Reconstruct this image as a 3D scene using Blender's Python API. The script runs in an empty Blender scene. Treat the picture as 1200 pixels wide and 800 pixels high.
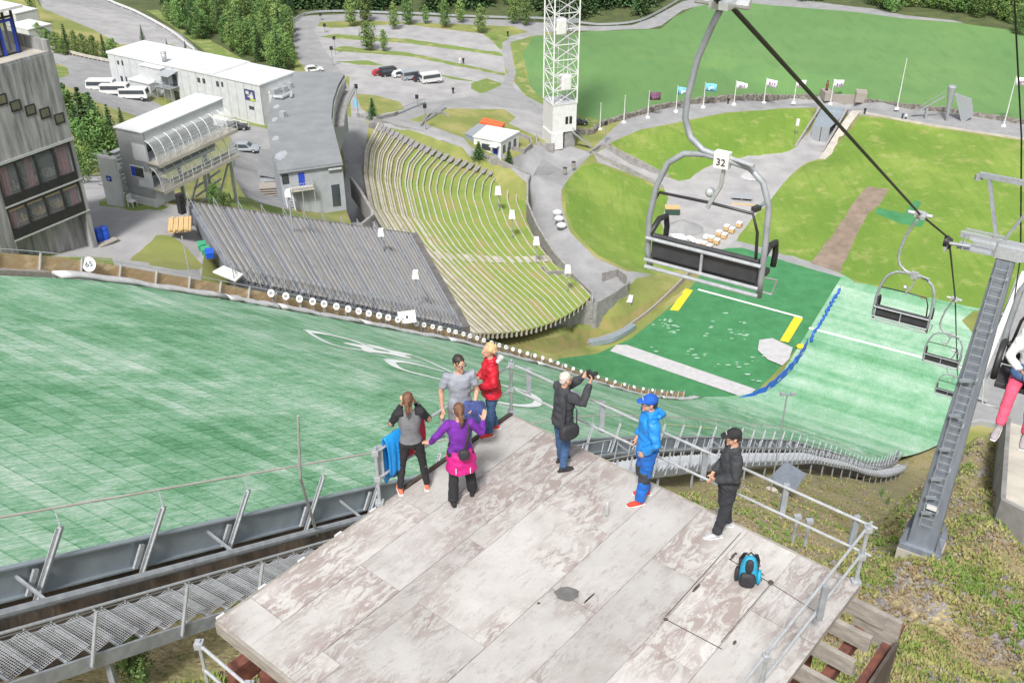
import bpy, bmesh, math, random
from mathutils import Vector, Matrix, noise
from mathutils.geometry import delaunay_2d_cdt
from mathutils.bvhtree import BVHTree
random.seed(7)
R = random.random
def U(a, b): return a + (b - a) * R()
sc = bpy.context.scene
COL = sc.collection
# ------------------------------------------------------------------ camera
F = 1200.0; TH = math.radians(31.3); sT, cT = math.sin(TH), math.cos(TH); H = 80.0
EYE = Vector((0, 0, H))
cam = bpy.data.objects.new('camera', bpy.data.cameras.new('camera')); COL.objects.link(cam)
cam.location = EYE; cam.rotation_euler = (math.pi / 2 - TH, 0, 0)
cam.data.lens = 36; cam.data.sensor_width = 36; cam.data.clip_end = 6000; cam.data.clip_start = .1
sc.camera = cam
def ray(px, py):
    x = (px - 600) / F; y = (py - 400) / F
    return Vector((x, cT - y * sT, -(sT + y * cT)))
def P(px, py, z):
    r = ray(px, py); return EYE + r * ((H - z) / -r.z)
def PT(px, py, t): return EYE + ray(px, py) * t
# ------------------------------------------------------------------ hill frame
A58 = math.radians(58); D2 = Vector((math.cos(A58), math.sin(A58))); N2 = Vector((-D2.y, D2.x)); O2 = Vector((-20.8, 44.3))
SP = [(-90, 101), (-60, 87), (-30, 71.7), (-4.3, 58.7), (0, 56.7), (4.7, 53.8), (10.5, 50.2), (17.7, 45.6), (26.9, 39.6), (33, 35.7), (39, 31.3),
      (48, 25.0), (56.8, 18.4), (65, 12.6), (71, 8.4), (82, 1.5), (90, -3), (98, -6), (106, -7), (1000, -7)]
def zl(S):
    for i in range(len(SP) - 1):
        a, b = SP[i], SP[i + 1]
        if S <= b[0]: return a[1] + (b[1] - a[1]) * (S - a[0]) / (b[0] - a[0])
    return -7.0
def zp(S): return sum(zl(S + k) for k in (-3, -1.5, 0, 1.5, 3)) / 5
def SWxy(S, W): return O2 + D2 * S + N2 * W
def hs(S, W, dz=0.0):
    p = SWxy(S, W); return Vector((p.x, p.y, zp(S) + dz))
def toSW(x, y):
    v = Vector((x, y)) - O2; return v.dot(D2), v.dot(N2)
def onW(px, py, W):
    r = ray(px, py); t = (W + O2.dot(N2)) / (r.x * N2.x + r.y * N2.y); return EYE + r * t
# ------------------------------------------------------------------ materials
MATS = {}
def mat(name, c1, c2=None, sc_=3.0, rough=.8, metal=0.0, bump=0.0, bsc=None, detail=6, c3=None, stretch=(1, 1, 1), lo=.35, hi=.65, alpha=None, emit=None, spec=.5, trans=0, rnd=0):
    m = bpy.data.materials.new(name); m.use_nodes = True; nt = m.node_tree; N = nt.nodes; L = nt.links
    b = N['Principled BSDF']; b.inputs['Roughness'].default_value = rough; b.inputs['Metallic'].default_value = metal
    b.inputs['Specular IOR Level'].default_value = spec
    tc = N.new('ShaderNodeTexCoord'); mp = N.new('ShaderNodeMapping'); mp.inputs['Scale'].default_value = stretch
    L.new(tc.outputs['Object'], mp.inputs['Vector'])
    def rgba(c): return (c[0], c[1], c[2], 1)
    if c2 is None: c2 = tuple(x * .82 for x in c1)
    no = N.new('ShaderNodeTexNoise'); no.inputs['Scale'].default_value = sc_; no.inputs['Detail'].default_value = detail; no.inputs['Roughness'].default_value = .6
    L.new(mp.outputs[0], no.inputs['Vector'])
    rp = N.new('ShaderNodeValToRGB'); e = rp.color_ramp.elements
    e[0].position = lo; e[0].color = rgba(c1); e[1].position = hi; e[1].color = rgba(c2)
    if c3 is not None:
        k = e.new(.5 * (lo + hi)); k.color = rgba(c3)
    L.new(no.outputs['Fac'], rp.inputs['Fac'])
    out = rp.outputs['Color']
    if rnd:
        oi = N.new('ShaderNodeObjectInfo'); hv = N.new('ShaderNodeHueSaturation'); mr = N.new('ShaderNodeMapRange')
        mr.inputs['To Min'].default_value = 1 - rnd; mr.inputs['To Max'].default_value = 1 + rnd
        L.new(oi.outputs['Random'], mr.inputs['Value']); L.new(mr.outputs[0], hv.inputs['Value']); L.new(out, hv.inputs['Color'])
        mr2 = N.new('ShaderNodeMapRange'); mr2.inputs['To Min'].default_value = .5 - rnd * .08; mr2.inputs['To Max'].default_value = .5 + rnd * .05
        wn = N.new('ShaderNodeTexWhiteNoise'); wn.noise_dimensions = '1D'; L.new(oi.outputs['Random'], wn.inputs['W']); L.new(wn.outputs['Value'], mr2.inputs['Value']); L.new(mr2.outputs[0], hv.inputs['Hue'])
        out = hv.outputs['Color']
    L.new(out, b.inputs['Base Color'])
    if bump:
        n2 = N.new('ShaderNodeTexNoise'); n2.inputs['Scale'].default_value = bsc or sc_ * 4; n2.inputs['Detail'].default_value = 5
        L.new(mp.outputs[0], n2.inputs['Vector'])
        bp = N.new('ShaderNodeBump'); bp.inputs['Strength'].default_value = bump; bp.inputs['Distance'].default_value = .05
        L.new(n2.outputs['Fac'], bp.inputs['Height']); L.new(bp.outputs[0], b.inputs['Normal'])
    if alpha is not None: b.inputs['Alpha'].default_value = alpha
    if trans: b.inputs['Transmission Weight'].default_value = trans
    MATS[name] = m; m['out'] = 1
    return m
def nodes_of(m):
    nt = m.node_tree; return nt.nodes, nt.links, nt.nodes['Principled BSDF']
def mixin(m, fac_socket, color, src=None):
    """mix a further colour over what drives Base Color"""
    N, L, b = nodes_of(m); mx = N.new('ShaderNodeMix'); mx.data_type = 'RGBA'
    cur = b.inputs['Base Color'].links[0].from_socket
    L.new(cur, mx.inputs[6]); mx.inputs[7].default_value = (*color, 1); L.new(fac_socket, mx.inputs[0]); L.new(mx.outputs[2], b.inputs['Base Color']); return mx
def ramp(m, sock, a, b_, inv=False):
    N, L, b = nodes_of(m); r = N.new('ShaderNodeMapRange'); r.clamp = True
    r.inputs['From Min'].default_value = a; r.inputs['From Max'].default_value = b_
    if inv: r.inputs['To Min'].default_value = 1; r.inputs['To Max'].default_value = 0
    L.new(sock, r.inputs['Value']); return r.outputs[0]
def noise_s(m, scale, stretch=(1, 1, 1), detail=5, coord='Object', rot=0, rough=.6, dist=0):
    N, L, b = nodes_of(m); tc = N.new('ShaderNodeTexCoord'); mp = N.new('ShaderNodeMapping'); mp.inputs['Scale'].default_value = stretch; mp.inputs['Rotation'].default_value = (0, 0, rot)
    L.new(tc.outputs[coord], mp.inputs['Vector']); n = N.new('ShaderNodeTexNoise'); n.inputs['Scale'].default_value = scale; n.inputs['Detail'].default_value = detail
    n.inputs['Roughness'].default_value = rough; n.inputs['Distortion'].default_value = dist
    L.new(mp.outputs[0], n.inputs['Vector']); return n.outputs['Fac']
def math_s(m, op, a, b_=None):
    N, L, b = nodes_of(m); k = N.new('ShaderNodeMath'); k.operation = op
    for i, v in enumerate((a, b_)):
        if v is None: continue
        if isinstance(v, (int, float)): k.inputs[i].default_value = v
        else: L.new(v, k.inputs[i])
    return k.outputs[0]
# ------------------------------------------------------------------ mesh builder
def rotz(a): return Matrix.Rotation(a, 4, 'Z')
class MB:
    def __init__(s): s.v = []; s.f = []; s.m = []; s.cur = 0
    def add(s, vs, fs, M=None):
        k = len(s.v)
        s.v += [(M @ Vector(p)) if M is not None else Vector(p) for p in vs]
        s.f += [tuple(i + k for i in f) for f in fs]; s.m += [s.cur] * len(fs)
        return s
    def box(s, c, d, M=None):
        x, y, z = c; a, b, e = d[0] / 2, d[1] / 2, d[2] / 2
        vs = [(x + i * a, y + j * b, z + k * e) for k in (-1, 1) for j in (-1, 1) for i in (-1, 1)]
        return s.add(vs, [(0, 2, 3, 1), (4, 5, 7, 6), (0, 1, 5, 4), (2, 6, 7, 3), (0, 4, 6, 2), (1, 3, 7, 5)], M)
    def b2(s, x0, x1, y0, y1, z0, z1, M=None):
        return s.box(((x0 + x1) / 2, (y0 + y1) / 2, (z0 + z1) / 2), (x1 - x0, y1 - y0, z1 - z0), M)
    def bar(s, a, b, w, h=None, up=(0, 0, 1), M=None):
        a = Vector(a); b = Vector(b); h = h or w; d = b - a
        if d.length < 1e-6: return s
        d.normalize(); u = Vector(up)
        if abs(d.dot(u)) > .98: u = Vector((1, 0, 0))
        x = d.cross(u).normalized(); z = x.cross(d).normalized()
        vs = [p + x * i * w / 2 + z * k * h / 2 for p in (a, b) for k in (-1, 1) for i in (-1, 1)]
        return s.add(vs, [(0, 1, 3, 2), (4, 6, 7, 5), (0, 4, 5, 1), (2, 3, 7, 6), (0, 2, 6, 4), (1, 5, 7, 3)], M)
    def tube(s, pts, r, seg=8, M=None, caps=True, side=None, round_=False):
        pts = [Vector(p) for p in pts]; n = len(pts)
        rr = r if isinstance(r, (list, tuple)) else [r] * n
        rr = [(q, q) if isinstance(q, (int, float)) else q for q in rr]
        if round_:
            d0 = (pts[0] - pts[1]).normalized(); d1 = (pts[-1] - pts[-2]).normalized(); a, b = rr[0], rr[-1]
            k0 = min(a); k1 = min(b)
            pts = [pts[0] + d0 * k0 * .9, pts[0] + d0 * k0 * .6] + pts + [pts[-1] + d1 * k1 * .6, pts[-1] + d1 * k1 * .9]
            rr = [(a[0] * .4, a[1] * .4), (a[0] * .8, a[1] * .8)] + rr + [(b[0] * .8, b[1] * .8), (b[0] * .4, b[1] * .4)]
            n = len(pts)
        vs = []; prev = Vector(side) if side is not None else None
        for i, p in enumerate(pts):
            d = (pts[min(i + 1, n - 1)] - pts[max(i - 1, 0)])
            if d.length < 1e-9: d = Vector((0, 0, 1))
            d.normalize()
            if prev is None:
                prev = Vector((1, 0, 0)) if abs(d.x) < .9 else Vector((0, 1, 0))
            x = prev - d * prev.dot(d)
            if x.length < 1e-4: x = Vector((0, 1, 0)) - d * d.y
            x.normalize(); prev = x; y = d.cross(x)
            for k in range(seg):
                a = 2 * math.pi * k / seg
                vs.append(p + x * math.cos(a) * rr[i][0] + y * math.sin(a) * rr[i][1])
        fs = [(i * seg + k, i * seg + (k + 1) % seg, (i + 1) * seg + (k + 1) % seg, (i + 1) * seg + k) for i in range(n - 1) for k in range(seg)]
        if caps: fs += [tuple(range(seg))[::-1], tuple((n - 1) * seg + k for k in range(seg))]
        return s.add(vs, fs, M)
    def ell(s, c, r, seg=12, rings=8, M=None, R3=None):
        vs = []; c = Vector(c)
        for i in range(rings + 1):
            th = math.pi * i / rings
            for k in range(seg):
                a = 2 * math.pi * k / seg
                q = Vector((r[0] * math.sin(th) * math.cos(a), r[1] * math.sin(th) * math.sin(a), r[2] * math.cos(th)))
                if R3: q = R3 @ q
                vs.append(c + q)
        fs = [(i * seg + k, (i + 1) * seg + k, (i + 1) * seg + (k + 1) % seg, i * seg + (k + 1) % seg) for i in range(rings) for k in range(seg)]
        return s.add(vs, fs, M)
    def prism(s, poly, z0, z1, M=None):
        n = len(poly); a = sum(poly[i][0] * poly[(i + 1) % n][1] - poly[(i + 1) % n][0] * poly[i][1] for i in range(n))
        if a < 0: poly = poly[::-1]
        g = lambda z, i: z[i] if isinstance(z, (list, tuple)) else z
        vs = [(p[0], p[1], g(z0, i)) for i, p in enumerate(poly)] + [(p[0], p[1], g(z1, i)) for i, p in enumerate(poly)]
        fs = [tuple(range(n))[::-1], tuple(range(n, 2 * n))] + [(i, (i + 1) % n, n + (i + 1) % n, n + i) for i in range(n)]
        return s.add(vs, fs, M)
    def wall(s, pts, th, zt, zb):
        """pts: xyz or xy; vertical strip with thickness; zt, zb: offsets when z given"""
        pts = [Vector(p) for p in pts]; n = len(pts)
        vs = []
        for i, p in enumerate(pts):
            d = (pts[min(i + 1, n - 1)] - pts[max(i - 1, 0)]); q = Vector((-d.y, d.x, 0)).normalized() * th / 2
            zz = p.z
            T = zt[i] if isinstance(zt, (list, tuple)) else zt; B = zb[i] if isinstance(zb, (list, tuple)) else zb
            for sg in (-1, 1):
                vs.append((p.x + q.x * sg, p.y + q.y * sg, zz + B)); vs.append((p.x + q.x * sg, p.y + q.y * sg, zz + T))
        fs = []
        for i in range(n - 1):
            a = i * 4; b = a + 4
            fs += [(a, b, b + 1, a + 1), (a + 2, a + 3, b + 3, b + 2), (a + 1, b + 1, b + 3, a + 3), (a, a + 2, b + 2, b)]
        fs += [(0, 1, 3, 2), (4 * n - 4, 4 * n - 2, 4 * n - 1, 4 * n - 3)]
        return s.add(vs, fs)
    def mesh(s, name, smooth=False):
        me = bpy.data.meshes.new(name); me.from_pydata([tuple(p) for p in s.v], [], s.f)
        for p, mi in zip(me.polygons, s.m): p.material_index = mi; p.use_smooth = smooth
        me.update(); return me
def fixn(me):
    bm = bmesh.new(); bm.from_mesh(me); bmesh.ops.recalc_face_normals(bm, faces=bm.faces); bm.to_mesh(me); bm.free()
def part(mb, name, m, parent=None, local=False, smooth=False, label=None, bevel=0, norm=True):
    me = mb.mesh(name, smooth)
    if parent is not None and not local:
        me.transform(WM(parent).inverted())
    if norm: fixn(me)
    for q in (m if isinstance(m, (list, tuple)) else [m]): me.materials.append(q)
    o = bpy.data.objects.new(name, me); COL.objects.link(o)
    if parent is not None: o.parent = parent
    if label: o['label'] = label
    if bevel:
        bv = o.modifiers.new('bevel', 'BEVEL'); bv.width = bevel; bv.segments = 2; bv.limit_method = 'ANGLE'
    return o
def WM(o):
    M = Matrix.Translation(o.location) @ rotz(o.rotation_euler.z) if o.type == 'EMPTY' else Matrix.Identity(4)
    return (WM(o.parent) @ M) if o.parent is not None else M
def thing(name, label, cat, loc=(0, 0, 0), rz=0, group=None):
    o = bpy.data.objects.new(name, None); COL.objects.link(o); o.location = loc; o.rotation_euler = (0, 0, rz)
    o.empty_display_size = .3
    o['label'] = label; o['category'] = cat
    if group: o['group'] = group
    return o
def solo(mb, name, label, cat, m, loc=None, group=None, **k):
    """a thing that is one mesh"""
    if loc is None:
        n = max(1, len(mb.v)); loc = Vector((sum(p.x for p in mb.v) / n, sum(p.y for p in mb.v) / n, min(p.z for p in mb.v)))
    loc = Vector(loc)
    mb.v = [p - loc for p in mb.v]
    o = part(mb, name, m, None, True, **k); o.location = loc
    o['label'] = label; o['category'] = cat
    if group: o['group'] = group
    return o
def struct(o): o['kind'] = 'structure'; return o
def dup(root, loc=None, rz=None, label=None, scale=None, group=None):
    def cp(o, par):
        c = o.copy(); COL.objects.link(c)
        if par is not None: c.parent = par
        for ch in list(KIDS.get(o.name, [])) : cp(ch, c)
        return c
    r = cp(root, None)
    if loc is not None: r.location = loc
    if rz is not None: r.rotation_euler = (0, 0, rz)
    if scale is not None: r.scale = scale if isinstance(scale, (tuple, list)) else (scale,) * 3
    if label: r['label'] = label
    if group: r['group'] = group
    return r
KIDS = {}
def index(root):
    ch = [o for o in COL.objects if o.parent == root]
    KIDS[root.name] = ch
    for c in ch: index(c)
def text(body, size, M, m, parent, name='lettering', ext=.002):
    cu = bpy.data.curves.new(name, 'FONT'); cu.body = body; cu.size = size; cu.align_x = 'CENTER'; cu.align_y = 'CENTER'; cu.extrude = ext; cu.resolution_u = 3
    t = bpy.data.objects.new(name, cu); COL.objects.link(t)
    dg = bpy.context.evaluated_depsgraph_get(); me = bpy.data.meshes.new_from_object(t.evaluated_get(dg)); bpy.data.objects.remove(t)
    me.transform(M)
    if parent is not None: me.transform(WM(parent).inverted())
    me.materials.clear(); me.materials.append(m)
    o = bpy.data.objects.new(name, me); COL.objects.link(o)
    if parent is not None: o.parent = parent
    return o
def pip(x, y, poly):
    c = False; n = len(poly); j = n - 1
    for i in range(n):
        xi, yi = poly[i][0], poly[i][1]; xj, yj = poly[j][0], poly[j][1]
        if (yi > y) != (yj > y) and x < (xj - xi) * (y - yi) / (yj - yi) + xi: c = not c
        j = i
    return c
def lerp(a, b, t): return a + (b - a) * t
def polyline(pts, n):
    """resample to n+1 points by length, Catmull-Rom smooth"""
    pts = [Vector(p) for p in pts]; out = []
    m = len(pts)
    for i in range(m - 1):
        p0 = pts[max(i - 1, 0)]; p1 = pts[i]; p2 = pts[i + 1]; p3 = pts[min(i + 2, m - 1)]
        for k in range(12):
            t = k / 12
            out.append(.5 * ((2 * p1) + (p2 - p0) * t + (2 * p0 - 5 * p1 + 4 * p2 - p3) * t * t + (3 * p1 - p0 - 3 * p2 + p3) * t ** 3))
    out.append(pts[-1]); Ls = [0]
    for a, b in zip(out, out[1:]): Ls.append(Ls[-1] + (b - a).length)
    res = []; j = 0
    for k in range(n + 1):
        q = Ls[-1] * k / n
        while j < len(Ls) - 2 and Ls[j + 1] < q: j += 1
        t = (q - Ls[j]) / max(1e-9, Ls[j + 1] - Ls[j]); res.append(out[j].lerp(out[j + 1], t))
    return res
M_conc = mat('concrete', (.30, .29, .28), (.20, .195, .19), 1.2, .85, bump=.2)
M_towerc = mat('board_marked_concrete', (.35, .35, .35), (.13, .135, .14), 1.6, .85, stretch=(2.2, 2.2, .22), lo=.36, hi=.66, bump=.3, detail=9)
M_wet = mat('stained_concrete', (.16, .125, .10), (.045, .04, .038), 1.3, .8, stretch=(1.6, 1.6, .35), bump=.5)
M_galv = mat('galvanised_steel', (.44, .46, .48), (.32, .34, .36), 14, .5, .3, lo=.3, hi=.7)
M_galvd = mat('dull_galvanised_steel', (.36, .385, .41), (.27, .29, .315), 5, .6, .3)
M_plate = mat('blue_grey_steel_plate', (.33, .38, .42), (.27, .315, .35), 1.5, .5, .35, bump=.05)
M_pyl = mat('grey_blue_painted_steel', (.24, .27, .315), (.18, .205, .245), 2.2, .45, .2, stretch=(2, 2, .4))
M_alum = mat('bright_tube', (.62, .64, .66), (.5, .52, .54), 9, .35, .5)
M_rust = mat('rusty_steel', (.20, .07, .045), (.09, .035, .03), 8, .8)
M_black = mat('black_rubber', (.02, .02, .022), (.03, .03, .032), 6, .5)
M_cable = mat('steel_cable', (.045, .045, .045), (.02, .02, .02), 40, .5, .5)
M_white = mat('white_paint', (.66, .66, .655), (.56, .57, .57), 1.5, .5)
M_roofw = mat('white_roof_sheet', (.62, .635, .65), (.52, .535, .55), .5, .5)
M_clad = mat('pale_cladding', (.50, .515, .53), (.42, .435, .45), .8, .6)
M_boothc = mat('grey_cladding', (.56, .58, .61), (.47, .49, .52), .8, .55)
M_roofg = mat('grey_roof_felt', (.22, .232, .24), (.18, .19, .20), .35, .8)
M_wallg = mat('light_blue_grey_wall', (.33, .355, .38), (.28, .30, .325), .7, .7)
M_glassd = mat('dark_window_glass', (.035, .045, .055), (.06, .07, .08), .6, .08, spec=.8)
M_room = mat('interior_seen_through_glass', (.20, .15, .12), (.03, .03, .03), 1.1, .15, lo=.3, hi=.6, c3=(.10, .085, .07))
M_curt = mat('red_curtain', (.35, .07, .09), (.16, .04, .07), 5, .8, stretch=(3, 3, .3))
M_blue = mat('blue_door_paint', (.02, .06, .45), (.02, .05, .38), 3, .5)
M_frame = mat('black_frame', (.018, .018, .02), (.03, .03, .032), 3, .4)
M_wood = mat('tan_boards', (.60, .47, .29), (.46, .37, .24), .9, .8, stretch=(1, 1, 3), bump=.1, c3=(.42, .29, .15))
M_plank = mat('grey_weathered_timber', (.34, .31, .27), (.22, .2, .18), 5, .85, stretch=(1, 1, 4), bump=.2)
M_pad = mat('white_padding', (.56, .555, .56), (.43, .43, .45), 2.5, .6, bump=.25, bsc=5)
M_bench = mat('bench_timber', (.44, .40, .33), (.33, .30, .25), .6, .85)
M_benchl = mat('bench_edge', (.47, .44, .38), (.35, .33, .29), .6, .85)
M_orange = mat('orange_container', (.72, .14, .04), (.6, .11, .03), 2, .5)
M_pallet = mat('pine_pallet', (.62, .44, .22), (.45, .3, .14), 8, .8)
M_bin = mat('blue_plastic', (.01, .09, .55), (.01, .07, .45), 3, .4)
M_greenp = mat('green_plastic', (.05, .32, .16), (.04, .25, .12), 3, .45)
M_glass = mat('clear_glazing', (.5, .55, .58), None, 3, .06, alpha=.14, spec=.5)
M_stone = mat('field_stone', (.26, .24, .21), (.10, .09, .08), 1.6, .9, bump=.6, lo=.4, hi=.6)
M_asph = mat('asphalt', (.285, .285, .29), (.22, .225, .23), .35, .9, bump=.15, bsc=6, detail=10)
M_gravel = mat('gravel', (.35, .345, .345), (.26, .26, .265), .25, .95, bump=.4, bsc=7, detail=12)
M_dconc = mat('dark_concrete', (.15, .145, .14), (.09, .088, .085), 1.2, .85, bump=.2)
# grass of several kinds
M_lawn = mat('mown_lawn', (.11, .20, .024), (.205, .285, .052), .06, .95, bump=.4, bsc=3, detail=9, c3=(.14, .225, .03))
n_ = noise_s(M_lawn, .35, detail=8); mixin(M_lawn, math_s(M_lawn, 'MULTIPLY', ramp(M_lawn, n_, .55, .72), .6), (.36, .35, .14))
n_ = noise_s(M_lawn, .9, stretch=(1, .12, 1), rot=.3, detail=4); mixin(M_lawn, math_s(M_lawn, 'MULTIPLY', ramp(M_lawn, n_, .5, .68), .45), (.085, .17, .015))
M_field = mat('crop_field', (.11, .21, .065), (.155, .265, .085), .015, .95, detail=10, c3=(.11, .22, .072))
def rows(m, ang, period, col, amt, warp=2.0):
    N, L, b = nodes_of(m); tc = N.new('ShaderNodeTexCoord'); mp = N.new('ShaderNodeMapping'); mp.inputs['Rotation'].default_value = (0, 0, ang)
    L.new(tc.outputs['Object'], mp.inputs['Vector']); w = N.new('ShaderNodeTexWave'); w.inputs['Scale'].default_value = 6.283 / period / 20 * 3.18 / 1
    w.inputs['Distortion'].default_value = warp; w.inputs['Detail Scale'].default_value = .4; L.new(mp.outputs[0], w.inputs['Vector'])
    mixin(m, math_s(m, 'MULTIPLY', ramp(m, w.outputs['Fac'], .45, .9), amt), col)
rows(M_field, .95, 2.4, (.055, .14, .045), .35, 1.5)
rows(M_field, .35, 2.1, (.05, .14, .04), .16, 1.5)
rows(M_field, .55, 17, (.12, .25, .075), .10, 6)
n_ = noise_s(M_field, .35, stretch=(1, .25, 1), rot=.9, detail=8); mixin(M_field, math_s(M_field, 'MULTIPLY', ramp(M_field, n_, .5, .7), .35), (.055, .14, .04))
rows(M_lawn, 1.25, 2.2, (.10, .18, .02), .3, 1.2)
n_ = noise_s(M_lawn, .09, detail=8, rough=.7); mixin(M_lawn, math_s(M_lawn, 'MULTIPLY', ramp(M_lawn, n_, .56, .66), .5), (.33, .30, .12))
n_ = noise_s(M_lawn, 2.5, detail=8, rough=.8); mixin(M_lawn, math_s(M_lawn, 'MULTIPLY', ramp(M_lawn, n_, .5, .62), .3), (.07, .13, .015))
n_ = noise_s(M_field, .02, detail=3); mixin(M_field, math_s(M_field, 'MULTIPLY', ramp(M_field, n_, .62, .74), .35), (.22, .31, .07))
M_rough = mat('rough_grass', (.16, .19, .05), (.28, .26, .10), .12, .95, bump=.5, bsc=3, detail=10, c3=(.20, .22, .06), lo=.38, hi=.62)
M_verge = mat('weedy_verge', (.15, .21, .05), (.27, .27, .11), .3, .95, bump=.5, bsc=3, detail=10, c3=(.13, .19, .04), lo=.38, hi=.62)
M_forestfloor = mat('forest_floor', (.05, .07, .025), (.09, .11, .035), .3, .95)
M_scrub = mat('scrubby_slope', (.15, .125, .07), (.27, .215, .15), .55, .95, bump=.9, bsc=5, detail=12, c3=(.25, .235, .095), lo=.34, hi=.64)
n_ = noise_s(M_scrub, 7, detail=9, rough=.75); mixin(M_scrub, ramp(M_scrub, n_, .47, .58), (.42, .34, .19))
n_ = noise_s(M_scrub, 11, detail=9, rough=.75); mixin(M_scrub, ramp(M_scrub, n_, .55, .62), (.045, .036, .028))
n_ = noise_s(M_scrub, .45, detail=6); mixin(M_scrub, math_s(M_scrub, 'MULTIPLY', ramp(M_scrub, n_, .52, .66), .6), (.15, .19, .04))
M_bank = mat('dry_bank', (.24, .185, .08), (.15, .17, .045), .35, .95, bump=.6, bsc=4, detail=10, c3=(.20, .19, .06))
M_dirt = mat('bare_soil', (.25, .19, .15), (.17, .135, .1), .5, .95, bump=.3)
M_carpet = mat('green_carpet', (.034, .165, .06), (.052, .21, .082), .5, .9, bump=.2, bsc=6, detail=8)
M_blotch = mat('pale_concrete_strip', (.46, .45, .46), (.38, .38, .39), 1, .9)
M_bark = mat('bark', (.12, .09, .07), (.2, .17, .14), 6, .9)
def leafmat(name, a, b_, c):
    m = mat(name, a, b_, .9, .7, detail=3, c3=c, rnd=.28, spec=.25, lo=.35, hi=.65)
    return m
M_leafc = leafmat('spruce_needles', (.042, .088, .036), (.085, .145, .055), (.058, .115, .043))
M_leafb = leafmat('birch_leaves', (.10, .18, .055), (.18, .27, .08), (.13, .22, .065))
M_leafd = leafmat('dark_broad_leaves', (.075, .155, .045), (.16, .25, .075), (.11, .195, .055))
M_leaft = leafmat('tufts', (.14, .20, .04), (.38, .33, .16), (.27, .28, .08))
M_rock = mat('rubble', (.33, .31, .30), (.17, .155, .15), 6, .9, rnd=.3)
# plastic mats of the jump: u = S, v = W in metres
def hillmat(name, light):
    m = bpy.data.materials.new(name); m.use_nodes = True; N, L, b = nodes_of(m); b.inputs['Roughness'].default_value = .75
    uv = N.new('ShaderNodeUVMap'); uv.uv_map = 'sw'
    sep = N.new('ShaderNodeSeparateXYZ'); L.new(uv.outputs[0], sep.inputs[0])
    def nz(scale, st, detail=6, rough=.65, dist=0):
        mp = N.new('ShaderNodeMapping'); mp.inputs['Scale'].default_value = st; L.new(uv.outputs[0], mp.inputs['Vector'])
        n = N.new('ShaderNodeTexNoise'); n.inputs['Scale'].default_value = scale; n.inputs['Detail'].default_value = detail; n.inputs['Roughness'].default_value = rough; n.inputs['Distortion'].default_value = dist
        L.new(mp.outputs[0], n.inputs['Vector']); return n.outputs['Fac']
    streak = nz(1.0, (1.1, 7, 1), 9, .78)
    big = nz(.13, (1, 1.6, 1), 5, .6, .6)
    mid = nz(.6, (1, 1.3, 1), 6)
    # one tone per mat row
    fl = math_s(m, 'FLOOR', math_s(m, 'MULTIPLY', sep.outputs[0], 1 / .62)); wn = N.new('ShaderNodeTexWhiteNoise'); wn.noise_dimensions = '1D'; L.new(fl, wn.inputs['W'])
    s = math_s(m, 'ADD', math_s(m, 'MULTIPLY', streak, .6 if light else 1.15), math_s(m, 'MULTIPLY', big, .35 if light else .85)); s = math_s(m, 'ADD', s, math_s(m, 'MULTIPLY', mid, .3 if light else .5))
    s = math_s(m, 'ADD', s, math_s(m, 'MULTIPLY', wn.outputs['Value'], .10 if not light else .05))
    if light:
        bn = nz(.16, (1, .04, 1), 3, .6); s = math_s(m, 'ADD', s, math_s(m, 'MULTIPLY', bn, .9)); s = math_s(m, 'ADD', s, -.33)
    # tiles within each row: own tone and a dark overlap
    row2 = math_s(m, 'MULTIPLY', wn.outputs['Value'], 7.3); tl = math_s(m, 'ADD', math_s(m, 'MULTIPLY', sep.outputs[1], 1 / 1.3), row2)
    cb_ = N.new('ShaderNodeCombineXYZ'); L.new(math_s(m, 'FLOOR', tl), cb_.inputs[0]); L.new(fl, cb_.inputs[1]); w2 = N.new('ShaderNodeTexWhiteNoise'); w2.noise_dimensions = '2D'; L.new(cb_.outputs[0], w2.inputs['Vector'])
    s = math_s(m, 'ADD', s, math_s(m, 'MULTIPLY', w2.outputs['Value'], .09 if not light else .04)); s = math_s(m, 'SUBTRACT', s, math_s(m, 'MULTIPLY', ramp(m, math_s(m, 'FRACT', tl), 0, .05, inv=True), .10))
    bris = nz(6.0, (1.0, 4.5, 1), 8, .85); s = math_s(m, 'ADD', s, math_s(m, 'MULTIPLY', math_s(m, 'SUBTRACT', bris, .5), 1.5 if not light else .5))
    fr = math_s(m, 'FRACT', math_s(m, 'MULTIPLY', sep.outputs[0], 1 / .62)); gap = ramp(m, fr, .0, .13, inv=True)
    gg = nz(.8, (1, 1, 1), 4); gap = math_s(m, 'MULTIPLY', gap, ramp(m, gg, .3, .5))
    s = math_s(m, 'SUBTRACT', s, math_s(m, 'MULTIPLY', gap, .24))
    rp = N.new('ShaderNodeValToRGB'); e = rp.color_ramp.elements
    e[0].position = .16; e[0].color = (.035, .15, .055, 1); e[1].position = .93; e[1].color = (.58, .66, .60, 1)
    for p, c in ((.32, (.075, .25, .11)), (.5, (.165, .36, .21)), (.7, (.35, .50, .385))): q = e.new(p); q.color = (*c, 1)
    L.new(ramp(m, s, .82, 1.80) if not light else ramp(m, s, .17, 1.25), rp.inputs['Fac']); L.new(rp.outputs[0], b.inputs['Base Color'])
    bp = N.new('ShaderNodeBump'); bp.inputs['Strength'].default_value = .35; bp.inputs['Distance'].default_value = .05; L.new(streak, bp.inputs['Height']); L.new(bp.outputs[0], b.inputs['Normal'])
    return m
M_hill = hillmat('jump_mats', False)
M_outrun = hillmat('worn_jump_mats', True)
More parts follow.
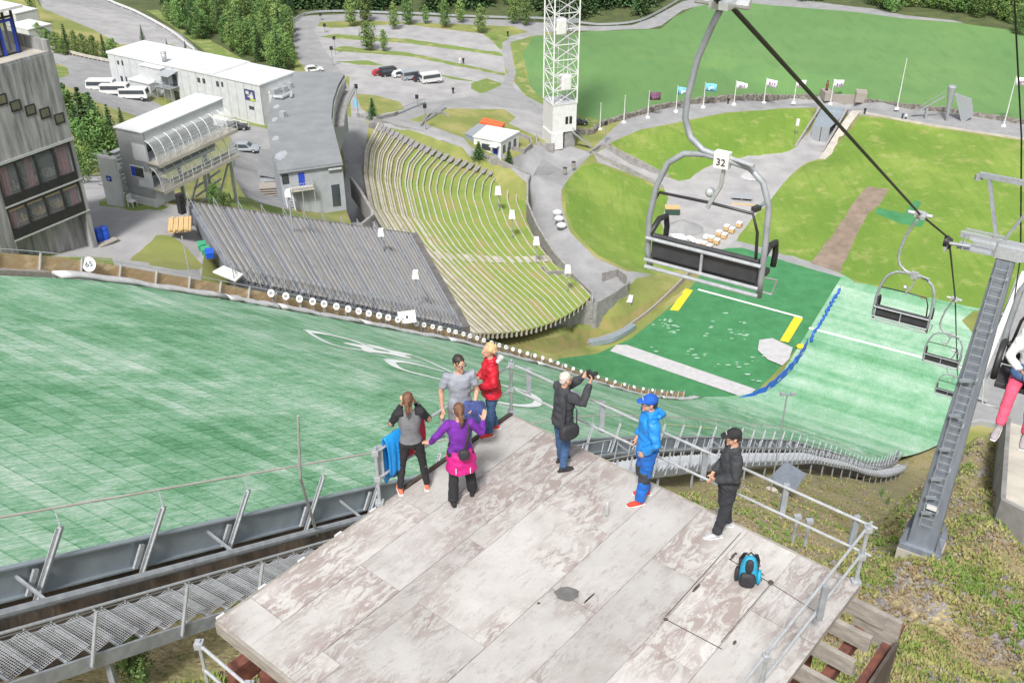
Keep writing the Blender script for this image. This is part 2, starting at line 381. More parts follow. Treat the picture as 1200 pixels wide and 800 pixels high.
def deckmat():
    m = mat('weathered_painted_plywood', (.43, .418, .402), (.35, .338, .322), 1.2, .8, bump=.12, bsc=18, detail=10)
    N, L, b = nodes_of(m)
    # peeled areas showing reddish plies, in swirls along the grain
    tc = N.new('ShaderNodeTexCoord'); mp = N.new('ShaderNodeMapping'); L.new(tc.outputs['Object'], mp.inputs[0]); mp.inputs['Scale'].default_value = (1, 3.2, 1)
    oi = N.new('ShaderNodeObjectInfo')
    big = noise_s(m, .5, detail=4, dist=.5); pat = noise_s(m, 2.6, stretch=(1, 2.6, 1), detail=10, rough=.78, dist=1.3); pat2 = noise_s(m, 5.5, stretch=(1, 4.2, 1), detail=8, rough=.8, dist=1.2)
    k = math_s(m, 'MULTIPLY', ramp(m, big, .40, .54), ramp(m, math_s(m, 'ADD', pat, math_s(m, 'MULTIPLY', pat2, .35)), .635, .70))
    mixin(m, math_s(m, 'MULTIPLY', k, .85), (.225, .18, .168))
    k2 = ramp(m, noise_s(m, 3.2, stretch=(1, 3.0, 1), detail=10, rough=.85), .54, .6); mixin(m, math_s(m, 'MULTIPLY', k2, .6), (.24, .215, .20))
    k3 = ramp(m, noise_s(m, .9, detail=6), .5, .66); mixin(m, math_s(m, 'MULTIPLY', k3, .4), (.49, .48, .47))
    k4 = ramp(m, noise_s(m, 22, detail=6, rough=.8), .6, .7); mixin(m, math_s(m, 'MULTIPLY', k4, .3), (.28, .25, .24))
    # each sheet weathers on its own
    oi2 = N.new('ShaderNodeObjectInfo'); hv = N.new('ShaderNodeHueSaturation'); mr = N.new('ShaderNodeMapRange'); mr.inputs['To Min'].default_value = .82; mr.inputs['To Max'].default_value = 1.16; L.new(oi2.outputs['Random'], mr.inputs['Value']); L.new(mr.outputs[0], hv.inputs['Value'])
    cur = b.inputs['Base Color'].links[0].from_socket; L.new(cur, hv.inputs['Color']); L.new(hv.outputs[0], b.inputs['Base Color'])
    return m
M_deck = deckmat()
def cloth(name, c, v=.8, rough=.85, bump=.25, sc_=9): return mat(name, c, tuple(x * v for x in c), sc_, rough, bump=bump, bsc=30)
M_skin = mat('skin', (.55, .32, .22), (.47, .26, .18), 8, .55)
M_steelmesh = mat('steel_grating', (.52, .54, .56), (.42, .44, .46), 12, .5, .3)
# ------------------------------------------------------------------ coarse terrain from surveyed points
ctl = []
def cp(*a):
    for px, py, z in a: ctl.append(P(px, py, z))
def cs(*a):
    for S, W, z in a: q = SWxy(S, W); ctl.append(Vector((q.x, q.y, z)))
# right (near) side of the hill, beside the stairs
for S in range(-90, 111, 8):
    zz = zp(S)
    for W, k in ((-27.6, -1.1), (-31, -1.0), (-36, -1.0), (-46, -.6), (-60, .3), (-90, 2.5)):
        z = zz + k
        if S > 84: z = max(z, -7.6 if W > -34 else -7.1)
        cs((S, W, z))
for S in range(-90, 111, 8):      # beneath the hill and its outer edge
    zz = zp(S)
    for W in (-24, -14, -3): cs((S, W, max(zz - 2.2, -9) if S < 88 else -7.25))
for S in (-90, -70, -50, -30, -12): cs((S, 2.2, zp(S) - .8), (S, 12, zp(S) - 1.5), (S, 30, zp(S) - 4), (S, 70, zp(S) - 10))
for S in (0, 5): cs((S, 2.5, zp(S) - .9))
cs((12, 2.6, 49.4), (18, 2.6, 45.2), (26, 2.6, 39.3), (32, 2.6, 35.3), (36, 2.6, 32.8), (40, 2.6, 29.5), (50, 2.6, 22), (60, 2.6, 14), (70, 2.6, 6.5), (80, 2.6, 1), (88, 2.6, -4))
cs((46, 11, 10), (52, 14, 3), (60, 12, -2), (70, 12, -4), (80, 11, -5.5), (40, 10, 20))
cs((19, 15.2, 48.9), (48.5, 18.5, 33.5), (30, 16.5, 43.0), (40, 17.5, 38))      # top of the grey stand
cp((1140, 600, 54.4), (1122, 565, 52.5), (1150, 512, 50), (1135, 517, 49.3), (1180, 600, 54.4), (1230, 600, 54.4), (1180, 502, 49.6), (1230, 500, 50), (1160, 640, 56.0))
cp((60, 300, 50.6), (115, 290, 50), (180, 262, 49.6), (225, 236, 49.6), (205, 300, 50), (140, 232, 48.5), (110, 225, 46), (160, 232, 48.8))
cp((236, 236, 47.5), (290, 240, 46), (300, 232, 44), (400, 270, 38.6), (470, 278, 33.5))
cp((110, 200, 36), (130, 190, 33), (150, 165, 29), (90, 130, 24), (115, 105, 18), (95, 88, 17), (75, 65, 17), (140, 105, 17), (170, 128, 16), (160, 118, 16.5), (230, 150, 15.2), (320, 160, 15))
cp((30, 45, 16), (0, 30, 17), (-80, 30, 20), (-80, 120, 28), (-150, 250, 50))
cp((100, 12, 12), (200, 60, 11), (60, 5, 14), (280, 40, 8), (340, 25, 5), (340, 80, 9), (400, 75, 7), (300, 60, 10), (330, 150, 14.5), (285, 178, 14.3), (305, 205, 15.5), (325, 235, 17), (300, 235, 17))
cp((345, 245, 17.5), (405, 245, 18), (412, 205, 15), (435, 260, 18), (400, 262, 18.5), (445, 275, 17), (425, 180, 12), (432, 150, 10.3), (415, 150, 11), (412, 120, 8.5), (470, 280, 13))
cp((600, 50, 4.5), (500, 50, 5.5), (420, 30, 5), (420, 110, 7), (480, 110, 6.5), (560, 90, 4.5), (610, 100, 3), (500, 22, 4.5), (380, 20, 5), (600, 30, 4))
cp((440, 140, 10), (480, 150, 8.6), (540, 172, 6.6), (600, 200, 4.6), (620, 206, 4), (590, 180, 5), (520, 160, 7.4))
cp((470, 128, 8.6), (490, 138, 8.2), (560, 118, 5), (520, 125, 7), (620, 120, 3), (600, 140, 4))
cp((656, 168, 2), (690, 175, 1.8), (640, 200, 2.6), (700, 150, 1), (800, 130, .2), (880, 122, 0), (960, 120, 0), (1050, 128, 0), (1130, 140, 0), (1210, 155, 0), (1300, 170, 0))
cp((715, 168, 1.2), (750, 153, .6), (850, 133, 0), (957, 128, 0), (1010, 136, 0), (1120, 154, 0))
cp((612, 45, 3), (620, 90, 2), (700, 40, 0), (800, 60, 0), (900, 40, 0), (1000, 40, 0), (1150, 60, 0), (800, 100, 0), (1000, 100, 0), (1150, 120, 0), (1300, 100, 0), (900, 0, 0), (1100, 0, 2), (700, 10, 1), (800, 5, 1))
for x in (-400, -200, 0, 200, 400, 650): ctl.append(Vector((x, 420, 2 + abs(x) * .01))); ctl.append(Vector((x, 700, 30))); ctl.append(Vector((x, 1300, 120)))
for x, y, z in ((-400, 100, 60), (-400, 250, 30), (-250, 250, 20), (-160, 260, 14), (400, 100, 10), (400, 250, 4), (250, 200, 0), (300, 50, 30), (120, 20, 55), (-160, 0, 80), (0, -60, 95), (200, -60, 90), (-200, -80, 110), (120, 60, 24), (170, 110, 4)): ctl.append(Vector((x, y, z)))
# bowl: lawns, inner path
cp((720, 185, -1), (700, 192, 0.6), (690, 190, 1.2), (740, 208, -2.6), (787, 215, -5), (850, 188, -4.5), (800, 170, -1.6), (870, 160, -2), (930, 178, -4.4), (963, 186, -4.4), (925, 207, -5), (890, 240, -5.6), (860, 282, -6.4), (815, 295, -6.6), (780, 265, -6.2), (777, 222, -5.2))
cp((955, 150, -5.2), (975, 152, -5.2), (967, 138, -5.2), (984, 138, -5.2), (950, 166, -5), (972, 168, -5), (962, 130, -5.2), (990, 131, -5.2), (963, 122, 0), (993, 125, 0), (927, 172, -3.9), (944, 148, -1.8), (956, 128, -.1), (968, 180, -4.2), (985, 155, -1.8), (998, 132, 0))
cp((662, 218, 1.6), (662, 245, 1), (672, 272, .2), (700, 300, -1), (720, 230, -3), (720, 270, -3.5), (760, 300, -6), (770, 322, -6.4), (745, 318, -3.5), (735, 318, -2.4), (705, 345, -1.6), (700, 355, -1.4), (722, 345, -2.0), (655, 300, .6), (640, 250, 2), (630, 220, 3))
cp((690, 350, -1), (676, 332, -.7), (650, 322, .1))
cp((1000, 180, -2.4), (1010, 240, -4.6), (1100, 200, -2), (1100, 280, -4.8), (1195, 200, -1), (1190, 290, -4.6), (960, 250, -5.8), (985, 322, -7), (940, 303, -7), (870, 288, -7), (1000, 330, -7), (1100, 352, -7), (1190, 372, -7), (1260, 300, -5), (1260, 400, -5.5), (1210, 385, -6.6))
cp((850, 300, -7), (840, 310, -7), (812, 338, -7), (760, 378, -7), (720, 412, -7), (665, 422, -7), (640, 424, -7), (690, 414, -7), (712, 407, -7), (740, 393, -7), (770, 370, -7), (793, 346, -7), (818, 322, -7), (838, 306, -7), (900, 380, -7.03), (850, 430, -7.03), (800, 460, -7.03), (960, 350, -7.03), (760, 440, -7.03), (700, 430, -7.03))
cp((840, 300, -6.6), (800, 315, -6.4), (770, 350, -5.6), (745, 365, -5.4), (730, 380, -5.6), (680, 402, -6), (640, 412, -6.2), (600, 412, -6), (600, 404, -5.2), (560, 400, -5), (660, 398, -5.2), (700, 380, -5.2))
# amphitheatre bowl beneath its steps (follows the steps, a little lower)
TER = [[(444, 146), (429, 175), (427, 205), (434, 243), (455, 280), (487, 321), (528, 368), (556, 392)],
       [(531, 186), (514, 205), (510, 225), (520, 262), (541, 293), (575, 327), (612, 360), (634, 384)],
       [(620, 212), (616, 222), (616, 240), (627, 265), (640, 288), (657, 312), (675, 332), (692, 350)]]
TZ = [9.5, 4.6, -.6]
def tz(u): return TZ[0] * (1 - u) + TZ[2] * u
def ter_px(u, v):
    """u across the arcs (0 outer), v along them"""
    k = v * 7; i = min(6, int(k)); t = k - i
    q = []
    for arc in TER: q.append((lerp(arc[i][0], arc[i + 1][0], t), lerp(arc[i][1], arc[i + 1][1], t)))
    a = (1 - u) * (1 - 2 * u); b = 4 * u * (1 - u); c = u * (2 * u - 1)
    return (q[0][0] * a + q[1][0] * b + q[2][0] * c, q[0][1] * a + q[1][1] * b + q[2][1] * c)
for i in range(9):
    for j in range(11):
        u = i / 8; v = j / 10; px, py = ter_px(u, v); p = P(px, py, tz(u)); p.z -= 2.2; ctl.append(p)
tin = delaunay_2d_cdt([Vector((p.x, p.y)) for p in ctl], [], [], 0, 1e-3)
tv = []
for p, orig in zip(tin[0], tin[3]): tv.append(Vector((p.x, p.y, ctl[orig[0]].z)))
TIN = BVHTree.FromPolygons(tv, [tuple(f) for f in tin[2]])
def hz(x, y):
    h = TIN.ray_cast(Vector((x, y, 400)), Vector((0, 0, -1)))
    return h[0].z if h[0] is not None else 0.0
def G(px, py):
    r = ray(px, py); h = TIN.ray_cast(EYE, r.normalized())
    return h[0] if h[0] is not None else P(px, py, 0)
def gz(p, dz=0): return Vector((p[0], p[1], hz(p[0], p[1]) + dz))
# ------------------------------------------------------------------ ground regions (pixel outlines brought down onto the terrain)
REG = [
 ('forest_floor', M_forestfloor, [(100, -60), (130, 5), (200, 45), (240, 70), (300, 85), (345, 88), (345, 30), (370, 22), (480, 22), (600, 27), (680, 30), (760, 22), (800, 2), (850, -60)]),
 ('meadow', M_rough, [(345, 30), (420, 20), (600, 24), (645, 28), (645, 45), (612, 45), (600, 60), (606, 85), (625, 105), (640, 130), (700, 143), (640, 120), (560, 100), (400, 30)]),
 ('field', M_field, [(608, 45), (690, 37), (775, 34), (790, 20), (830, 2), (900, 4), (1015, 14), (1117, 26), (1182, 35), (1260, 45), (1400, 150), (1300, 160), (1200, 146), (1110, 131), (1060, 126), (1010, 119), (960, 115), (880, 115), (800, 123), (745, 137), (706, 142), (660, 131), (635, 118), (620, 100), (618, 85), (612, 65)]),
 ('grass_verge', M_verge, [(600, 45), (625, 43), (612, 62), (615, 85), (622, 102), (636, 116), (655, 130), (700, 140), (706, 146), (690, 150), (660, 140), (630, 127), (607, 112), (600, 105), (606, 90), (603, 65)]),
 ('car_park', M_gravel, [(344, 25), (420, 17), (600, 26), (640, 35), (590, 55), (592, 85), (606, 100), (618, 115), (660, 150), (640, 165), (560, 128), (500, 125), (440, 150), (412, 140), (409, 90), (380, 85), (350, 60)]),
 ('grass_island', M_rough, [(370, 22), (600, 27), (645, 32), (600, 42), (590, 58), (570, 40), (470, 28), (390, 33), (366, 30)]),
 ('grass_island', M_verge, [(374, 43), (392, 40), (480, 46), (588, 62), (590, 66), (480, 51), (388, 45)]),
 ('grass_island', M_verge, [(386, 58), (402, 54), (480, 62), (592, 86), (592, 89), (480, 66), (395, 60)]),
 ('grass_island', M_verge, [(392, 72), (432, 71), (450, 77), (420, 76)]),
 ('grass_island', M_verge, [(552, 97), (570, 92), (588, 98), (584, 107), (562, 109), (552, 104)]),
 ('grass_island', M_verge, [(500, 84), (530, 90), (560, 96), (530, 93)]),
 ('grass_island', M_rough, [(418, 110), (440, 112), (470, 120), (474, 128), (440, 136), (424, 128)]),
 ('grass_island', M_rough, [(520, 128), (590, 128), (605, 137), (590, 150), (555, 158), (540, 155)]),
 ('car_park_edge', M_verge, [(548, 30), (600, 40), (588, 50), (592, 62), (584, 56), (570, 42)]),
 ('access_road', M_asph, [(340, 22), (352, 19), (420, 16), (600, 24), (690, 31), (740, 30), (762, 22), (800, 2), (830, -5), (850, 0), (800, 12), (775, 30), (760, 34), (690, 36), (620, 38), (600, 31), (420, 24), (375, 26), (368, 35), (378, 55), (400, 85), (415, 112), (400, 110), (380, 92), (352, 75), (343, 45)]),
 ('path', M_asph, [(636, 38), (620, 38), (598, 42), (588, 50), (588, 62), (594, 85), (588, 100), (560, 112), (500, 120), (480, 127), (430, 145), (440, 152), (480, 140), (520, 128), (570, 124), (620, 130), (634, 135), (640, 125), (622, 115), (607, 108), (600, 100), (606, 85), (600, 62), (598, 52), (606, 44), (640, 41)]),
 ('access_road', M_asph, [(860, -8), (940, 0), (1000, 8), (1022, 10), (1060, 18), (1117, 24), (1130, 27), (1060, 22), (1000, 14), (900, 6), (850, 0)]),
 ('access_road', M_gravel, [(30, -30), (50, 10), (110, 35), (140, 52), (200, 52), (232, 62), (225, 52), (200, 33), (160, 14), (100, -10), (90, -30)]),
 ('access_road', M_asph, [(45, 0), (80, 4), (130, 12), (170, 25), (205, 45), (228, 62), (236, 62), (212, 40), (180, 22), (145, 6), (110, -5), (100, -10)]),
 ('grass_verge', M_verge, [(170, 12), (200, 30), (240, 60), (280, 80), (300, 78), (260, 55), (215, 28), (185, 12)]),
 ('yard', M_asph, [(58, 55), (90, 66), (135, 72), (140, 90), (165, 110), (200, 130), (310, 150), (325, 160), (345, 260), (340, 262), (290, 235), (270, 200), (270, 160), (205, 142), (160, 136), (125, 124), (100, 114), (90, 106), (80, 102), (60, 95)]),
 ('grass_verge', M_verge, [(60, 72), (80, 80), (80, 88), (68, 92), (55, 85)]),
 ('yard', M_gravel, [(96, 205), (130, 205), (150, 232), (205, 240), (228, 234), (240, 290), (235, 330), (150, 325), (60, 315), (60, 300), (110, 285), (100, 240)]),
 ('grass_verge', M_verge, [(115, 235), (130, 228), (200, 240), (195, 246), (150, 246), (122, 240)]),
 ('grass_verge', M_rough, [(150, 305), (185, 275), (205, 278), (230, 300), (237, 318), (200, 314)]),
 ('grass_verge', M_verge, [(0, 290), (60, 300), (130, 302), (130, 312), (60, 308), (0, 304)]),
 ('grass_verge', M_verge, [(270, 225), (300, 236), (340, 246), (380, 262), (405, 276), (398, 280), (330, 258), (270, 240)]),
 ('yard', M_asph, [(395, 130), (432, 145), (430, 165), (424, 200), (433, 245), (455, 285), (440, 280), (412, 262), (398, 240), (405, 200)]),
 ('ring_road', M_asph, [(432, 145), (444, 142), (480, 148), (540, 168), (621, 206), (650, 165), (690, 178), (735, 135), (800, 121), (880, 113), (960, 113), (1010, 117), (1060, 124), (1110, 129), (1200, 144), (1300, 160), (1300, 185), (1200, 163), (1120, 152), (1040, 138), (1010, 135), (957, 126), (912, 127), (850, 132), (800, 142), (750, 152), (715, 167), (700, 177), (690, 183), (668, 207), (658, 222), (658, 240), (668, 272), (698, 302), (735, 318), (790, 318), (795, 322), (745, 326), (742, 330), (700, 362), (676, 340), (650, 318), (625, 270), (618, 215), (590, 190), (540, 172), (480, 152), (444, 148), (432, 150)]),
 ('lawn', M_lawn, [(715, 168), (750, 153), (800, 143), (850, 133), (912, 128), (957, 127), (932, 172), (925, 177), (905, 180), (850, 187), (825, 197), (807, 210), (797, 212), (787, 208)]),
 ('bowl_path', M_gravel, [(696, 181), (715, 170), (785, 209), (797, 212), (807, 210), (825, 197), (850, 187), (925, 177), (932, 172), (972, 125), (992, 128), (965, 185), (945, 190), (925, 207), (912, 222), (900, 240), (880, 257), (862, 284), (850, 300), (835, 305), (800, 300), (785, 282), (775, 260), (782, 232), (777, 220), (740, 203), (700, 190)]),
 ('lawn', M_lawn, [(662, 215), (680, 196), (697, 191), (740, 207), (777, 223), (782, 232), (775, 260), (785, 285), (800, 303), (797, 316), (775, 322), (745, 319), (700, 299), (672, 270), (662, 242)]),
 ('lawn', M_lawn, [(950, 190), (968, 186), (1010, 137), (1040, 140), (1120, 154), (1200, 166), (1300, 185), (1320, 420), (1210, 395), (1195, 372), (1100, 352), (985, 324), (940, 305), (862, 286), (880, 257), (900, 240), (912, 222), (927, 207)]),
 ('path', M_asph, [(444, 148), (470, 138), (500, 146), (545, 162), (556, 180), (600, 186), (625, 170), (660, 170), (660, 205), (622, 206), (590, 191), (540, 172), (480, 152)]),
 ('terrace_paving', M_asph, [(1192, 322), (1320, 300), (1330, 600), (1240, 560), (1180, 500), (1150, 498), (1136, 490), (1150, 440), (1170, 380)]),
 ('bowl_path', M_asph, [(940, 303), (862, 282), (850, 292), (870, 297), (940, 312), (985, 330), (1000, 334), (1000, 328), (985, 321)]),
 ('bare_strip', M_dirt, [(1042, 222), (1018, 218), (1000, 238), (985, 262), (950, 308), (985, 320), (1003, 275), (1018, 250), (1034, 236)]),
 ('green_mat', M_carpet, [(1028, 243), (1060, 250), (1072, 234), (1080, 237), (1070, 254), (1084, 258), (1080, 266), (1056, 262), (1026, 250)]),
 ('carpet', M_carpet, [(845, 292), (870, 290), (940, 312), (990, 326), (1000, 333), (960, 380), (905, 440), (872, 472), (860, 482), (830, 484), (780, 470), (700, 446), (640, 428), (655, 420), (700, 414), (740, 396), (775, 368), (805, 342), (825, 318)]),
 ('bank', M_bank, [(556, 397), (640, 388), (700, 368), (742, 345), (770, 322), (797, 317), (845, 292), (822, 315), (800, 338), (772, 362), (735, 388), (700, 402), (640, 413), (580, 412)]),
 ('lawn', M_rough, [(742, 340), (760, 322), (797, 317), (840, 293), (815, 316), (780, 340), (745, 362), (700, 384), (640, 396), (600, 400), (640, 390), (705, 366)]),
]
def region(px, soft=False):  # world polygon
    out = []
    n = len(px)
    for i in range(n):
        a = px[i]; b = px[(i + 1) % n]; k = max(1, int(math.hypot(a[0] - b[0], a[1] - b[1]) / (9 if soft else 25)))
        for j in range(k):
            p = G(lerp(a[0], b[0], j / k), lerp(a[1], b[1], j / k)); w_ = .45 if soft else 0; out.append((p.x + w_ * noise.noise(Vector((p.x * .35, p.y * .35, 1))) + w_ * U(-.35, .35), p.y + w_ * noise.noise(Vector((p.x * .35, p.y * .35, 7))) + w_ * U(-.35, .35)))
    return out
polys = [(n, m, region(px, n in ('lawn', 'meadow', 'grass_verge', 'grass_island', 'car_park_edge', 'bank', 'bare_strip', 'field', 'bowl_path', 'path'))) for n, m, px in REG]
V = []; Eg = []
for n, m, pl in polys:
    k = len(V); V += [Vector(p) for p in pl]; Eg += [(k + i, k + (i + 1) % len(pl)) for i in range(len(pl))]
def grid(x0, x1, y0, y1, st, skip=None):
    y = y0
    while y <= y1:
        x = x0
        while x <= x1:
            if skip is None or not skip(x, y): V.append(Vector((x + U(-.2, .2) * st, y + U(-.2, .2) * st)))
            x += st
        y += st
near = lambda x, y: 0 < x < 46 and 12 < y < 56
grid(-240, 240, -60, 420, 5, near); grid(0, 46, 12, 56, .6)
grid(-1500, 1500, 440, 2400, 120); grid(-1500, -260, -400, 430, 120); grid(260, 1500, -400, 430, 120); grid(-240, 240, -400, -80, 80)
g = delaunay_2d_cdt(V, Eg, [], 0, 1e-4)
gv = []
HB = {}
for p in g[0]:
    x, y = p.x, p.y; S, W = toSW(x, y); z = hz(x, y) - .02
    if W < -28 and S < 70:
        z += .35 * noise.noise(Vector((x * .22, y * .22, 0))) + .16 * noise.noise(Vector((x * .9, y * .9, 3)))
    gv.append(Vector((x, y, z)))
bb = [(n, m, pl, min(q[0] for q in pl), max(q[0] for q in pl), min(q[1] for q in pl), max(q[1] for q in pl)) for n, m, pl in polys]
groups = {}
for f in g[2]:
    cx = sum(gv[i].x for i in f) / 3; cy = sum(gv[i].y for i in f) / 3; hit = -1
    for i in range(len(bb) - 1, -1, -1):
        n, m, pl, a, b, c, d = bb[i]
        if a <= cx <= b and c <= cy <= d and pip(cx, cy, pl): hit = i; break
    if hit < 0:
        S, W = toSW(cx, cy)
        key = ('slope', M_scrub) if (W < -20 and S < 100) else (('hillside', M_rough) if cy < 300 else ('forest_floor', M_forestfloor))
    else: key = (bb[hit][0], bb[hit][1])
    groups.setdefault((key[0], key[1].name), (key, []))[1].append(f)
for (nm, _), (key, fs) in groups.items():
    used = {}; vs = []; ff = []
    for f in fs:
        t = []
        for i in f:
            if i not in used: used[i] = len(vs); vs.append(tuple(gv[i]))
            t.append(used[i])
        ff.append(tuple(t))
    me = bpy.data.meshes.new(nm); me.from_pydata(vs, [], ff); me.materials.append(key[1])
    for p in me.polygons: p.use_smooth = True
    o = bpy.data.objects.new(nm, me); COL.objects.link(o); struct(o)
# ------------------------------------------------------------------ the jump: landing slope and outrun
def sheet(name, m, S0, S1, nS, W0, W1, nW, dz=0):
    vs = []; uv = []
    for i in range(nS + 1):
        S = lerp(S0, S1, i / nS)
        a = W0(S) if callable(W0) else W0; b = W1(S) if callable(W1) else W1
        for j in range(nW + 1):
            W = lerp(a, b, j / nW); vs.append(tuple(hs(S, W, dz))); uv.append((S, W))
    fs = [(i * (nW + 1) + j, (i + 1) * (nW + 1) + j, (i + 1) * (nW + 1) + j + 1, i * (nW + 1) + j + 1) for i in range(nS) for j in range(nW)]
    me = bpy.data.meshes.new(name); me.from_pydata(vs, [], fs); me.materials.append(m)
    l = me.uv_layers.new(name='sw')
    for lp in me.loops: l.data[lp.index].uv = uv[lp.vertex_index]
    for p in me.polygons: p.use_smooth = True
    fixn(me)
    o = bpy.data.objects.new(name, me); COL.objects.link(o); return struct(o)
sheet('landing_slope', M_hill, -85, 92, 180, -27, 0, 12)
sheet('outrun', M_outrun, 92, 147, 60, lambda S: lerp(-27, -31.5, min(1, (S - 92) / 12)), lambda S: lerp(0, -6.2, (S - 92) / 12) if S < 104 else lerp(-6.2, -4.2, (S - 104) / 43), 6, .01)
bl = MB()   # skirt below the landing slope so that it is a solid
for S in range(-85, 92, 3):
    a0, a1 = hs(S, 0, -.02), hs(S + 3, 0, -.02); b0, b1 = a0.copy(), a1.copy(); b0.z -= 3; b1.z -= 3
    bl.add([a0, a1, b1, b0], [(0, 1, 2, 3)])
o = part(bl, 'slope_side', M_conc, None, True); struct(o)
def ribbonH(name, pts, wid, m, dz=.03, close=False):
    mb = MB(); pts = polyline(pts, max(8, len(pts) * 6)); L_ = []
    for i, p in enumerate(pts):
        d = pts[min(i + 1, len(pts) - 1)] - pts[max(i - 1, 0)]; q = Vector((-d.y, d.x)).normalized() * (wid(i / (len(pts) - 1)) if callable(wid) else wid) / 2
        for s_ in (-1, 1):
            x, y = p.x + q.x * s_, p.y + q.y * s_; S, W = toSW(x, y); L_.append((x, y, zp(S) + dz))
    mb.add(L_, [(2 * i, 2 * i + 1, 2 * i + 3, 2 * i + 2) for i in range(len(pts) - 1)])
    return mb
def onhill(px, py, lim=None):
    r = ray(px, py); t = 12.0
    while t < 300:
        p = EYE + r * t; S, W = toSW(p.x, p.y)
        if p.z <= zp(S): return p
        t += .05
    return P(px, py, -7)
# ================================================================== marks painted on the slope
def hpoly(px): return [onhill(*q) for q in px]
mk = MB()
def mark(px, wid):
    b_ = ribbonH('m', [Vector((p.x, p.y)) for p in hpoly(px)], wid, None, .035); mk.add(b_.v, b_.f)
mark([(361, 389), (372, 390), (392, 394), (412, 399), (432, 406), (442, 409)], lambda t: .75 if .02 < t < .3 else .5)
mark([(361, 389), (370, 395), (384, 402), (400, 407), (425, 411), (436, 414)], lambda t: .28)
mark([(458, 411), (480, 416), (500, 423), (515, 430), (530, 437)], .25)
mark([(456, 423), (470, 424), (486, 427), (503, 431), (520, 436)], lambda t: .7 - .35 * t)
mark([(456, 423), (464, 430), (480, 436), (500, 441), (516, 445), (535, 447)], lambda t: .6 - .35 * t)
mark([(588, 452), (606, 456), (620, 461), (630, 468), (629, 474), (616, 476), (596, 474), (575, 470)], .45)
c_ = onhill(447, 411)
fl = [Vector((c_.x, c_.y)) + (D2 * math.cos(a) * 2.1 + N2 * math.sin(a) * 1.15) * (1 + .22 * math.cos(5 * a)) for a in [i * math.pi / 20 for i in range(41)]]
fi = [Vector((c_.x, c_.y)) + (D2 * math.cos(a) * .6 + N2 * math.sin(a) * .3) for a in [i * math.pi / 20 for i in range(41)]]
vv = []
for a, b_ in zip(fl, fi):
    for p in (a, b_): S, W = toSW(p.x, p.y); vv.append((p.x, p.y, zp(S) + .035))
mk.add(vv, [(2 * i, 2 * i + 1, 2 * i + 3, 2 * i + 2) for i in range(40)])
M_mark = mat('white_line_paint', (.80, .82, .80), (.70, .75, .72), 2, .8)
struct(part(mk, 'painted_emblem', M_mark, None, True))
mk = MB()
M_ymark = mat('pale_yellow_line', (.55, .60, .30), (.45, .55, .3), 1, .8)
mark([(455, 394), (470, 398), (488, 403), (505, 408), (530, 416)], .22); mark([(600, 436), (640, 450), (690, 466), (740, 484), (760, 493)], .3)
mark([(780, 497), (810, 500), (850, 505)], .2)
struct(part(mk, 'painted_line', M_ymark, None, True))
mk = MB()
def strip(px1, px2, z, wid, mb):
    a = P(*px1, z); b = P(*px2, z); mb.bar(a, b, wid, .012, up=(0, 0, 1))
strip((948, 384), (1128, 431), -6.96, .55, mk)
strip((818, 339), (940, 372), -6.96, .5, mk)
struct(part(mk, 'white_cross_line', M_mark, None, True))
mk = MB()
for pl in ([(803, 338), (812, 340), (795, 364), (785, 363)], [(931, 371), (941, 373), (924, 401), (914, 399)]):
    mk.prism([tuple(P(*q, -6.96).xy) for q in pl], -6.975, -6.955)
M_yel = mat('yellow_mat', (.80, .56, .02), (.7, .48, .03), 2, .8)
struct(part(mk, 'yellow_corner_mark', M_yel, None, True))
mk = MB()
for pl in ([(722, 404), (735, 404), (886, 456), (872, 467), (862, 462), (715, 411)], [(890, 398), (905, 396), (929, 407), (925, 420), (917, 428), (900, 421), (888, 410)]):
    mk.prism([tuple(P(*q, -6.97).xy) for q in pl], -6.985, -6.965)
struct(part(mk, 'bare_concrete_strip', M_blotch, None, True))
M_scrapl = mat('torn_pale_underlay', (.20, .38, .25), (.34, .50, .38), 3, .9)
mk = MB()
for cx, cy, n in ((775, 378, 16), (785, 386, 8), (853, 363, 3), (866, 387, 5), (863, 394, 5), (833, 395, 3), (815, 412, 6), (815, 417, 4), (876, 378, 3), (873, 428, 7), (891, 418, 6), (843, 428, 3), (880, 442, 3), (760, 409, 3), (830, 380, 3)):
    for _ in range(n):
        p = P(cx + U(-11, 11), cy + U(-5, 5), -6.96); a = U(0, 3.1); r1 = U(.08, .6); r2 = U(.05, .2)
        mk.prism([(p.x + r1 * math.cos(a + k) * (1 if j % 2 else .8) - r2 * math.sin(a + k) * .2, p.y + r1 * .4 * math.sin(a + k)) for j, k in enumerate((0, 1.1, 2.2, 3.3, 4.4, 5.4))], -6.975, -6.95)
struct(part(mk, 'torn_carpet_patches', M_scrapl, None, True))
# ================================================================== near edge barrier of the slope
bar = thing('edge_barrier', 'grey steel edge plate with upright posts along the near side of the green slope', 'barrier', hs(-20, -27))
mb = MB(); ss = [s * 2.0 - 60 for s in range(78)]
mb.wall([hs(s, -27) for s in ss], .05, .97, .28); mb.wall([hs(s, -27.06) for s in ss], .12, .99, .95); mb.wall([hs(s, -27.06) for s in ss], .12, .31, .27)
part(mb, 'edge_plate', M_plate, bar)
mb = MB(); mb.tube([hs(s, -27.02, 2.03) for s in ss], .022, 6); part(mb, 'top_rail', M_pale if 'M_pale' in globals() else mat('worn_red_white_rail', (.42, .36, .33), (.5, .48, .46), 3, .6), bar)
posts = [onW(px, py, -27) for px, py in ((30, 690), (155, 658), (258, 632), (350, 612), (425, 594))]
PS = [toSW(p.x, p.y)[0] for p in posts]; k_ = PS[0]
PS = [k_ - 2.4 * i for i in range(9, 0, -1)] + PS
while PS[-1] < 88: PS.append(PS[-1] + 2.4)
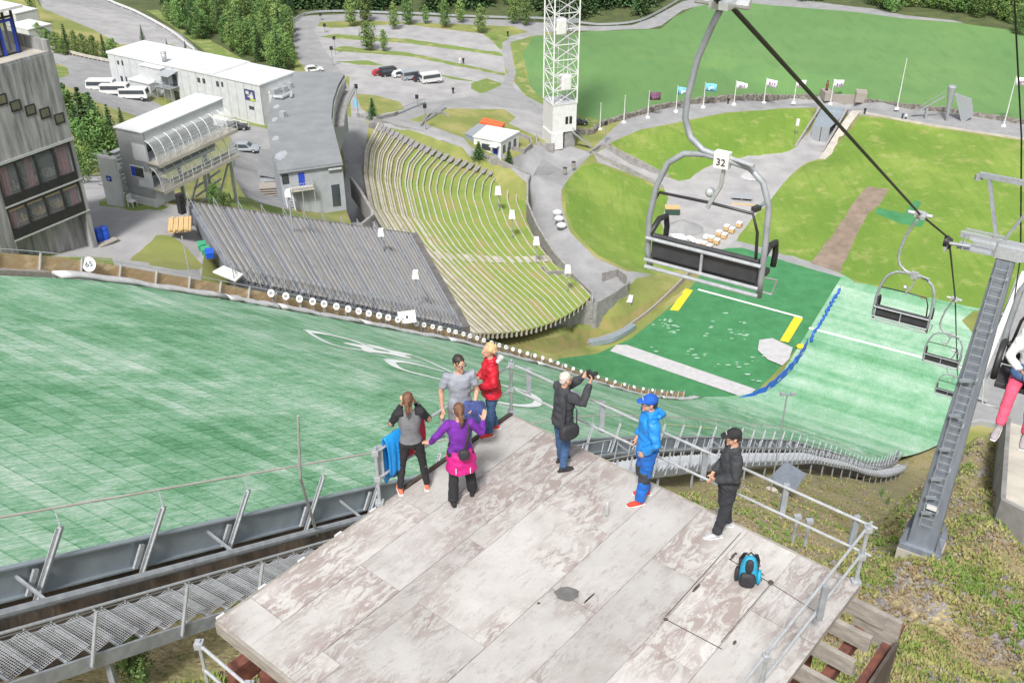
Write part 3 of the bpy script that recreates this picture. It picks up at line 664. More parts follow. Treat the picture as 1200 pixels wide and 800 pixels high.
for s in PS:
    mb = MB(); b0 = hs(s, -27.17, .1); t0 = hs(s + .82, -27.17, 1.68)
    mb.bar(b0, t0, .09, .025, up=D2.to_3d()); mb.bar(b0 + D2.to_3d() * .045, t0 + D2.to_3d() * .045, .015, .09, up=D2.to_3d()); mb.bar(b0 - D2.to_3d() * .045, t0 - D2.to_3d() * .045, .015, .09, up=D2.to_3d())
    mb.bar(hs(s - .05, -27.12, .3), hs(s + .22, -27.12, .85), .05, .1, up=D2.to_3d()); mb.tube([t0, hs(s + .9, -27.02, 2.03)], .012, 5)
    part(mb, 'post', M_galv if s < -2 else M_galvd, bar)
sk = MB(); sk.wall([hs(s, -26.9) for s in ss], .16, .27, [-1.6 if s < 60 else -1.2 for s in ss])
solo(sk, 'retaining_wall', 'brown stained concrete wall under the steel edge plate of the green slope', 'wall', M_wet)
# leaning pole on the barrier
mb = MB(); q = onW(372, 627, -27.3); mb.tube([q, PT(352, 560, 19.6), PT(349, 487, 18.6)], [.035, .03, .022], 7)
solo(mb, 'thin_pole', 'tall thin pale pole with a kink leaning on the steel barrier of the slope', 'pole', M_alum)
# ================================================================== stairs of steel grating beside the slope
def stairs(name, label, S0, S1, rails):
    t = thing(name, label, 'stairway', hs(S0, -28.5))
    st = .46; n = int((S1 - S0) / st)
    g_ = MB(); e_ = MB(); ne = S0 < 0 and S1 < 0
    for i in range(n):
        s = S0 + i * st; z = zp(s) + .02
        if s < -12:  # fine grid of each tread
            for k in range(11):
                a = s + st * (k + .5) / 11; p = SWxy(a, -28.0); q_ = SWxy(a, -28.98); g_.bar((p.x, p.y, z), (q_.x, q_.y, z), .006, .012)
            for k in range(22):
                w_ = -28.02 - k * .0455; p = SWxy(s, w_); q_ = SWxy(s + st, w_); g_.bar((p.x, p.y, z), (q_.x, q_.y, z), .006, .010)
        else:
            p = SWxy(s + st * .5, -28.5); g_.box((0, 0, 0), (st * .80, .98, .03), Matrix.Translation((p.x, p.y, z)) @ rotz(A58))
        p = SWxy(s + .01, -28.5); e_.box((0, 0, 0), (.035, .98, .05), Matrix.Translation((p.x, p.y, z + .005)) @ rotz(A58))
    part(g_, 'treads', M_steelmesh, t); part(e_, 'tread_nosings', M_galv, t)
    xs = [S0 + (S1 - S0) * i / max(1, int((S1 - S0) / 2)) for i in range(int((S1 - S0) / 2) + 1)]
    for W in (-27.94, -29.04):
        mb = MB(); mb.wall([hs(s, W) for s in xs], .05, .06, -.24); part(mb, 'stringer', M_galvd, t)
    mb = MB(); mb.tube([hs(s, -29.05, 1.07) for s in xs], .028, 8); mb.tube([hs(s, -29.02, .97) for s in xs], .012, 6); part(mb, 'handrail', M_galv, t)
    if rails:
        mb = MB(); mb.tube([hs(s, -27.9, 1.25) for s in xs], .025, 7); part(mb, 'handrail', M_galv, t)
    pitch = 1.75 if not rails else 1.25
    s = S0 + .4
    while s < S1:
        mb = MB(); mb.bar(hs(s, -29.09, -.15), hs(s + .34, -29.09, 1.0), .06, .035, up=D2.to_3d()); mb.tube([hs(s + .34, -29.09, .98), hs(s + .3, -29.05, 1.06)], .02, 6); part(mb, 'post', M_galvd if rails else M_galv, t)
        if rails:
            mb = MB(); mb.bar(hs(s, -27.9, -.1), hs(s + .36, -27.9, 1.25), .04, .025, up=D2.to_3d()); part(mb, 'post', M_galvd, t)
        s += pitch
    for s in range(int(S0), int(S1), 4):
        mb = MB(); p = hs(s, -28.95, -.1); mb.bar(p, (p.x, p.y, p.z - 1.6), .1); part(mb, 'support', M_galvd, t)
    return t
stairs('stairway', 'galvanised grating stairway with one long handrail, coming up at the lower left of the photo', -40, -10.2, False)
stairs('stairway', 'galvanised stairway with railings on both sides curving away right of the platform', -8.5, 88, True)
mb = MB(); mb.tube([hs(s, -27.62, .42) for s in ss], .075, 8); mb.tube([hs(s, -27.45, .2) for s in ss], .03, 6)
for s in range(-56, 90, 4): mb.bar(hs(s, -27.62, .42), hs(s - .1, -27.0, .75), .05)
solo(mb, 'water_pipe', 'grey water pipe on brackets running down between slope wall and stairway', 'pipe', M_galvd)
# ================================================================== far edge of the slope: boards, posts, padding, number discs
fe = thing('edge_barrier', 'tan plank barrier with pale posts along the far side of the green slope', 'barrier', hs(10, .8))
S_ = [s * 1.5 - 40 for s in range(86)]
mb = MB(); mb.wall([hs(s, 1.5) for s in S_], .06, .8, -.75); part(mb, 'boards', M_wood, fe)
mb = MB(); mb.wall([hs(s, 1.05) for s in S_], .86, -.22, -.42); part(mb, 'walkway', M_galvd, fe)
mb = MB(); mb.tube([hs(s, 1.42, 1.05) for s in S_], .022, 6); part(mb, 'top_rail', M_alum, fe)
for i in range(48):
    s = -12 + i * 2.1
    mb = MB(); mb.bar(hs(s, 1.4, -.35), hs(s + .4, 1.42, 1.0), .11, .06, up=D2.to_3d()); part(mb, 'post', M_alum, fe)
pd = MB()
def padseg(a, b, wd, hh):
    xs = [lerp(a, b, i / 12) for i in range(13)]
    k = len(pd.v); n = 8
    for i, s in enumerate(xs):
        wob = .04 * math.sin(i * 1.9 + a) + .03 * math.sin(i * .7)
        for j in range(n):
            an = 2 * math.pi * j / n; pd.v.append(hs(s, .42 + wd * math.cos(an) + wob, .12 + hh * math.sin(an) + wob))
    pd.add([], []); fs = [(k + i * n + j, k + (i + 1) * n + j, k + (i + 1) * n + (j + 1) % n, k + i * n + (j + 1) % n) for i in range(12) for j in range(n)]
    pd.f += fs; pd.m += [0] * len(fs); pd.f.append(tuple(k + j for j in range(n))); pd.m.append(0); pd.f.append(tuple(k + 12 * n + j for j in range(n))); pd.m.append(0)
padseg(-1.2, 8.6, .44, .2); padseg(8.7, 12.5, .44, .2); padseg(12.6, 20, .44, .2); padseg(20.1, 30, .44, .2); padseg(30.1, 44, .44, .2); padseg(44.1, 60, .44, .2); padseg(60.1, 76, .44, .2); padseg(76.1, 90, .44, .2)
solo(pd, 'padding', 'long white padded roll lying along the far edge of the green slope', 'padding', M_pad, smooth=True)
mb = MB(); mb.wall([hs(s, .5) for s in (-40, -20, -10, -5, -1.5)], .4, .22, -.2); solo(mb, 'kerb', 'brownish grey low kerb left of the white padding', 'kerb', M_plank)
# number discs
M_disc = mat('white_disc', (.6, .6, .59), (.52, .52, .52), 2, .5); M_ink = mat('dark_print', (.02, .06, .045), (.015, .04, .03), 3, .9, spec=.1); M_signp = M_galvd
def faceM(p, size=1.0):
    """a frame at p facing back up the slope toward the viewers (local x right, y up, z towards them)"""
    d = (EYE - Vector(p)); d.z = 0
    z = Vector((-D2.x * .55 - N2.x * .6, -D2.y * .55 - N2.y * .6, .42)).normalized(); x = Vector((0, 0, 1)).cross(z).normalized(); y = z.cross(x)
    return Matrix.Translation(p) @ Matrix((x, y, z)).transposed().to_4x4()
num = 60
marks = [(102, 327, 1.15)] + [(px, None, 1) for px in (317, 334, 350, 365, 379, 393, 407, 419, 431, 443, 454, 465, 487, 496, 506, 515, 525, 533, 542, 550, 558, 566, 575, 584, 592, 600, 608, 617, 626, 635, 644, 653, 662, 671, 680, 690, 700, 710, 720, 731, 742, 753, 764, 775, 786)]
def edgeS(px, W=1.35):
    # station where the far edge crosses image column px
    a = -40.0
    while a < 96:
        p = hs(a, W, 1); x = 600 + F * p.x / (p.y * cT + (H - p.z) * sT)
        if x >= px: return a
        a += .05
    return a
for i, (px, py, k) in enumerate(marks):
    s = edgeS(px); p = hs(s, 1.3, .95 if i else .75); r = (.25 if i < 14 else .2) if i else .38
    p = p - (D2 * .12 + N2 * .1).to_3d()
    M = faceM(p)
    mb = MB(); mb.tube([(0, 0, -.012), (0, 0, .012)], [(r * .86, r), (r * .86, r)], 20, M=M)
    nn = str(65 if i == 0 else 84 + i)
    o = solo(mb, 'distance_marker', 'large white round distance disc numbered 65 standing alone at the left of the plank barrier' if i == 0 else 'small white round distance disc in the row along the far edge of the green slope', 'distance marker', M_disc, loc=p, group=None if i == 0 else 'distance discs along the slope')
    if i == 0 or i < 26:
        t_ = text(nn, r * 1.0 if i == 0 else r * .85, Matrix.Translation(-p) @ M @ Matrix.Translation((0, 0, .03)), M_ink, None, 'numeral', .006); t_.parent = o
    mb = MB(); mb.bar((0, 0, -.02), (-.0, 0, -1.0), .04); mb.v = [v + Vector((.07 * D2.x, .07 * D2.y, 0)) for v in mb.v]; q_ = part(mb, 'stand', M_signp, None, True); q_.parent = o
mb = MB(); p = hs(edgeS(476), 1.3, 1.25); M = faceM(p); mb.box((0, 0, 0), (1.35, .95, .03), M); o = solo(mb, 'sign_board', 'white rectangular board with small mark among the distance discs', 'sign', M_disc, loc=p)
mb = MB(); mb.box((0, 0, .02), (.16, .2, .01), M); mb.v = [v - p for v in mb.v]; q_ = part(mb, 'printed_mark', M_ink, None, True); q_.parent = o
# low boards where the barrier ends, orange rail
mb = MB(); a, b = P(800, 478, -5.6), P(833, 470, -5.6)
for i in range(12): p = a.lerp(b, i / 11); mb.bar((p.x, p.y, -7.2), (p.x, p.y, -5.8), .12)
mb.bar(a, b, .1, .18); solo(mb, 'wooden_rail', 'short orange brown wooden rail at the end of the white padding', 'rail', mat('orange_wood', (.5, .24, .08), None, 5, .8))
# ================================================================== curved edge wall of the green carpet
cw = MB(); pts = [(600, 421), (640, 417), (675, 412), (705, 402), (735, 388), (765, 366), (790, 342), (815, 317), (838, 299)]
cw.wall(polyline([P(*q, -7.1) for q in pts], 40), .35, 1.25, -.2)
solo(cw, 'edge_wall', 'low curved grey boarded wall bordering the green carpet', 'wall', M_plank)
cw = MB(); cw.wall(polyline([P(*q, -6.1) for q in ((690, 401), (712, 397), (728, 390), (742, 381))], 14), 1.2, .3, -.5)
solo(cw, 'metal_chute', 'blue grey sheet metal strip behind the curved wall', 'ramp', M_plate)
# right side wall of outrun
cw = MB(); cw.wall(polyline([hs(s, -32.4) for s in (96, 112, 125, 140, 155, 166)], 24), .9, 1.5, -.3)
solo(cw, 'edge_wall', 'straight white boarded wall on the right side of the pale outrun', 'wall', M_white)
# blue banner fence across the outrun
M_ban = mat('blue_banner_cloth', (.02, .12, .5), (.015, .09, .40), 2.5, .6, bump=.3)
bn = thing('banner_fence', 'long blue fabric banner fence running across between green carpet and outrun', 'banner', P(900, 440, -7))
px_ = [(850, 478), (862, 476), (880, 470), (900, 459), (920, 441), (936, 422), (946, 405)]
W1 = polyline([P(*q, -7) for q in px_], 40); mb = MB(); W1 = [p + Vector((.09 * math.sin(i * 1.7), .09 * math.cos(i * 1.3), 0)) for i, p in enumerate(W1)]; mb.wall(W1, .12, 1.5, .05); part(mb, 'banner', M_ban, bn)
mb = MB()
for i in range(3, 38, 5):
    p = W1[i]; d = (W1[i + 1] - W1[i - 1]).normalized(); nrm = Vector((d.y, -d.x, 0)); 
    for k in range(5): q_ = p + d * (.22 * k) + nrm * .14 + Vector((0, 0, .62)); mb.bar(q_, q_ + Vector((0, 0, .26 if k % 2 else .18)), .13, .02, up=tuple(nrm))
part(mb, 'white_lettering', M_disc, bn)
for i in range(0, 41, 5): mb = MB(); mb.tube([W1[i], W1[i] + Vector((0, 0, 1.35))], .03, 6); part(mb, 'post', M_frame, bn)
bn = thing('banner_fence', 'narrow crumpled blue net fence on the far part of the outrun edge', 'banner', P(965, 370, -7))
W1 = polyline([P(*q, -7) for q in ((950, 402), (953, 392), (960, 382), (968, 368), (975, 355), (984, 341))], 36); W1 = [p + Vector((.16 * math.sin(i * 2.1), .16 * math.cos(i * 1.9), 0)) for i, p in enumerate(W1)]
mb = MB(); mb.wall(W1, .3, [.45 + .25 * math.sin(i * 1.3) for i in range(37)], 0); part(mb, 'net', M_ban, bn)
mb = MB()
for i in range(0, 37, 6): mb.tube([W1[i], W1[i] + Vector((0, 0, .95))], .03, 6)
part(mb, 'stakes', M_frame, bn)
mb = MB(); p = P(938, 408, -7); mb.ell(p + Vector((0, 0, .35)), (.75, .6, .42), 10, 6); mb.ell(p + Vector((.7, .2, .25)), (.4, .4, .3), 8, 5)
solo(mb, 'yellow_bag', 'bright yellow bag lying by the blue banner fence', 'bag', M_yel, smooth=True)
# ================================================================== grey grandstand: rows stepping down beside the slope
gs = thing('grandstand', 'grey stepped grandstand with long handrails beside the slope', 'grandstand', P(380, 300, 42))
A0, B0 = P(275, 331, 50), P(541, 386, 34.6); A1, B1 = P(221, 241, 50), P(480, 276, 34.6)
NR = 46
M_stand = mat('grey_stand_boards', (.185, .195, .225), (.14, .15, .17), .5, .8, stretch=(.5, .5, 1), bump=.15)
M_riser = mat('pale_stand_edge', (.31, .31, .31), (.24, .24, .24), .6, .8)
tr = MB(); rs = MB(); od = MB(); hr = []
for i in range(NR):
    t = i / NR; t2 = (i + 1) / NR; z = lerp(50, 34.6, t)
    a, b = A0.lerp(B0, t), A1.lerp(B1, t); a2, b2 = A0.lerp(B0, t2), A1.lerp(B1, t2)
    tr.prism([(a.x, a.y), (b.x, b.y), (b2.x, b2.y), (a2.x, a2.y)], z - 1.1, z)
    u = (a - b).normalized(); rs.bar((b2.x, b2.y, z + .012), (a2.x, a2.y, z + .012), .09, .05)
    # seat plank on most rows
    m1 = a.lerp(a2, .3); m2 = b.lerp(b2, .3)
    if i % 5: od.bar((m1.x, m1.y, z + .2), (m2.x, m2.y, z + .2), .16, .05)
part(tr, 'steps', M_stand, gs); part(rs, 'step_edges', M_riser, gs)
o = part(od, 'bench_planks', mat('brownish_bench', (.25, .22, .175), (.20, .20, .20), .5, .8), gs)
for i in list(range(0, NR + 1, 4)):
    t = i / NR; z = lerp(50, 34.6, t); a, b = A0.lerp(B0, t), A1.lerp(B1, t); a.z = b.z = z
    mb = MB(); mb.tube([b + Vector((0, 0, .95)), a + Vector((0, 0, .95))], .03, 6)
    for k in range(7): p = a.lerp(b, k / 6); mb.bar(p, p + Vector((0, 0, .95)), .05)
    part(mb, 'handrail', M_galvd, gs)
for i in range(NR):
    t = (i + .5) / NR; z = lerp(50, 34.6, t); a = A0.lerp(B0, t); b = A1.lerp(B1, t); a.z = b.z = z
    mb = MB(); q_ = a.lerp(b, .03); mb.bar(q_, q_ + Vector((0, 0, 1.0)), .05); mb.bar(q_ + Vector((0, 0, .95)), q_.lerp(b, .07) + Vector((0, 0, .95)), .04); mb.bar(q_.lerp(b, .07), q_.lerp(b, .07) + Vector((0, 0, .95)), .04)
    part(mb, 'end_hoop', M_galvd, gs)
for k in (.36, .68):
    for i in range(2, NR, 3):
        pass
wl = MB(); wl.wall([Vector((*A1.lerp(B1, t / 12).xy, lerp(50, 34.6, t / 12))) for t in range(13)], .3, .35, -1.5); part(wl, 'rear_kerb', M_conc, gs)
wl = MB(); wl.wall([B1 + Vector((.35, 0, 0)), B0 + Vector((.35, 0, 0))], .8, .3, -5.5); part(wl, 'end_wall', M_dconc, gs)
# pale plywood cover, drums and boards at the corner of the stand
mb = MB(); q4 = [P(*q, 50.3) for q in ((249, 318), (262, 311), (285, 321), (276, 329))]; mb.prism([tuple(q.xy) for q in q4], 50.2, 50.3); solo(mb, 'cover_board', 'white flat board at the lower left corner of the grandstand', 'board', M_white)
# ================================================================== amphitheatre of curved rows
am = thing('amphitheatre', 'curved terraces of timber edged grass rows falling to the bowl', 'amphitheatre', P(560, 280, 3))
M_rowgrass = mat('terrace_grass', (.16, .225, .045), (.25, .235, .08), .22, .95, bump=.4, bsc=4, detail=9, c3=(.18, .26, .045), lo=.36, hi=.62)
M_rowdry = mat('terrace_dry_grass', (.24, .23, .095), (.165, .19, .055), .3, .95, bump=.4, bsc=4, detail=9, lo=.36, hi=.62)
def arc(u, n=30): return [P(*ter_px(u, j / n), tz(u)) for j in range(n + 1)]
NA = 26
us = [(i / NA) ** 1.25 for i in range(NA + 1)]
prev = arc(us[0]); zprev = tz(us[0])
for i in range(1, NA + 1):
    cur = arc(us[i]); z = tz(us[i - 1])
    g_ = MB(); vs = []
    for a, b in zip(prev, cur): vs += [(a.x, a.y, z), (b.x, b.y, z)]
    n = len(prev); k2 = [(2 * j, 2 * j + 1, 2 * j + 3, 2 * j + 2) for j in range(n - 1)]
    g_.add(vs, k2)
    part(g_, 'terrace_row', [M_rowdry if i < 10 else M_rowgrass][0], am)
    e = MB(); q_ = [Vector((p.x, p.y, z)) for p in cur]; e.wall(q_, .26 if i < 15 else .2, .1 if i < 15 else .05, -(z - tz(us[i])) - .6)
    part(e, 'row_edge', M_bench if i % 2 else M_benchl, am)
    if i < 13 and i % 2:   # timber seat in the lower part of the steeper rows and thin one above
        e = MB(); mid = [a.lerp(b, .42) for a, b in zip(prev, cur)]; e.wall([Vector((p.x, p.y, z)) for p in mid[int(n * .0):]], .2, .16, .03); part(e, 'seat', M_benchl, am)
    prev = cur
    # short flights of steps where the row meets the rim
    if i < 26:
        a = cur[0]; e = MB(); d = (cur[1] - cur[0]).normalized(); e.bar((a.x, a.y, z + .08), (a.x + d.x * 3, a.y + d.y * 3, z + .08), 1.0, .2); part(e, 'rim_step', M_conc, am)
e = MB(); e.wall(arc(0), .35, .35, -2.5); part(e, 'outer_wall', M_benchl, am)
# cross path
e = MB(); N_ = 40; vs = []
for j in range(N_ + 1):
    u = j / N_; ui = max([q for q in us if q <= u + 1e-6]); 
    v = .615 - .06 * u + .10 * u * u
    for dv in (-.014 - .006 * u, .014 + .006 * u): p = P(*ter_px(u, v + dv), tz(ui) + .12); vs.append(p)
e.add(vs, [(2 * j, 2 * j + 1, 2 * j + 3, 2 * j + 2) for j in range(N_)]); part(e, 'cross_path', M_benchl, am)
# rim wall on the uphill side, retaining wall on the downhill side
rim = [(438, 143), (460, 149), (500, 160), (540, 174), (580, 190), (621, 208)]
rz_ = [9.6, 8.5, 7.0, 5.4, 3.8, 1.8]
e = MB(); e.wall(polyline([P(*q, z) for q, z in zip(rim, rz_)], 30), .4, .9, -4.5); part(e, 'rim_wall', M_conc, am)
def wpts(l): return [P(a, b, c) for a, b, c in l]
e = MB(); e.wall(wpts([(621, 207, 4.0), (618, 215, 3.6), (618, 240, 3), (628, 264, 2.4), (641, 286, 1.8), (652, 302, 1.2), (664, 314, .4)]), .35, .55, -3); part(e, 'side_wall', M_conc, am)
e = MB(); e.wall(wpts([(636, 314, 1.1), (640, 321, 1.1), (661, 320, .4), (670, 322, .3), (694, 345, -.3), (694, 356, -.6), (678, 356, -.6)]), .35, .5, -2.6); part(e, 'side_wall', M_conc, am)
e = MB(); bt = [(520, 382, 8.5), (548, 391, 7.5), (575, 390, 6), (600, 389, 4.5), (625, 386, 2.5), (642, 383, .8), (658, 374, -.3), (680, 361, -1), (699, 358, -1.2)]
e.wall(polyline(wpts(bt), 34), .4, .45, -6.5); part(e, 'retaining_wall', M_conc, am)
pw = MB(); pw.wall(wpts([(699, 358, -1.2), (718, 348, -1.5), (735, 336, -1.8), (736, 328, -1.8), (724, 319, -1.8), (706, 324, -1.6)]), .35, .7, -4.5)
solo(pw, 'parapet_wall', 'angular concrete parapet at the pointed end of the lookout path', 'wall', M_conc)
# junction wall between grey stand and terraces
pw = MB(); pw.wall(wpts([(412, 217, 17), (424, 234, 17), (437, 257, 17.5), (437, 262, 17.5), (425, 272, 17.5)]), .4, 1.4, -2); solo(pw, 'retaining_wall', 'grey concrete wall bending beside the dark yard near the grey building', 'wall', M_conc)
# white covered lamps on poles
def lamp(px, ytop, ybase, big=1.0, zb=None):
    zb = zb if zb is not None else G(px, ybase).z; b = P(px, ybase, zb) if zb is not None else G(px, ybase)
    r0 = ray(px, ytop); t = b.y / r0.y; top = EYE + r0 * t
    h = top.z - b.z
    t_ = thing('lamp_post', LAMPL.pop(0), 'lamp post', b)
    mb = MB(); mb.tube([b, b + Vector((0, 0, h - .5))], [.09, .06], 8); part(mb, 'pole', M_galv, t_)
    mb = MB(); s_ = big * t / 1200
    c = b + Vector((0, 0, h)); w2 = 4.2 * s_; w1 = 2.9 * s_; hh = 9 * s_
    vs = [(c.x + i * w2, c.y + j * w2, c.z - hh) for i, j in ((-1, -1), (1, -1), (1, 1), (-1, 1))] + [(c.x + i * w1, c.y + j * w1, c.z) for i, j in ((-1, -1), (1, -1), (1, 1), (-1, 1))]
    mb.add(vs, [(0, 1, 2, 3), (7, 6, 5, 4), (0, 4, 5, 1), (1, 5, 6, 2), (2, 6, 7, 3), (3, 7, 4, 0)]); part(mb, 'lamp_cover', M_white, t_, bevel=.05)
    return t_
LAMPL = ['white capped lamp post at the near right corner of the grey grandstand', 'white capped lamp post at the upper right corner of the grey grandstand', 'tall grey lamp post with a white lamp at the middle back of the grey grandstand',
         'white capped lamp post on the terraces nearest the rim wall', 'white capped lamp post on the terraces, second down from the rim', 'white capped lamp post on the terraces beside the right side wall', 'white capped lamp post on the terraces nearest the lookout path']
lamp(490, 317, 376, 1.1, 36.5); lamp(449, 268, 305, 1.0, 37.5)
a = lamp(344, 222, 277, 1.0, 44.5)
lamp(584, 219, 262); lamp(600, 247, 294); lamp(628, 278, 325); lamp(664, 311, 358)
mb = MB(); q_ = P(225, 335, 52); mb.tube([q_, PT(213, 277, (q_.y) / ray(213, 277).y)], .04, 6); solo(mb, 'thin_pole', 'thin white pole standing behind the plank barrier near the grass mound', 'pole', M_alum)
# shed under the retaining wall
sh = thing('shed', 'small grey metal shed with sloping roof below the retaining wall', 'shed', P(728, 360, -5.6))
M = Matrix.Translation(P(729, 360, -5.6)) @ rotz(A58 - 1.2); mb = MB(); mb.b2(-1.5, 1.5, -1.1, 1.1, 0, 1.7, M); part(mb, 'body', M_galvd, sh)
mb = MB(); mb.box((0, 0, 1.8), (3.4, 2.6, .1), M); part(mb, 'roof', M_roofw, sh); mb = MB(); mb.b2(1.5, 1.53, -.8, .8, .1, 1.3, M); part(mb, 'opening', M_frame, sh)
# ================================================================== ring wall, ramp walls, tunnels, underpass
rw = MB(); pts = polyline([gz(G(*q)) for q in ((660, 152), (690, 158), (705, 148), (740, 137), (800, 123), (860, 117), (920, 116), (958, 116))], 90); rw.wall([p + Vector((U(-.15, .15), U(-.15, .15), 0)) for p in pts], .9, [U(.9, 1.35) for _ in pts], -.4)
solo(rw, 'stone_wall', 'rough dark stone wall between flagpoles and field, left of the tunnel mouth', 'wall', M_stone)
rw = MB(); pts = polyline([gz(G(*q)) for q in ((1010, 119), (1060, 126), (1110, 131), (1150, 137), (1200, 145), (1260, 154))], 60); rw.wall([p + Vector((U(-.15, .15), U(-.15, .15), 0)) for p in pts], .9, [U(.7, 1.1) for _ in pts], -.4)
solo(rw, 'stone_wall', 'rough dark stone wall between flagpoles and field, right of the tunnel mouth', 'wall', M_stone)
rw = MB()
for px, py, w_, h in ((968, 116, 2.2, 2.2), (1008, 118, 2.6, 2.4)):
    p = G(px, py); rw.box((0, 0, h / 2), (w_, 3.5, h), Matrix.Translation(p) @ rotz(.1 if px < 1000 else -.25))
rw.wall([gz(G(968, 116)), gz(G(1008, 118))], .8, 1.3, -1); solo(rw, 'gate_wall', 'concrete blocks and low wall above the garage tunnel', 'wall', M_plank)
rw = MB(); rw.wall([P(690, 180, 1.6), P(703, 172, 1.2), P(716, 171, 1.0)], .4, .5, -4); rw.wall([P(706, 171, 1.2), P(745, 189, -1.2), P(784, 209, -4.6)], .4, .7, -4.5); rw.wall([P(690, 178, 1.6), P(735, 198, -1.4), P(777, 220, -5)], .4, .5, -3)
solo(rw, 'ramp_walls', 'tapering dark concrete walls on both sides of the sunken ramp', 'wall', M_conc)
tn = thing('tunnel_entrance', 'sunken garage entrance with grey double doors under the ring road', 'tunnel', P(965, 165, -4))
a1, a2 = P(932, 172, -4.2), P(963, 124, .1); b1_, b2_ = P(964, 178, -4.2), P(993, 128, .1)
mb = MB(); mb.wall([a1, a2], .45, [.3, .5], -4); part(mb, 'side_wall', M_conc, tn); mb = MB(); mb.wall([b1_, b2_], .45, [.3, .5], -4); part(mb, 'side_wall', M_conc, tn)
ad, bd = P(950, 163, -4.6), P(970, 166, -4.6); mb = MB(); mb.wall([ad, bd], .2, 3.4, -.3); part(mb, 'door', M_galvd, tn)
mb = MB(); md = ad.lerp(bd, .5); mb.bar(md + Vector((0, -.15, 0)), md + Vector((0, -.15, 3.3)), .12); part(mb, 'door_gap', M_frame, tn)
mb = MB(); u1, u2 = a1.lerp(a2, .45), b1_.lerp(b2_, .45); mb.add([ad + Vector((0, 0, 3.4)), bd + Vector((0, 0, 3.4)), Vector((b2_.x, b2_.y, -.6)), Vector((a2.x, a2.y, -.6)), ad + Vector((0, 0, 3.2)), bd + Vector((0, 0, 3.2)), Vector((b2_.x, b2_.y, -.8)), Vector((a2.x, a2.y, -.8))], [(0, 1, 2, 3), (4, 5, 6, 7)]); mb.bar(Vector((a2.x, a2.y, -.2)), Vector((b2_.x, b2_.y, -.2)), .4, .8); mb.bar(a2.lerp(a1, .3), b2_.lerp(b1_, .3), .25, .25); part(mb, 'sloping_roof', M_plate, tn)
mb = MB(); pp = polyline([P(965, 187, -4.3), P(975, 172, -3.4), P(990, 148, -1.2), P(1003, 131, .2)], 14); mb.wall(pp, 1.9, .18, -.6); solo(mb, 'ramp_path', 'pale paved ramp with kerb right of the garage entrance', 'path', M_benchl)
mb = MB(); mb.wall(polyline([gz(G(*q)) for q in ((1003, 131), (1060, 142), (1120, 152), (1200, 164), (1260, 174))], 30), .5, .35, -.3); solo(mb, 'kerb', 'long pale kerb between ring path and right lawn', 'kerb', M_benchl)
up = thing('underpass', 'concrete underpass with wing walls and thin railings', 'underpass', P(525, 150, 5))
mb = MB(); mb.wall([P(503, 133, 8), P(520, 131, 7.6), P(545, 155, 4.4)], .4, .1, -4); part(mb, 'wing_wall', M_conc, up)
mb = MB(); mb.wall([P(493, 146, 8.6), P(503, 133, 8)], .4, .1, -4); part(mb, 'wing_wall', M_conc, up)
for L_ in ([(466, 134), (498, 121)], [(492, 147), (522, 127)]):
    mb = MB(); a, b = [G(*q) for q in L_]; mb.tube([a + Vector((0, 0, 1.1)), b + Vector((0, 0, 1.1))], .05, 6)
    for k in range(12): p = a.lerp(b, k / 11); mb.bar(p, p + Vector((0, 0, 1.1)), .05)
    mb.bar(a, b, .5, .6); part(mb, 'railing', M_galvd, up)
mb = MB(); mb.wall([gz(G(*q)) for q in ((418, 137), (440, 141), (462, 136), (466, 134))], .4, .7, -.5); solo(mb, 'low_wall', 'low grey wall beside the spruce near the overlook', 'wall', M_conc)
def MW(p, a=A58): return Matrix.Translation(Vector(p)) @ rotz(a)
def facade_pt(px, py, p0, nrm):
    r = ray(px, py); nrm = Vector(nrm); t = (Vector(p0) - EYE).dot(nrm) / r.dot(nrm); return EYE + r * t
# ================================================================== concrete judges tower
pr = P(115, 290, 50); TW = thing('concrete_tower', 'raw concrete tower block with curtained windows at the left edge', 'tower', pr)
M = MW(pr); NF = Vector((-N2.x, -N2.y, 0))
def lf(px, py):   # on the facade: local (x along, z)
    q = M.inverted() @ facade_pt(px, py, pr, NF); return q.x, q.z
ztop = lf(60, 62)[1]; zA = lf(82, 167)[1]; zB = lf(91, 211)[1]; zC = lf(99, 247)[1]; xl = lf(18, 281)[0]; xl2 = lf(0, 205)[0]
mb = MB(); mb.b2(-12, 0, .0, 8, zA + .18, ztop, M); mb.b2(-12, 0, 3.2, 8, -3, zA + .2, M); mb.b2(-12, 0, .7, 3.2, -3, zC - .1, M)
mb.b2(-.32, 0, 0, 3.2, -3, zA + .2, M); mb.b2(-12, xl, 0, 3.2, -3, zA + .2, M)
part(mb, 'walls', M_towerc, TW)
mb = MB(); mb.b2(-12.05, .06, -.06, 3.3, zA + .1, zA + .26, M); mb.b2(-5.5, .02, -.05, 1.2, zB - .05, zB + .06, M); mb.b2(-5.5, .02, -.05, .9, zC - .12, zC - .02, M); part(mb, 'floor_edges', M_alum, TW)
mb = MB(); mb.b2(xl, -.32, 1.6, 1.7, zC, zA + .1, M); part(mb, 'room', M_room, TW)
mb = MB(); mb.b2(xl, -.32, .12, 1.6, zB - .4, zB, M); mb.b2(xl, -.32, .12, 1.6, zC - .02, zC + .05, M); part(mb, 'room_floor', M_pallet, TW)
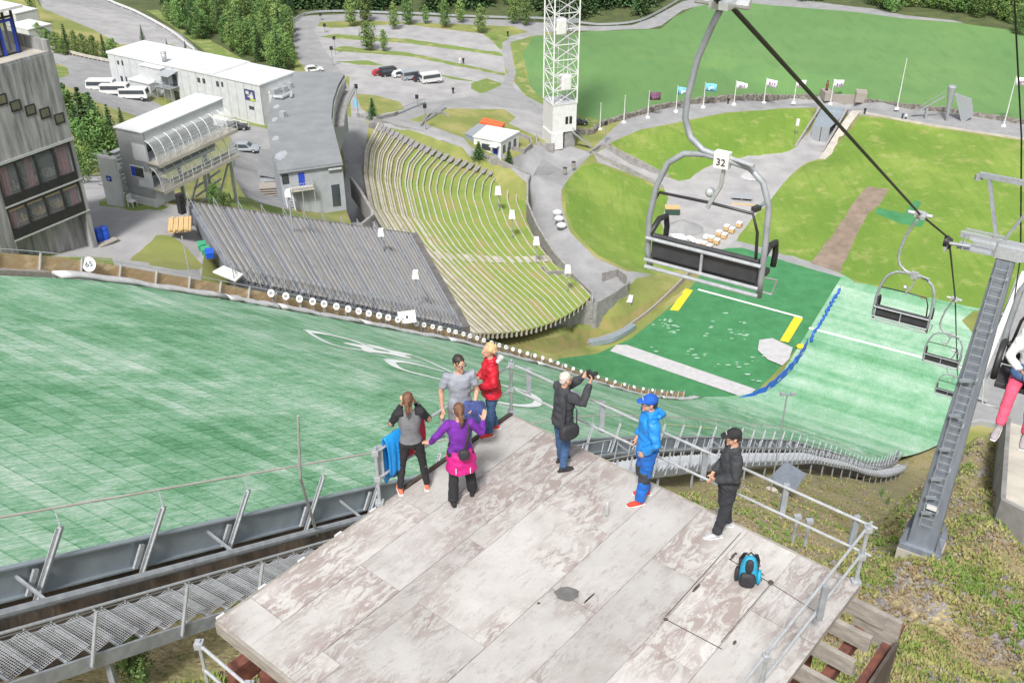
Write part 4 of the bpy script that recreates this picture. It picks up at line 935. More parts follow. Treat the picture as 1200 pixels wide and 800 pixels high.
for (z0, z1) in ((zB, zA + .1), (zC, zB - .1)):
    wd = MB(); n = 4; xs = [lerp(xl, -.32, k / n) for k in range(n + 1)]
    for x in xs: wd.b2(x - .05, x + .05, -.03, .12, z0, z1, M)
    wd.b2(xl, -.32, -.02, .12, z0, z0 + .62, M); wd.b2(xl, -.32, -.02, .1, z1 - .1, z1, M)
    fr = part(wd, 'window_frame', M_frame, TW)
    gl = MB(); gl.b2(xl, -.32, .05, .07, z0 + .6, z1 - .08, M); o = part(gl, 'glass', M_glass, fr)
    cu = MB()
    for cx, w_ in ((xl + .45, .7), (xs[2] - .35, .45), (-.85, .8)) if z0 > zC + .5 else ((xl + .4, .6), (-.7, .55)):
        for k in range(6): cu.b2(cx - w_ / 2 + k * w_ / 6, cx - w_ / 2 + (k + .8) * w_ / 6, .2 + .05 * (k % 2), .27 + .05 * (k % 2), z0 + .5, z1 - .1, M)
    part(cu, 'curtain', M_curt, fr)
    fu = MB()
    for k in range(3): fu.b2(xl + 1 + k * 1.3, xl + 1.7 + k * 1.3, .7, 1.3, z0 + .55, z0 + .75 + .1 * k, M); fu.b2(xl + 1.1 + k * 1.3, xl + 1.2 + k * 1.3, .5, .6, z0 + .6, z0 + 1.2, M)
    part(fu, 'table', M_pallet if z0 < zC + .5 else M_plank, TW)
for px, py in ((69.5, 139), (52.5, 132.5), (35.5, 129), (18, 124), (1.5, 117)):
    x, z = lf(px, py); mb = MB(); mb.b2(x - .34, x + .34, -.04, .06, z - .32, z + .32, M); mb2 = MB(); mb2.b2(x - .25, x + .25, -.055, -.045, z - .22, z + .24, M); o = part(mb, 'square_window', M_frame, TW); part(mb2, 'pane', mat('olive_glass' + str(px), (.16, .15, .10), (.10, .11, .09), 2, .15), o)
mb = MB()
seg = [(math.cos(a), math.sin(a)) for a in [i * math.pi / 24 for i in range(13)]]
arcp = [M @ Vector((-3.2 + 3.1 * c, 4.4 - 0 + 3.4 * s, ztop)) for c, s in seg]
mb.wall([M @ Vector((-.1, .1, ztop)), M @ Vector((-.1, 4.4, ztop))] + arcp, .18, .75, -.1); mb.wall([M @ Vector((-.1, .12, ztop)), M @ Vector((-12, .12, ztop))], .16, .12, -.05); part(mb, 'roof_parapet', M_towerc, TW)
mb = MB(); mb.b2(-12, -.1, .1, 7.9, ztop, ztop + .03, M); part(mb, 'roof_deck', M_benchl, TW)
# glazed cabin on the roof
gc = thing('glazed_cabin', 'black framed glass cabin with flat overhanging roof on the concrete tower', 'cabin', M @ Vector((-3.5, 2.2, ztop)))
cx1 = (M.inverted() @ P(24, 62, 50 + ztop)).x; cy1 = (M.inverted() @ P(24, 62, 50 + ztop)).y
C = M @ Matrix.Translation((cx1, cy1, ztop + .03))
mb = MB()
for x in (0, -1.1, -2.2, -3.3, -4.4): mb.b2(x - .06, x + .06, -.06, .06, 0, 2.6, C)
for y in (.9, 1.8): mb.b2(-.06, .06, y - .06, y + .06, 0, 2.6, C)
mb.b2(-4.4, .06, -.05, .05, 0, .1, C); mb.b2(-4.4, .06, -.05, .05, 2.1, 2.2, C); part(mb, 'frame', M_frame, gc)
mb = MB(); mb.b2(-4.4, 0, -.02, .02, .1, 2.1, C); mb.b2(-.02, .02, 0, 1.8, .1, 2.1, C); part(mb, 'glass', M_glass, gc)
mb = MB(); mb.b2(-4.6, .5, -.6, 2.2, 2.6, 2.75, C); part(mb, 'roof', M_white, gc)
mb = MB()
for x in (-1.0, -.15, -2.0): mb.b2(x - .08, x + .08, -.12, -.05, .05, 2.05, C)
mb.b2(-1.0, -.15, -.12, -.05, 1.9, 2.05, C); part(mb, 'blue_door_frame', M_blue, gc)
mb = MB(); mb.b2(-4.3, -.3, 1.0, 1.3, 0, 2, C); part(mb, 'inside', M_room, gc)
# ================================================================== commentary building on legs
p0 = P(182, 235, 49.6); CB = thing('commentary_building', 'grey two storey booth block with arched clear hoods on its long side', 'building', p0)
# local: x along its length away from us (about the slope direction), y to the left
aa = math.radians(63); M = MW(p0, aa)
nf = Vector((math.sin(aa), -math.cos(aa), 0))
def lc(px, py): q = M.inverted() @ facade_pt(px, py, p0, nf); return q.x, q.z
zr = lc(167, 156)[1]; xr = lc(260, 114)[0]; x0 = 0
L1 = xr; print('booth', zr, xr, lc(281, 245), lc(178, 220))
dpt = 2.6
zf = .9
mb = MB()
mb.b2(0, L1, 0, dpt, zr - .9, zr, M); mb.b2(0, L1 * .98, 0, dpt, zr - 3.0, zr - 2.2, M); mb.b2(0, L1, 1.3, dpt, zr - 2.4, zr - .7, M); mb.b2(0, L1 * .97, 1.3, dpt, .9, zr - 2.6, M); mb.b2(0, .15, 0, dpt, .1, zr, M)
mb.b2(-.0, 2.0, 0, dpt, -.6, .9, M)
part(mb, 'walls', M_boothc, CB)
mb = MB(); mb.b2(-.1, L1 + .1, -.08, dpt + .1, zr, zr + .1, M); part(mb, 'roof', M_roofw, CB)
mb = MB(); mb.b2(.1, L1, 1.25, 1.32, zr - 2.1, zr - .95, M); mb.b2(.1, L1 * .97, 1.25, 1.32, 1.2, zr - 3.1, M); part(mb, 'window_band', M_glassd, CB)
for zb_, ln in ((zr - 2.2, L1), (.95, L1 * .97)):
    mb = MB(); mb.b2(0, ln, -1.1, 0.05, zb_ - .12, zb_, M); mb.b2(0, ln, -1.14, -1.08, zb_ - .25, zb_ + .02, M); part(mb, 'balcony', M_benchl, CB)
    rl = MB()
    for z in (.35, .65, .95): rl.bar((M @ Vector((0, -1.1, zb_ + z))), (M @ Vector((ln, -1.1, zb_ + z))), .035)
    n = 8
    for k in range(n + 1): rl.bar(M @ Vector((ln * k / n, -1.1, zb_)), M @ Vector((ln * k / n, -1.1, zb_ + .95)), .05)
    part(rl, 'railing', M_alum, CB)
    for k in range(9):
        hp = MB(); x = ln * (k + .02) / 9; pts = [M @ Vector((x + .03, -.9 * math.sin(a) , zb_ + .15 + 1.45 * math.cos(a))) for a in [j * math.pi / 16 for j in range(9)]]
        hp.tube(pts, .03, 5); part(hp, 'hood_arch', M_white, CB)
    gl = MB(); k = 9; vs = []
    for j in range(k): a = j * math.pi / 16; vs += [(.03, -.9 * math.sin(a), zb_ + .15 + 1.45 * math.cos(a)), (ln - .03, -.9 * math.sin(a), zb_ + .15 + 1.45 * math.cos(a))]
    gl.add(vs, [(2 * j, 2 * j + 1, 2 * j + 3, 2 * j + 2) for j in range(k - 1)], M); part(gl, 'clear_hood', mat('clear_hood_glazing%d' % int(zb_ * 10), (.8, .84, .86), None, 3, .08, alpha=.28), CB)
mb = MB(); mb.bar(M @ Vector((2, .0, .7)), M @ Vector((L1, 0, .7)), .3, .5); mb.bar(M @ Vector((2, dpt, .7)), M @ Vector((L1, dpt, .7)), .3, .5); part(mb, 'floor_beam', M_alum, CB)
for x in (L1 * .63, L1 - .1):
    for y in (0, dpt):
        mb = MB(); mb.bar(M @ Vector((x, y, .7)), M @ Vector((x, y, -5)), .26); part(mb, 'leg', M_alum, CB)
br = MB()
for y in (0, dpt): br.bar(M @ Vector((L1 * .63, y, -4)), M @ Vector((L1 - .1, y, .5)), .12)
for z in (-.6, -1.3, -2, -2.7, -3.4): br.bar(M @ Vector((L1 * .63, dpt * .5, z)), M @ Vector((L1 - .1, dpt * .5, z + .4)), .16, .1)
part(br, 'cross_bracing', M_galv, CB)
x, z = lc(182, 209); wn = MB()
# window on the end wall facing us
Wn = MB(); Wn.b2(-.05, .02, .55, 2.05, 2.15, 3.0, M)
Wn = MB(); Wn.b2(-.045, .02, .5, 1.9, 1.6, 2.5, M); o = part(Wn, 'window', M_white, CB); Wn = MB(); Wn.b2(-.06, -.046, .6, 1.8, 1.68, 2.42, M); part(Wn, 'pane', M_glassd, o); Wn = MB(); Wn.b2(-.07, -.05, 1.35, 1.8, 1.68, 2.42, M); part(Wn, 'shutter', M_blue, o)
# side wall panel left of it
pw = thing('screen_wall', 'freestanding pale grey wall panel with a small blue sign', 'wall', P(140, 238, 49)); Q = P(147, 240, 49); M2 = MW(Q, aa)
mb = MB(); mb.b2(-.2, .05, 0, 1.7, -.6, 3.6, M2); part(mb, 'panel', M_boothc, pw); mb = MB(); mb.b2(-.1, .08, -.05, 1.75, 3.6, 3.7, M2); part(mb, 'cap', M_white, pw)
mb = MB(); mb.b2(-.23, -.205, .65, 1.15, 1.8, 2.2, M2); part(mb, 'blue_sign', M_blue, pw)
sg = MB(); sg.bar(M2 @ Vector((-.24, .78, 2.0)), M2 @ Vector((-.24, 1.02, 2.0)), .03, .06); sg.bar(M2 @ Vector((-.24, .9, 1.9)), M2 @ Vector((-.24, .9, 2.1)), .03, .05); part(sg, 'sign_symbol', M_white, pw)
ms = thing('metal_stair', 'open grey steel stair behind the commentary building', 'stair', M2 @ Vector((1.5, 1.5, 0))); mb = MB()
for k in range(12): mb.box((2.2, 1.2 + k * .12 - (k > 6) * .6, .2 + k * .28), (1.6, .5, .06), M2)
part(mb, 'treads', M_galv, ms); mb = MB()
for x_ in (1.3, 3.1): mb.bar(M2 @ Vector((x_, .9, 0)), M2 @ Vector((x_, 2.6, 3.4)), .08, .25)
for k in range(6): mb.bar(M2 @ Vector((1.3, 2.3, .4 + k * .5)), M2 @ Vector((1.3, 4.0, .4 + k * .5)), .05)
part(mb, 'rails', M_galv, ms)
# small things on the gravel
def drum(px, py, z, lab):
    b = P(px, py, z); t = thing('plastic_drum', lab, 'drum', b, group='blue drums'); mb = MB()
    mb.tube([b + Vector((0, 0, k)) for k in (0, .05, .3, .33, .6, .63, .9, .95)], [.28, .3, .3, .32, .32, .3, .3, .26], 14); part(mb, 'body', M_bin, t); mb = MB(); mb.tube([b + Vector((0, 0, .95)), b + Vector((0, 0, .99))], [.24, .22], 12); part(mb, 'lid', M_bin, t)
drum(117, 283, 50, 'left blue plastic drum beside the concrete tower'); drum(124, 281, 50, 'right blue plastic drum on a pallet beside the concrete tower')
mb = MB(); b = P(124, 284, 50); mb.box((0, 0, .05), (1.5, .9, .1), MW(b)); solo(mb, 'pallet', 'pale pallet under the blue drums', 'pallet', M_plank)
pl = thing('plank_stack', 'stack of pale pine planks on the gravel by the grandstand', 'planks', P(211, 268, 50)); M3 = MW(P(211, 266, 50), math.radians(104))
for k in range(9): mb = MB(); mb.box((U(-.1, .1), -.7 + k * .17, .22 + (k % 2) * .06), (2.2 + U(-.2, .2), .15, .12), M3); mb.box((0, -.7 + k * .17, .08), (2.0, .12, .1), M3); part(mb, 'plank', M_pallet, pl)
mb = MB(); mb.box((-.5, 0, 0), (.1, 1.5, .1), M3); mb.box((.5, 0, 0), (.1, 1.5, .1), M3); part(mb, 'bearer', M_plank, pl)
bx = thing('speaker_pillar', 'black speaker cabinet standing at the top corner of the grandstand', 'loudspeaker', P(214, 250, 50)); mb = MB(); M4 = MW(P(214, 250, 50), .9); mb.b2(-.22, .22, -.22, .22, 0, 1.5, M4); part(mb, 'cabinet', M_frame, bx, bevel=.03); mb = MB(); mb.b2(-.18, .18, -.24, -.22, .8, 1.3, M4); part(mb, 'grille', M_cable, bx)
for (px, py, m_, l) in ((237, 291, M_greenp, 'upper green plastic crate on the grandstand end'), (241, 296, M_greenp, 'lower green plastic crate on the grandstand end'), (246, 300, M_bin, 'blue plastic crate below the green crates')):
    t = thing('plastic_crate', l, 'crate', P(px, py, 50.1)); Mx = MW(P(px, py, 50.1), A58 + .9); mb = MB(); mb.b2(-.4, .4, -.25, .25, 0, .32, Mx); part(mb, 'box', m_, t, bevel=.02); mb = MB(); mb.b2(-.42, .42, -.27, .27, .32, .38, Mx); part(mb, 'rim', m_, t)
ch = thing('garden_chair', 'white plastic chair beside the commentary building', 'chair', P(156, 242, 49)); Mx = MW(P(156, 242, 49), 1.2); mb = MB(); mb.b2(-.25, .25, -.25, .25, .42, .46, Mx); part(mb, 'seat', M_white, ch); mb = MB(); mb.b2(-.25, .25, .22, .26, .46, .95, Mx); part(mb, 'backrest', M_white, ch)
for i in (-1, 1):
    for j in (-1, 1): mb = MB(); mb.b2(.22 * i - .03, .22 * i + .03, .22 * j - .03, .22 * j + .03, 0, .42, Mx); part(mb, 'leg', M_white, ch)
# ================================================================== grey building with flat roof (bent plan)
zg = 25.4; rf = [P(*q, zg) for q in ((327, 200), (401, 190), (394, 163), (388, 138), (390, 118), (396, 100), (403, 88), (378, 85), (346, 85), (340, 96), (322, 105), (317, 122), (314, 150), (319, 178))]
GB = thing('flat_roof_building', 'long grey building with flat felt roof and curved glazed side', 'building', P(405, 243, 18))
mb = MB(); mb.prism([tuple(q.xy) for q in rf], 15, zg - .12); part(mb, 'walls', M_wallg, GB)
cen = sum((q for q in rf), Vector()) / len(rf)
mb = MB(); big = [cen + (q - cen) * 1.012 for q in rf]; mb.prism([tuple(q.xy) for q in big], zg - .12, zg + .1); part(mb, 'roof', M_roofg, GB)
mb = MB(); mb.prism([tuple((cen + (q - cen) * 1.018).xy) for q in rf], zg - .3, zg - .14); part(mb, 'roof_edge', M_galvd, GB)
# curved window band on the right side
e1, e2, e3, e4, e5 = rf[2], rf[3], rf[4], rf[5], rf[6]
out_ = Vector((1, -.15, 0))
gpts = polyline([Vector((q.x, q.y, zg - .35)) for q in (e2, e3, e4, e5)], 20)
mb = MB(); mb.wall([q + Vector((.12, -.02, 0)) for q in gpts], .12, 0, -2.2); gw = part(mb, 'window_band', M_glassd, GB)
mb = MB()
for q in gpts: mb.bar(q + Vector((.22, -.02, 0)), q + Vector((.22, -.02, -2.2)), .14)
mb.wall([q + Vector((.24, -.02, -1.1)) for q in gpts], .06, .08, -.08)
part(mb, 'mullions', M_blue if False else M_white, gw)
mb = MB(); mb.wall([q + Vector((.9, -.1, -2.5)) for q in gpts[4:]], 1.8, 0, -.25); part(mb, 'balcony', M_conc, GB); mb = MB(); mb.wall([q + Vector((1.8, -.2, -2.5)) for q in gpts[4:]], .1, 1.0, .9)
for q in gpts[4:]: mb.bar(q + Vector((1.8, -.2, -2.5)), q + Vector((1.8, -.2, -1.5)), .08)
part(mb, 'railing', M_galv, GB)
# end wall details: facing us
e0, e1 = rf[0], rf[1]; ed = (e1 - e0); ed.z = 0; Lw = ed.length; ang = math.atan2(ed.y, ed.x); ME = Matrix.Translation((e0.x, e0.y, 0)) @ rotz(ang)
nrm = Vector((ed.y, -ed.x, 0)).normalized()
def le(px, py): q = ME.inverted() @ facade_pt(px, py, e0, nrm); return q.x, q.z
def rect(a, b): (x0, z1), (x1, z0) = le(*a), le(*b); return x0, x1, z0, z1
x0, x1, z0, z1 = rect((349, 203), (358, 218)); mb = MB(); mb.b2(x0, x1, -.06, .02, z0, z1, ME); o = part(mb, 'door', M_blue, GB); mb = MB(); mb.b2(x1 - .15, x1 - .1, -.1, -.06, z0 + .9, z0 + 1.0, ME); part(mb, 'handle', M_alum, o)
x0, x1, z0, z1 = rect((330, 205), (339, 215)); mb = MB(); mb.b2(x0, x1, -.05, .02, z0, z1, ME); o = part(mb, 'window', M_frame, GB); mb = MB(); mb.b2(x0 + .12, x1 - .12, -.07, -.05, z0 + .12, z1 - .12, ME); part(mb, 'pane', M_glassd, o)
x0, x1, z0, z1 = rect((388, 217), (400, 241)); mb = MB(); mb.b2(x0, x1, -.04, .02, z0, z1, ME); part(mb, 'dark_opening', M_glassd, GB)
x0, x1, z0, z1 = rect((384, 195), (400, 200)); mb = MB(); mb.tube([ME @ Vector((x0, -.25, (z0 + z1) / 2)), ME @ Vector((x1, -.25, (z0 + z1) / 2))], .2, 8); part(mb, 'rolled_awning', M_galv, GB)
xb, zb = le(338, 220); xe = le(366, 219)[0]; mb = MB(); mb.b2(xb, xe, -1.6, 0, zb - .15, zb, ME); part(mb, 'balcony', M_benchl, GB)
mb = MB()
for k in range(8): x = lerp(xb, xe, k / 7); mb.bar(ME @ Vector((x, -1.58, zb)), ME @ Vector((x, -1.58, zb + 1)), .05)
for z in (.35, .65, 1): mb.bar(ME @ Vector((xb, -1.58, zb + z)), ME @ Vector((xe, -1.58, zb + z)), .06); mb.bar(ME @ Vector((xe, -1.58, zb + z)), ME @ Vector((xe, 0, zb + z)), .06)
for x in (xb, (xb + xe) / 2, xe): mb.bar(ME @ Vector((x, -1.5, zb)), ME @ Vector((x, -1.5, 17.3)), .1)
part(mb, 'balcony_railing', M_galv, GB)
mb = MB()
for k in range(12): mb.b2(xb - .9, xb + .1, -1.6 - .28 * k, -1.3 - .28 * k, zb - .3 - .28 * k, zb - .25 - .28 * k, ME)
for x in (xb - .9, xb + .1): mb.bar(ME @ Vector((x, -1.4, zb - .1)), ME @ Vector((x, -4.8, zb - 3.5)), .08, .2); mb.bar(ME @ Vector((x, -1.4, zb + .8)), ME @ Vector((x, -4.8, zb - 2.5)), .05)
part(mb, 'outside_stair', M_galv, GB)
mb = MB()
for (px, py, w_) in ((323, 110, 1.6), (333, 107, 1.0), (332, 137, .8), (340, 103, .7)):
    q = P(px, py, zg + .1); mb = MB(); mb.b2(-w_ / 2, w_ / 2, -.5, .5, 0, .9, MW(q)); part(mb, 'roof_vent', M_galv, GB)
mb = MB(); qs = [P(px, py, zg + .6) for px, py in ((321, 113), (330, 114), (342, 108), (341, 112))]; mb.tube(qs, .28, 8); part(mb, 'duct', M_alum, GB)
mb = MB()
for px, py, r in ((329, 182, .9), (323, 162, .5), (322, 140, .5), (324, 125, .5)):
    mb = MB(); q = P(px, py, zg + .115); mb.prism([(q.x + r * math.cos(a) * U(.7, 1.1), q.y + 2.2 * r * math.sin(a) * U(.8, 1.1)) for a in [i * .42 for i in range(15)]], zg + .1, zg + .112); part(mb, 'roof_patch', M_wallg, GB)
an = thing('entrance_annex', 'low annex with grey lean-to roof and wooden gates left of the grey building', 'annex', P(318, 225, 17)); Ma = MW(P(318, 212, 16.5), math.radians(100)); mb = MB(); mb.b2(-5, 5, -1.3, 1.3, 0, 2.6, Ma); part(mb, 'walls', M_wallg, an)
mb = MB(); mb.add([(-5.3, -1.6, 2.5), (5.3, -1.6, 2.9), (5.3, 1.6, 3.6), (-5.3, 1.6, 3.3), (-5.3, -1.6, 2.4), (5.3, -1.6, 2.8), (5.3, 1.6, 3.5), (-5.3, 1.6, 3.2)], [(0, 1, 2, 3), (7, 6, 5, 4), (0, 4, 5, 1), (1, 5, 6, 2), (2, 6, 7, 3), (3, 7, 4, 0)], Ma); part(mb, 'roof', M_roofg, an)
mb = MB(); mb.b2(-5.06, -5, -.9, .7, .2, 1.9, Ma); part(mb, 'window', M_glassd, an)
mb = MB()
for k in range(5): mb.b2(-7.4, -5.2, -1.5, 1.5, .1 + k * .4, .3 + k * .4, Ma)
part(mb, 'wooden_steps', M_plank, an)
# ================================================================== long white building
wp = P(309, 138, 15); WB = thing('white_building', 'long white panel clad building with low pitched white roofs', 'building', wp)
# local x: from right end leftwards along front, front normal toward camera
fa = math.atan2(P(126, 62, 22).y - P(304, 100, 22).y, P(126, 62, 22).x - P(304, 100, 22).x); Lf = (P(126, 62, 22) - P(304, 100, 22)).length
pt = P(304, 100, 22.2); MWb = Matrix.Translation((pt.x, pt.y, 15)) @ rotz(fa)
nf2 = Vector((math.cos(fa + math.pi / 2), math.sin(fa + math.pi / 2), 0)); nf2 = nf2 if nf2.y < 0 else -nf2
sy = 1 if (rotz(fa) @ Vector((0, 1, 0))).y > 0 else -1
def lw(px, py): q = MWb.inverted() @ facade_pt(px, py, pt, nf2); return q.x, q.z
def Y(a, b): return (min(sy * a, sy * b), max(sy * a, sy * b))
mb = MB(); y0, y1 = Y(0, 9.5); mb.b2(0, Lf, y0, y1, -3, 7.1, MWb); part(mb, 'walls', M_clad, WB)
mb = MB(); y0, y1 = Y(-.15, 9.7); mb.b2(Lf * .28, Lf + .15, y0, y1, 7.1, 7.5, MWb); mb.b2(-.15, Lf * .28, y0, y1, 7.1, 7.3, MWb); part(mb, 'roof', M_roofw, WB)
mb = MB()
for k in range(14): x = lerp(0, Lf, k / 14); y0, y1 = Y(0, 9.6); mb.b2(x - .04, x + .04, y0, y1, 7.3 if x < Lf * .28 else 7.5, (7.33 if x < Lf * .28 else 7.54), MWb)
part(mb, 'roof_seams', M_clad, WB)
mb = MB()
for k in range(20): x = lerp(0, Lf, k / 20); y0, y1 = Y(-.03, 0); mb.b2(x - .04, x + .04, y0, y1, 0, 7.0, MWb)
part(mb, 'panel_joints', M_galvd, WB)
for (a, b) in (((137, 71), (140, 76)), ((142, 71), (145, 77)), ((141, 89), (145, 97)), ((147, 90), (150, 98)), ((231, 91), (235, 97)), ((237, 92), (241, 98)), ((253, 95), (257, 102)), ((259, 96), (262, 102)), ((292, 124), (298, 129))):
    (xa, za), (xb_, zb_) = lw(*a), lw(*b); y0, y1 = Y(-.06, 0); mb = MB(); mb.b2(min(xa, xb_), max(xa, xb_), y0, y1, min(za, zb_), max(za, zb_), MWb); o = part(mb, 'window', M_frame, WB)
    y0, y1 = Y(-.08, -.06); mb = MB(); mb.b2(min(xa, xb_) + .1, max(xa, xb_) - .1, y0, y1, min(za, zb_) + .1, max(za, zb_) - .1, MWb); part(mb, 'pane', M_glassd, o)
(xa, za), (xb_, zb_) = lw(178, 108), lw(184, 124); y0, y1 = Y(-2.6, -2.5)
# lower box in front with blue door, projecting block and outside stair
(xc, zc), (xd, zd) = lw(163, 92), lw(192, 125)
mb = MB(); y0, y1 = Y(-2.5, 0); mb.b2(min(xc, xd), max(xc, xd), y0, y1, -1, 3.6, MWb); part(mb, 'annex_walls', M_clad, WB); y0, y1 = Y(-2.7, 0); mb = MB(); mb.b2(min(xc, xd) - .1, max(xc, xd) + .1, y0, y1, 3.6, 3.8, MWb); part(mb, 'annex_roof', M_roofw, WB)
y0, y1 = Y(-2.56, -2.5); mb = MB(); mb.b2((xc + xd) / 2 - 1.6, (xc + xd) / 2 - .5, y0, y1, 0, 2.3, MWb); part(mb, 'door', M_blue, WB)
(xc, zc), (xd, zd) = lw(170, 78), lw(196, 96); y0, y1 = Y(-1.2, 0); mb = MB(); mb.b2(min(xc, xd), max(xc, xd), y0, y1, 3.6, 6.6, MWb); part(mb, 'upper_annex', M_clad, WB); mb = MB(); y0, y1 = Y(-1.4, 0); mb.b2(min(xc, xd) - .1, max(xc, xd) + .1, y0, y1, 6.6, 6.75, MWb); part(mb, 'upper_annex_roof', M_roofw, WB)
(xs, zs) = lw(198, 100); mb = MB()
for k in range(14):
    y0, y1 = Y(-2.4, -1.2); mb.b2(xs + 1 + k * .28, xs + 1.3 + k * .28, y0, y1, 3.4 - k * .24, 3.46 - k * .24, MWb)
for zz in (3.5,): y0, y1 = Y(-2.4, 0); mb.b2(xs - 3, xs + 1.1, y0, y1, zz - .1, zz, MWb)
for x in (xs - 3, xs - 1, xs + 1): mb.bar(MWb @ Vector((x, sy * -2.3, 0)), MWb @ Vector((x, sy * -2.3, 4.5)), .1)
for z in (.4, .75, 1.1): mb.bar(MWb @ Vector((xs - 3, sy * -2.4, 3.5 + z)), MWb @ Vector((xs + 1, sy * -2.4, 3.5 + z)), .06); mb.bar(MWb @ Vector((xs + 1, sy * -2.4, 3.5 + z)), MWb @ Vector((xs + 5, sy * -2.4, .1 + z)), .06)
part(mb, 'outside_stair', M_galvd, WB)
y0, y1 = Y(-.1, 0); mb = MB(); mb.b2(xs - 2.6, xs - 1.4, y0, y1, 3.5, 5.7, MWb); mb.b2(xs - 2.6, xs - 1.2, y0, y1, .1, 2.3, MWb); part(mb, 'dark_door', M_glassd, WB)
mb = MB(); mb.add([(xs - 3.2, sy * -2.6, 6.0), (xs + .2, sy * -2.6, 6.0), (xs + .2, 0, 6.5), (xs - 3.2, 0, 6.5), (xs - 3.2, sy * -2.6, 5.9), (xs + .2, sy * -2.6, 5.9), (xs + .2, 0, 6.4), (xs - 3.2, 0, 6.4)], [(0, 1, 2, 3), (4, 5, 6, 7), (0, 1, 5, 4)], MWb); part(mb, 'canopy', M_galv, WB)
q = P(193, 72, 22.6); mb = MB(); mb.tube([q, q + Vector((0, 0, 1.6))], [.45, .55], 10); mb.ell(q + Vector((0, 0, 1.7)), (.6, .6, .3)); part(mb, 'roof_vent', M_galv, WB, smooth=True)
# poster
(xa, za), (xb_, zb_) = lw(286, 104), lw(300, 121); y0, y1 = Y(-.1, 0); x0_, x1_ = min(xa, xb_), max(xa, xb_); z0_, z1_ = min(za, zb_) + .3, max(za, zb_)
ps = thing('wall_poster', 'dark blue poster with pale and yellow shapes on the white building', 'poster', MWb @ Vector((x0_, 0, z0_))); mb = MB(); mb.b2(x0_, x1_, y0, y1, z0_, z1_, MWb); part(mb, 'board', mat('navy_print', (.035, .04, .11), (.06, .06, .16), 2, .5), ps)
mb = MB(); y0, y1 = Y(-.13, -.1)
for (a, b, c_, d_) in ((.15, .5, .2, .6), (.55, .85, .55, .85), (.2, .35, .65, .8), (.5, .7, .3, .42)): mb.b2(lerp(x0_, x1_, a), lerp(x0_, x1_, b), y0, y1, lerp(z0_, z1_, c_), lerp(z0_, z1_, d_), MWb)
part(mb, 'pale_figures', M_clad, ps); mb = MB(); mb.b2(lerp(x0_, x1_, .0), lerp(x0_, x1_, .5), y0, y1, lerp(z0_, z1_, .02), lerp(z0_, z1_, .16), MWb); part(mb, 'yellow_patch', mat('lime_print', (.5, .6, .05), None, 3, .6), ps)
# right hand end: porch and lower roof
x0, x1 = -6.0, 0; mb = MB(); y0, y1 = Y(2.0, 9.2); mb.b2(-6.2, -.02, y0, y1, 0, 5.2, MWb); part(mb, 'end_walls', M_clad, WB); mb = MB(); mb.b2(-6.4, -.02, y0 - .1, y1 + .1, 5.2, 5.4, MWb); part(mb, 'end_roof', M_roofw, WB)
fn = MB()
for k in range(16): q = MWb @ Vector((lerp(1, 12, k / 15), sy * -3.5, 0)); fn.bar(q, q + Vector((0, 0, 1.1)), .08)
for z in (.3, .6, .9): fn.bar(MWb @ Vector((1, sy * -3.5, z)), MWb @ Vector((12, sy * -3.5, z)), .05, .2)
solo(fn, 'picket_fence', 'white slatted fence in front of the white building', 'fence', M_white)
# small white building behind the tower top-left
sb = thing('white_shed', 'small white flat roofed shed behind the concrete tower', 'shed', P(35, 45, 17)); Ms = MW(P(38, 48, 16.5)); mb = MB(); mb.b2(-3, 3, -4, 4, 0, 3.6, Ms); part(mb, 'walls', M_clad, sb); mb = MB(); mb.b2(-3.1, 3.1, -4.1, 4.1, 3.6, 3.8, Ms); part(mb, 'roof', M_roofw, sb)
sb = thing('white_shed', 'smaller white shed further back at the left road', 'shed', P(30, 28, 17)); Ms = MW(P(25, 27, 17)); mb = MB(); mb.b2(-3, 3, -3, 3, 0, 3, Ms); part(mb, 'walls', M_clad, sb); mb = MB(); mb.b2(-3.1, 3.1, -3.1, 3.1, 3, 3.2, Ms); part(mb, 'roof', M_roofw, sb)
# ================================================================== small white building, container
zz = 4.4; ql = [P(*q, zz) for q in ((587, 181), (607, 171))]; sx = ql[1] - ql[0]
KB = thing('kiosk_building', 'small white cabin with flat white roof and blue door near the amphitheatre rim', 'cabin', ql[0])
# roof corners at height
zr2 = zz + 3.3; rc = [P(*q, zr2) for q in ((555, 160), (587, 166), (608, 154), (571, 147))]
mb = MB(); mb.prism([tuple(q.xy) for q in rc], zz - 2, zr2 - .15); part(mb, 'walls', M_white, KB); c = sum(rc, Vector()) / 4; mb = MB(); mb.prism([tuple((c + (q - c) * 1.05).xy) for q in rc], zr2 - .15, zr2 + .05); part(mb, 'roof', M_roofw, KB)
def onface(a, b, us, zs, th=.06):
    d = (b - a); d.z = 0; L_ = d.length; an_ = math.atan2(d.y, d.x); M_ = Matrix.Translation((a.x, a.y, 0)) @ rotz(an_); m_ = MB(); m_.b2(us[0] * L_, us[1] * L_, -th, .02, zs[0], zs[1], M_); return m_
o = part(onface(rc[0], rc[1], (.72, .88), (zz - .1, zz + 2.1)), 'door', M_blue, KB); o = part(onface(rc[0], rc[1], (.3, .62), (zz + .9, zz + 2.2)), 'window', M_glassd, KB); 
for u in (.1, .4, .7): part(onface(rc[1], rc[2], (u, u + .14), (zz + .6, zz + 2.2)), 'window', M_glassd, KB)
part(onface(rc[0], rc[1], (.68, .95), (zz + 2.3, zz + 2.45), 1.4), 'porch_roof', M_roofw, KB)
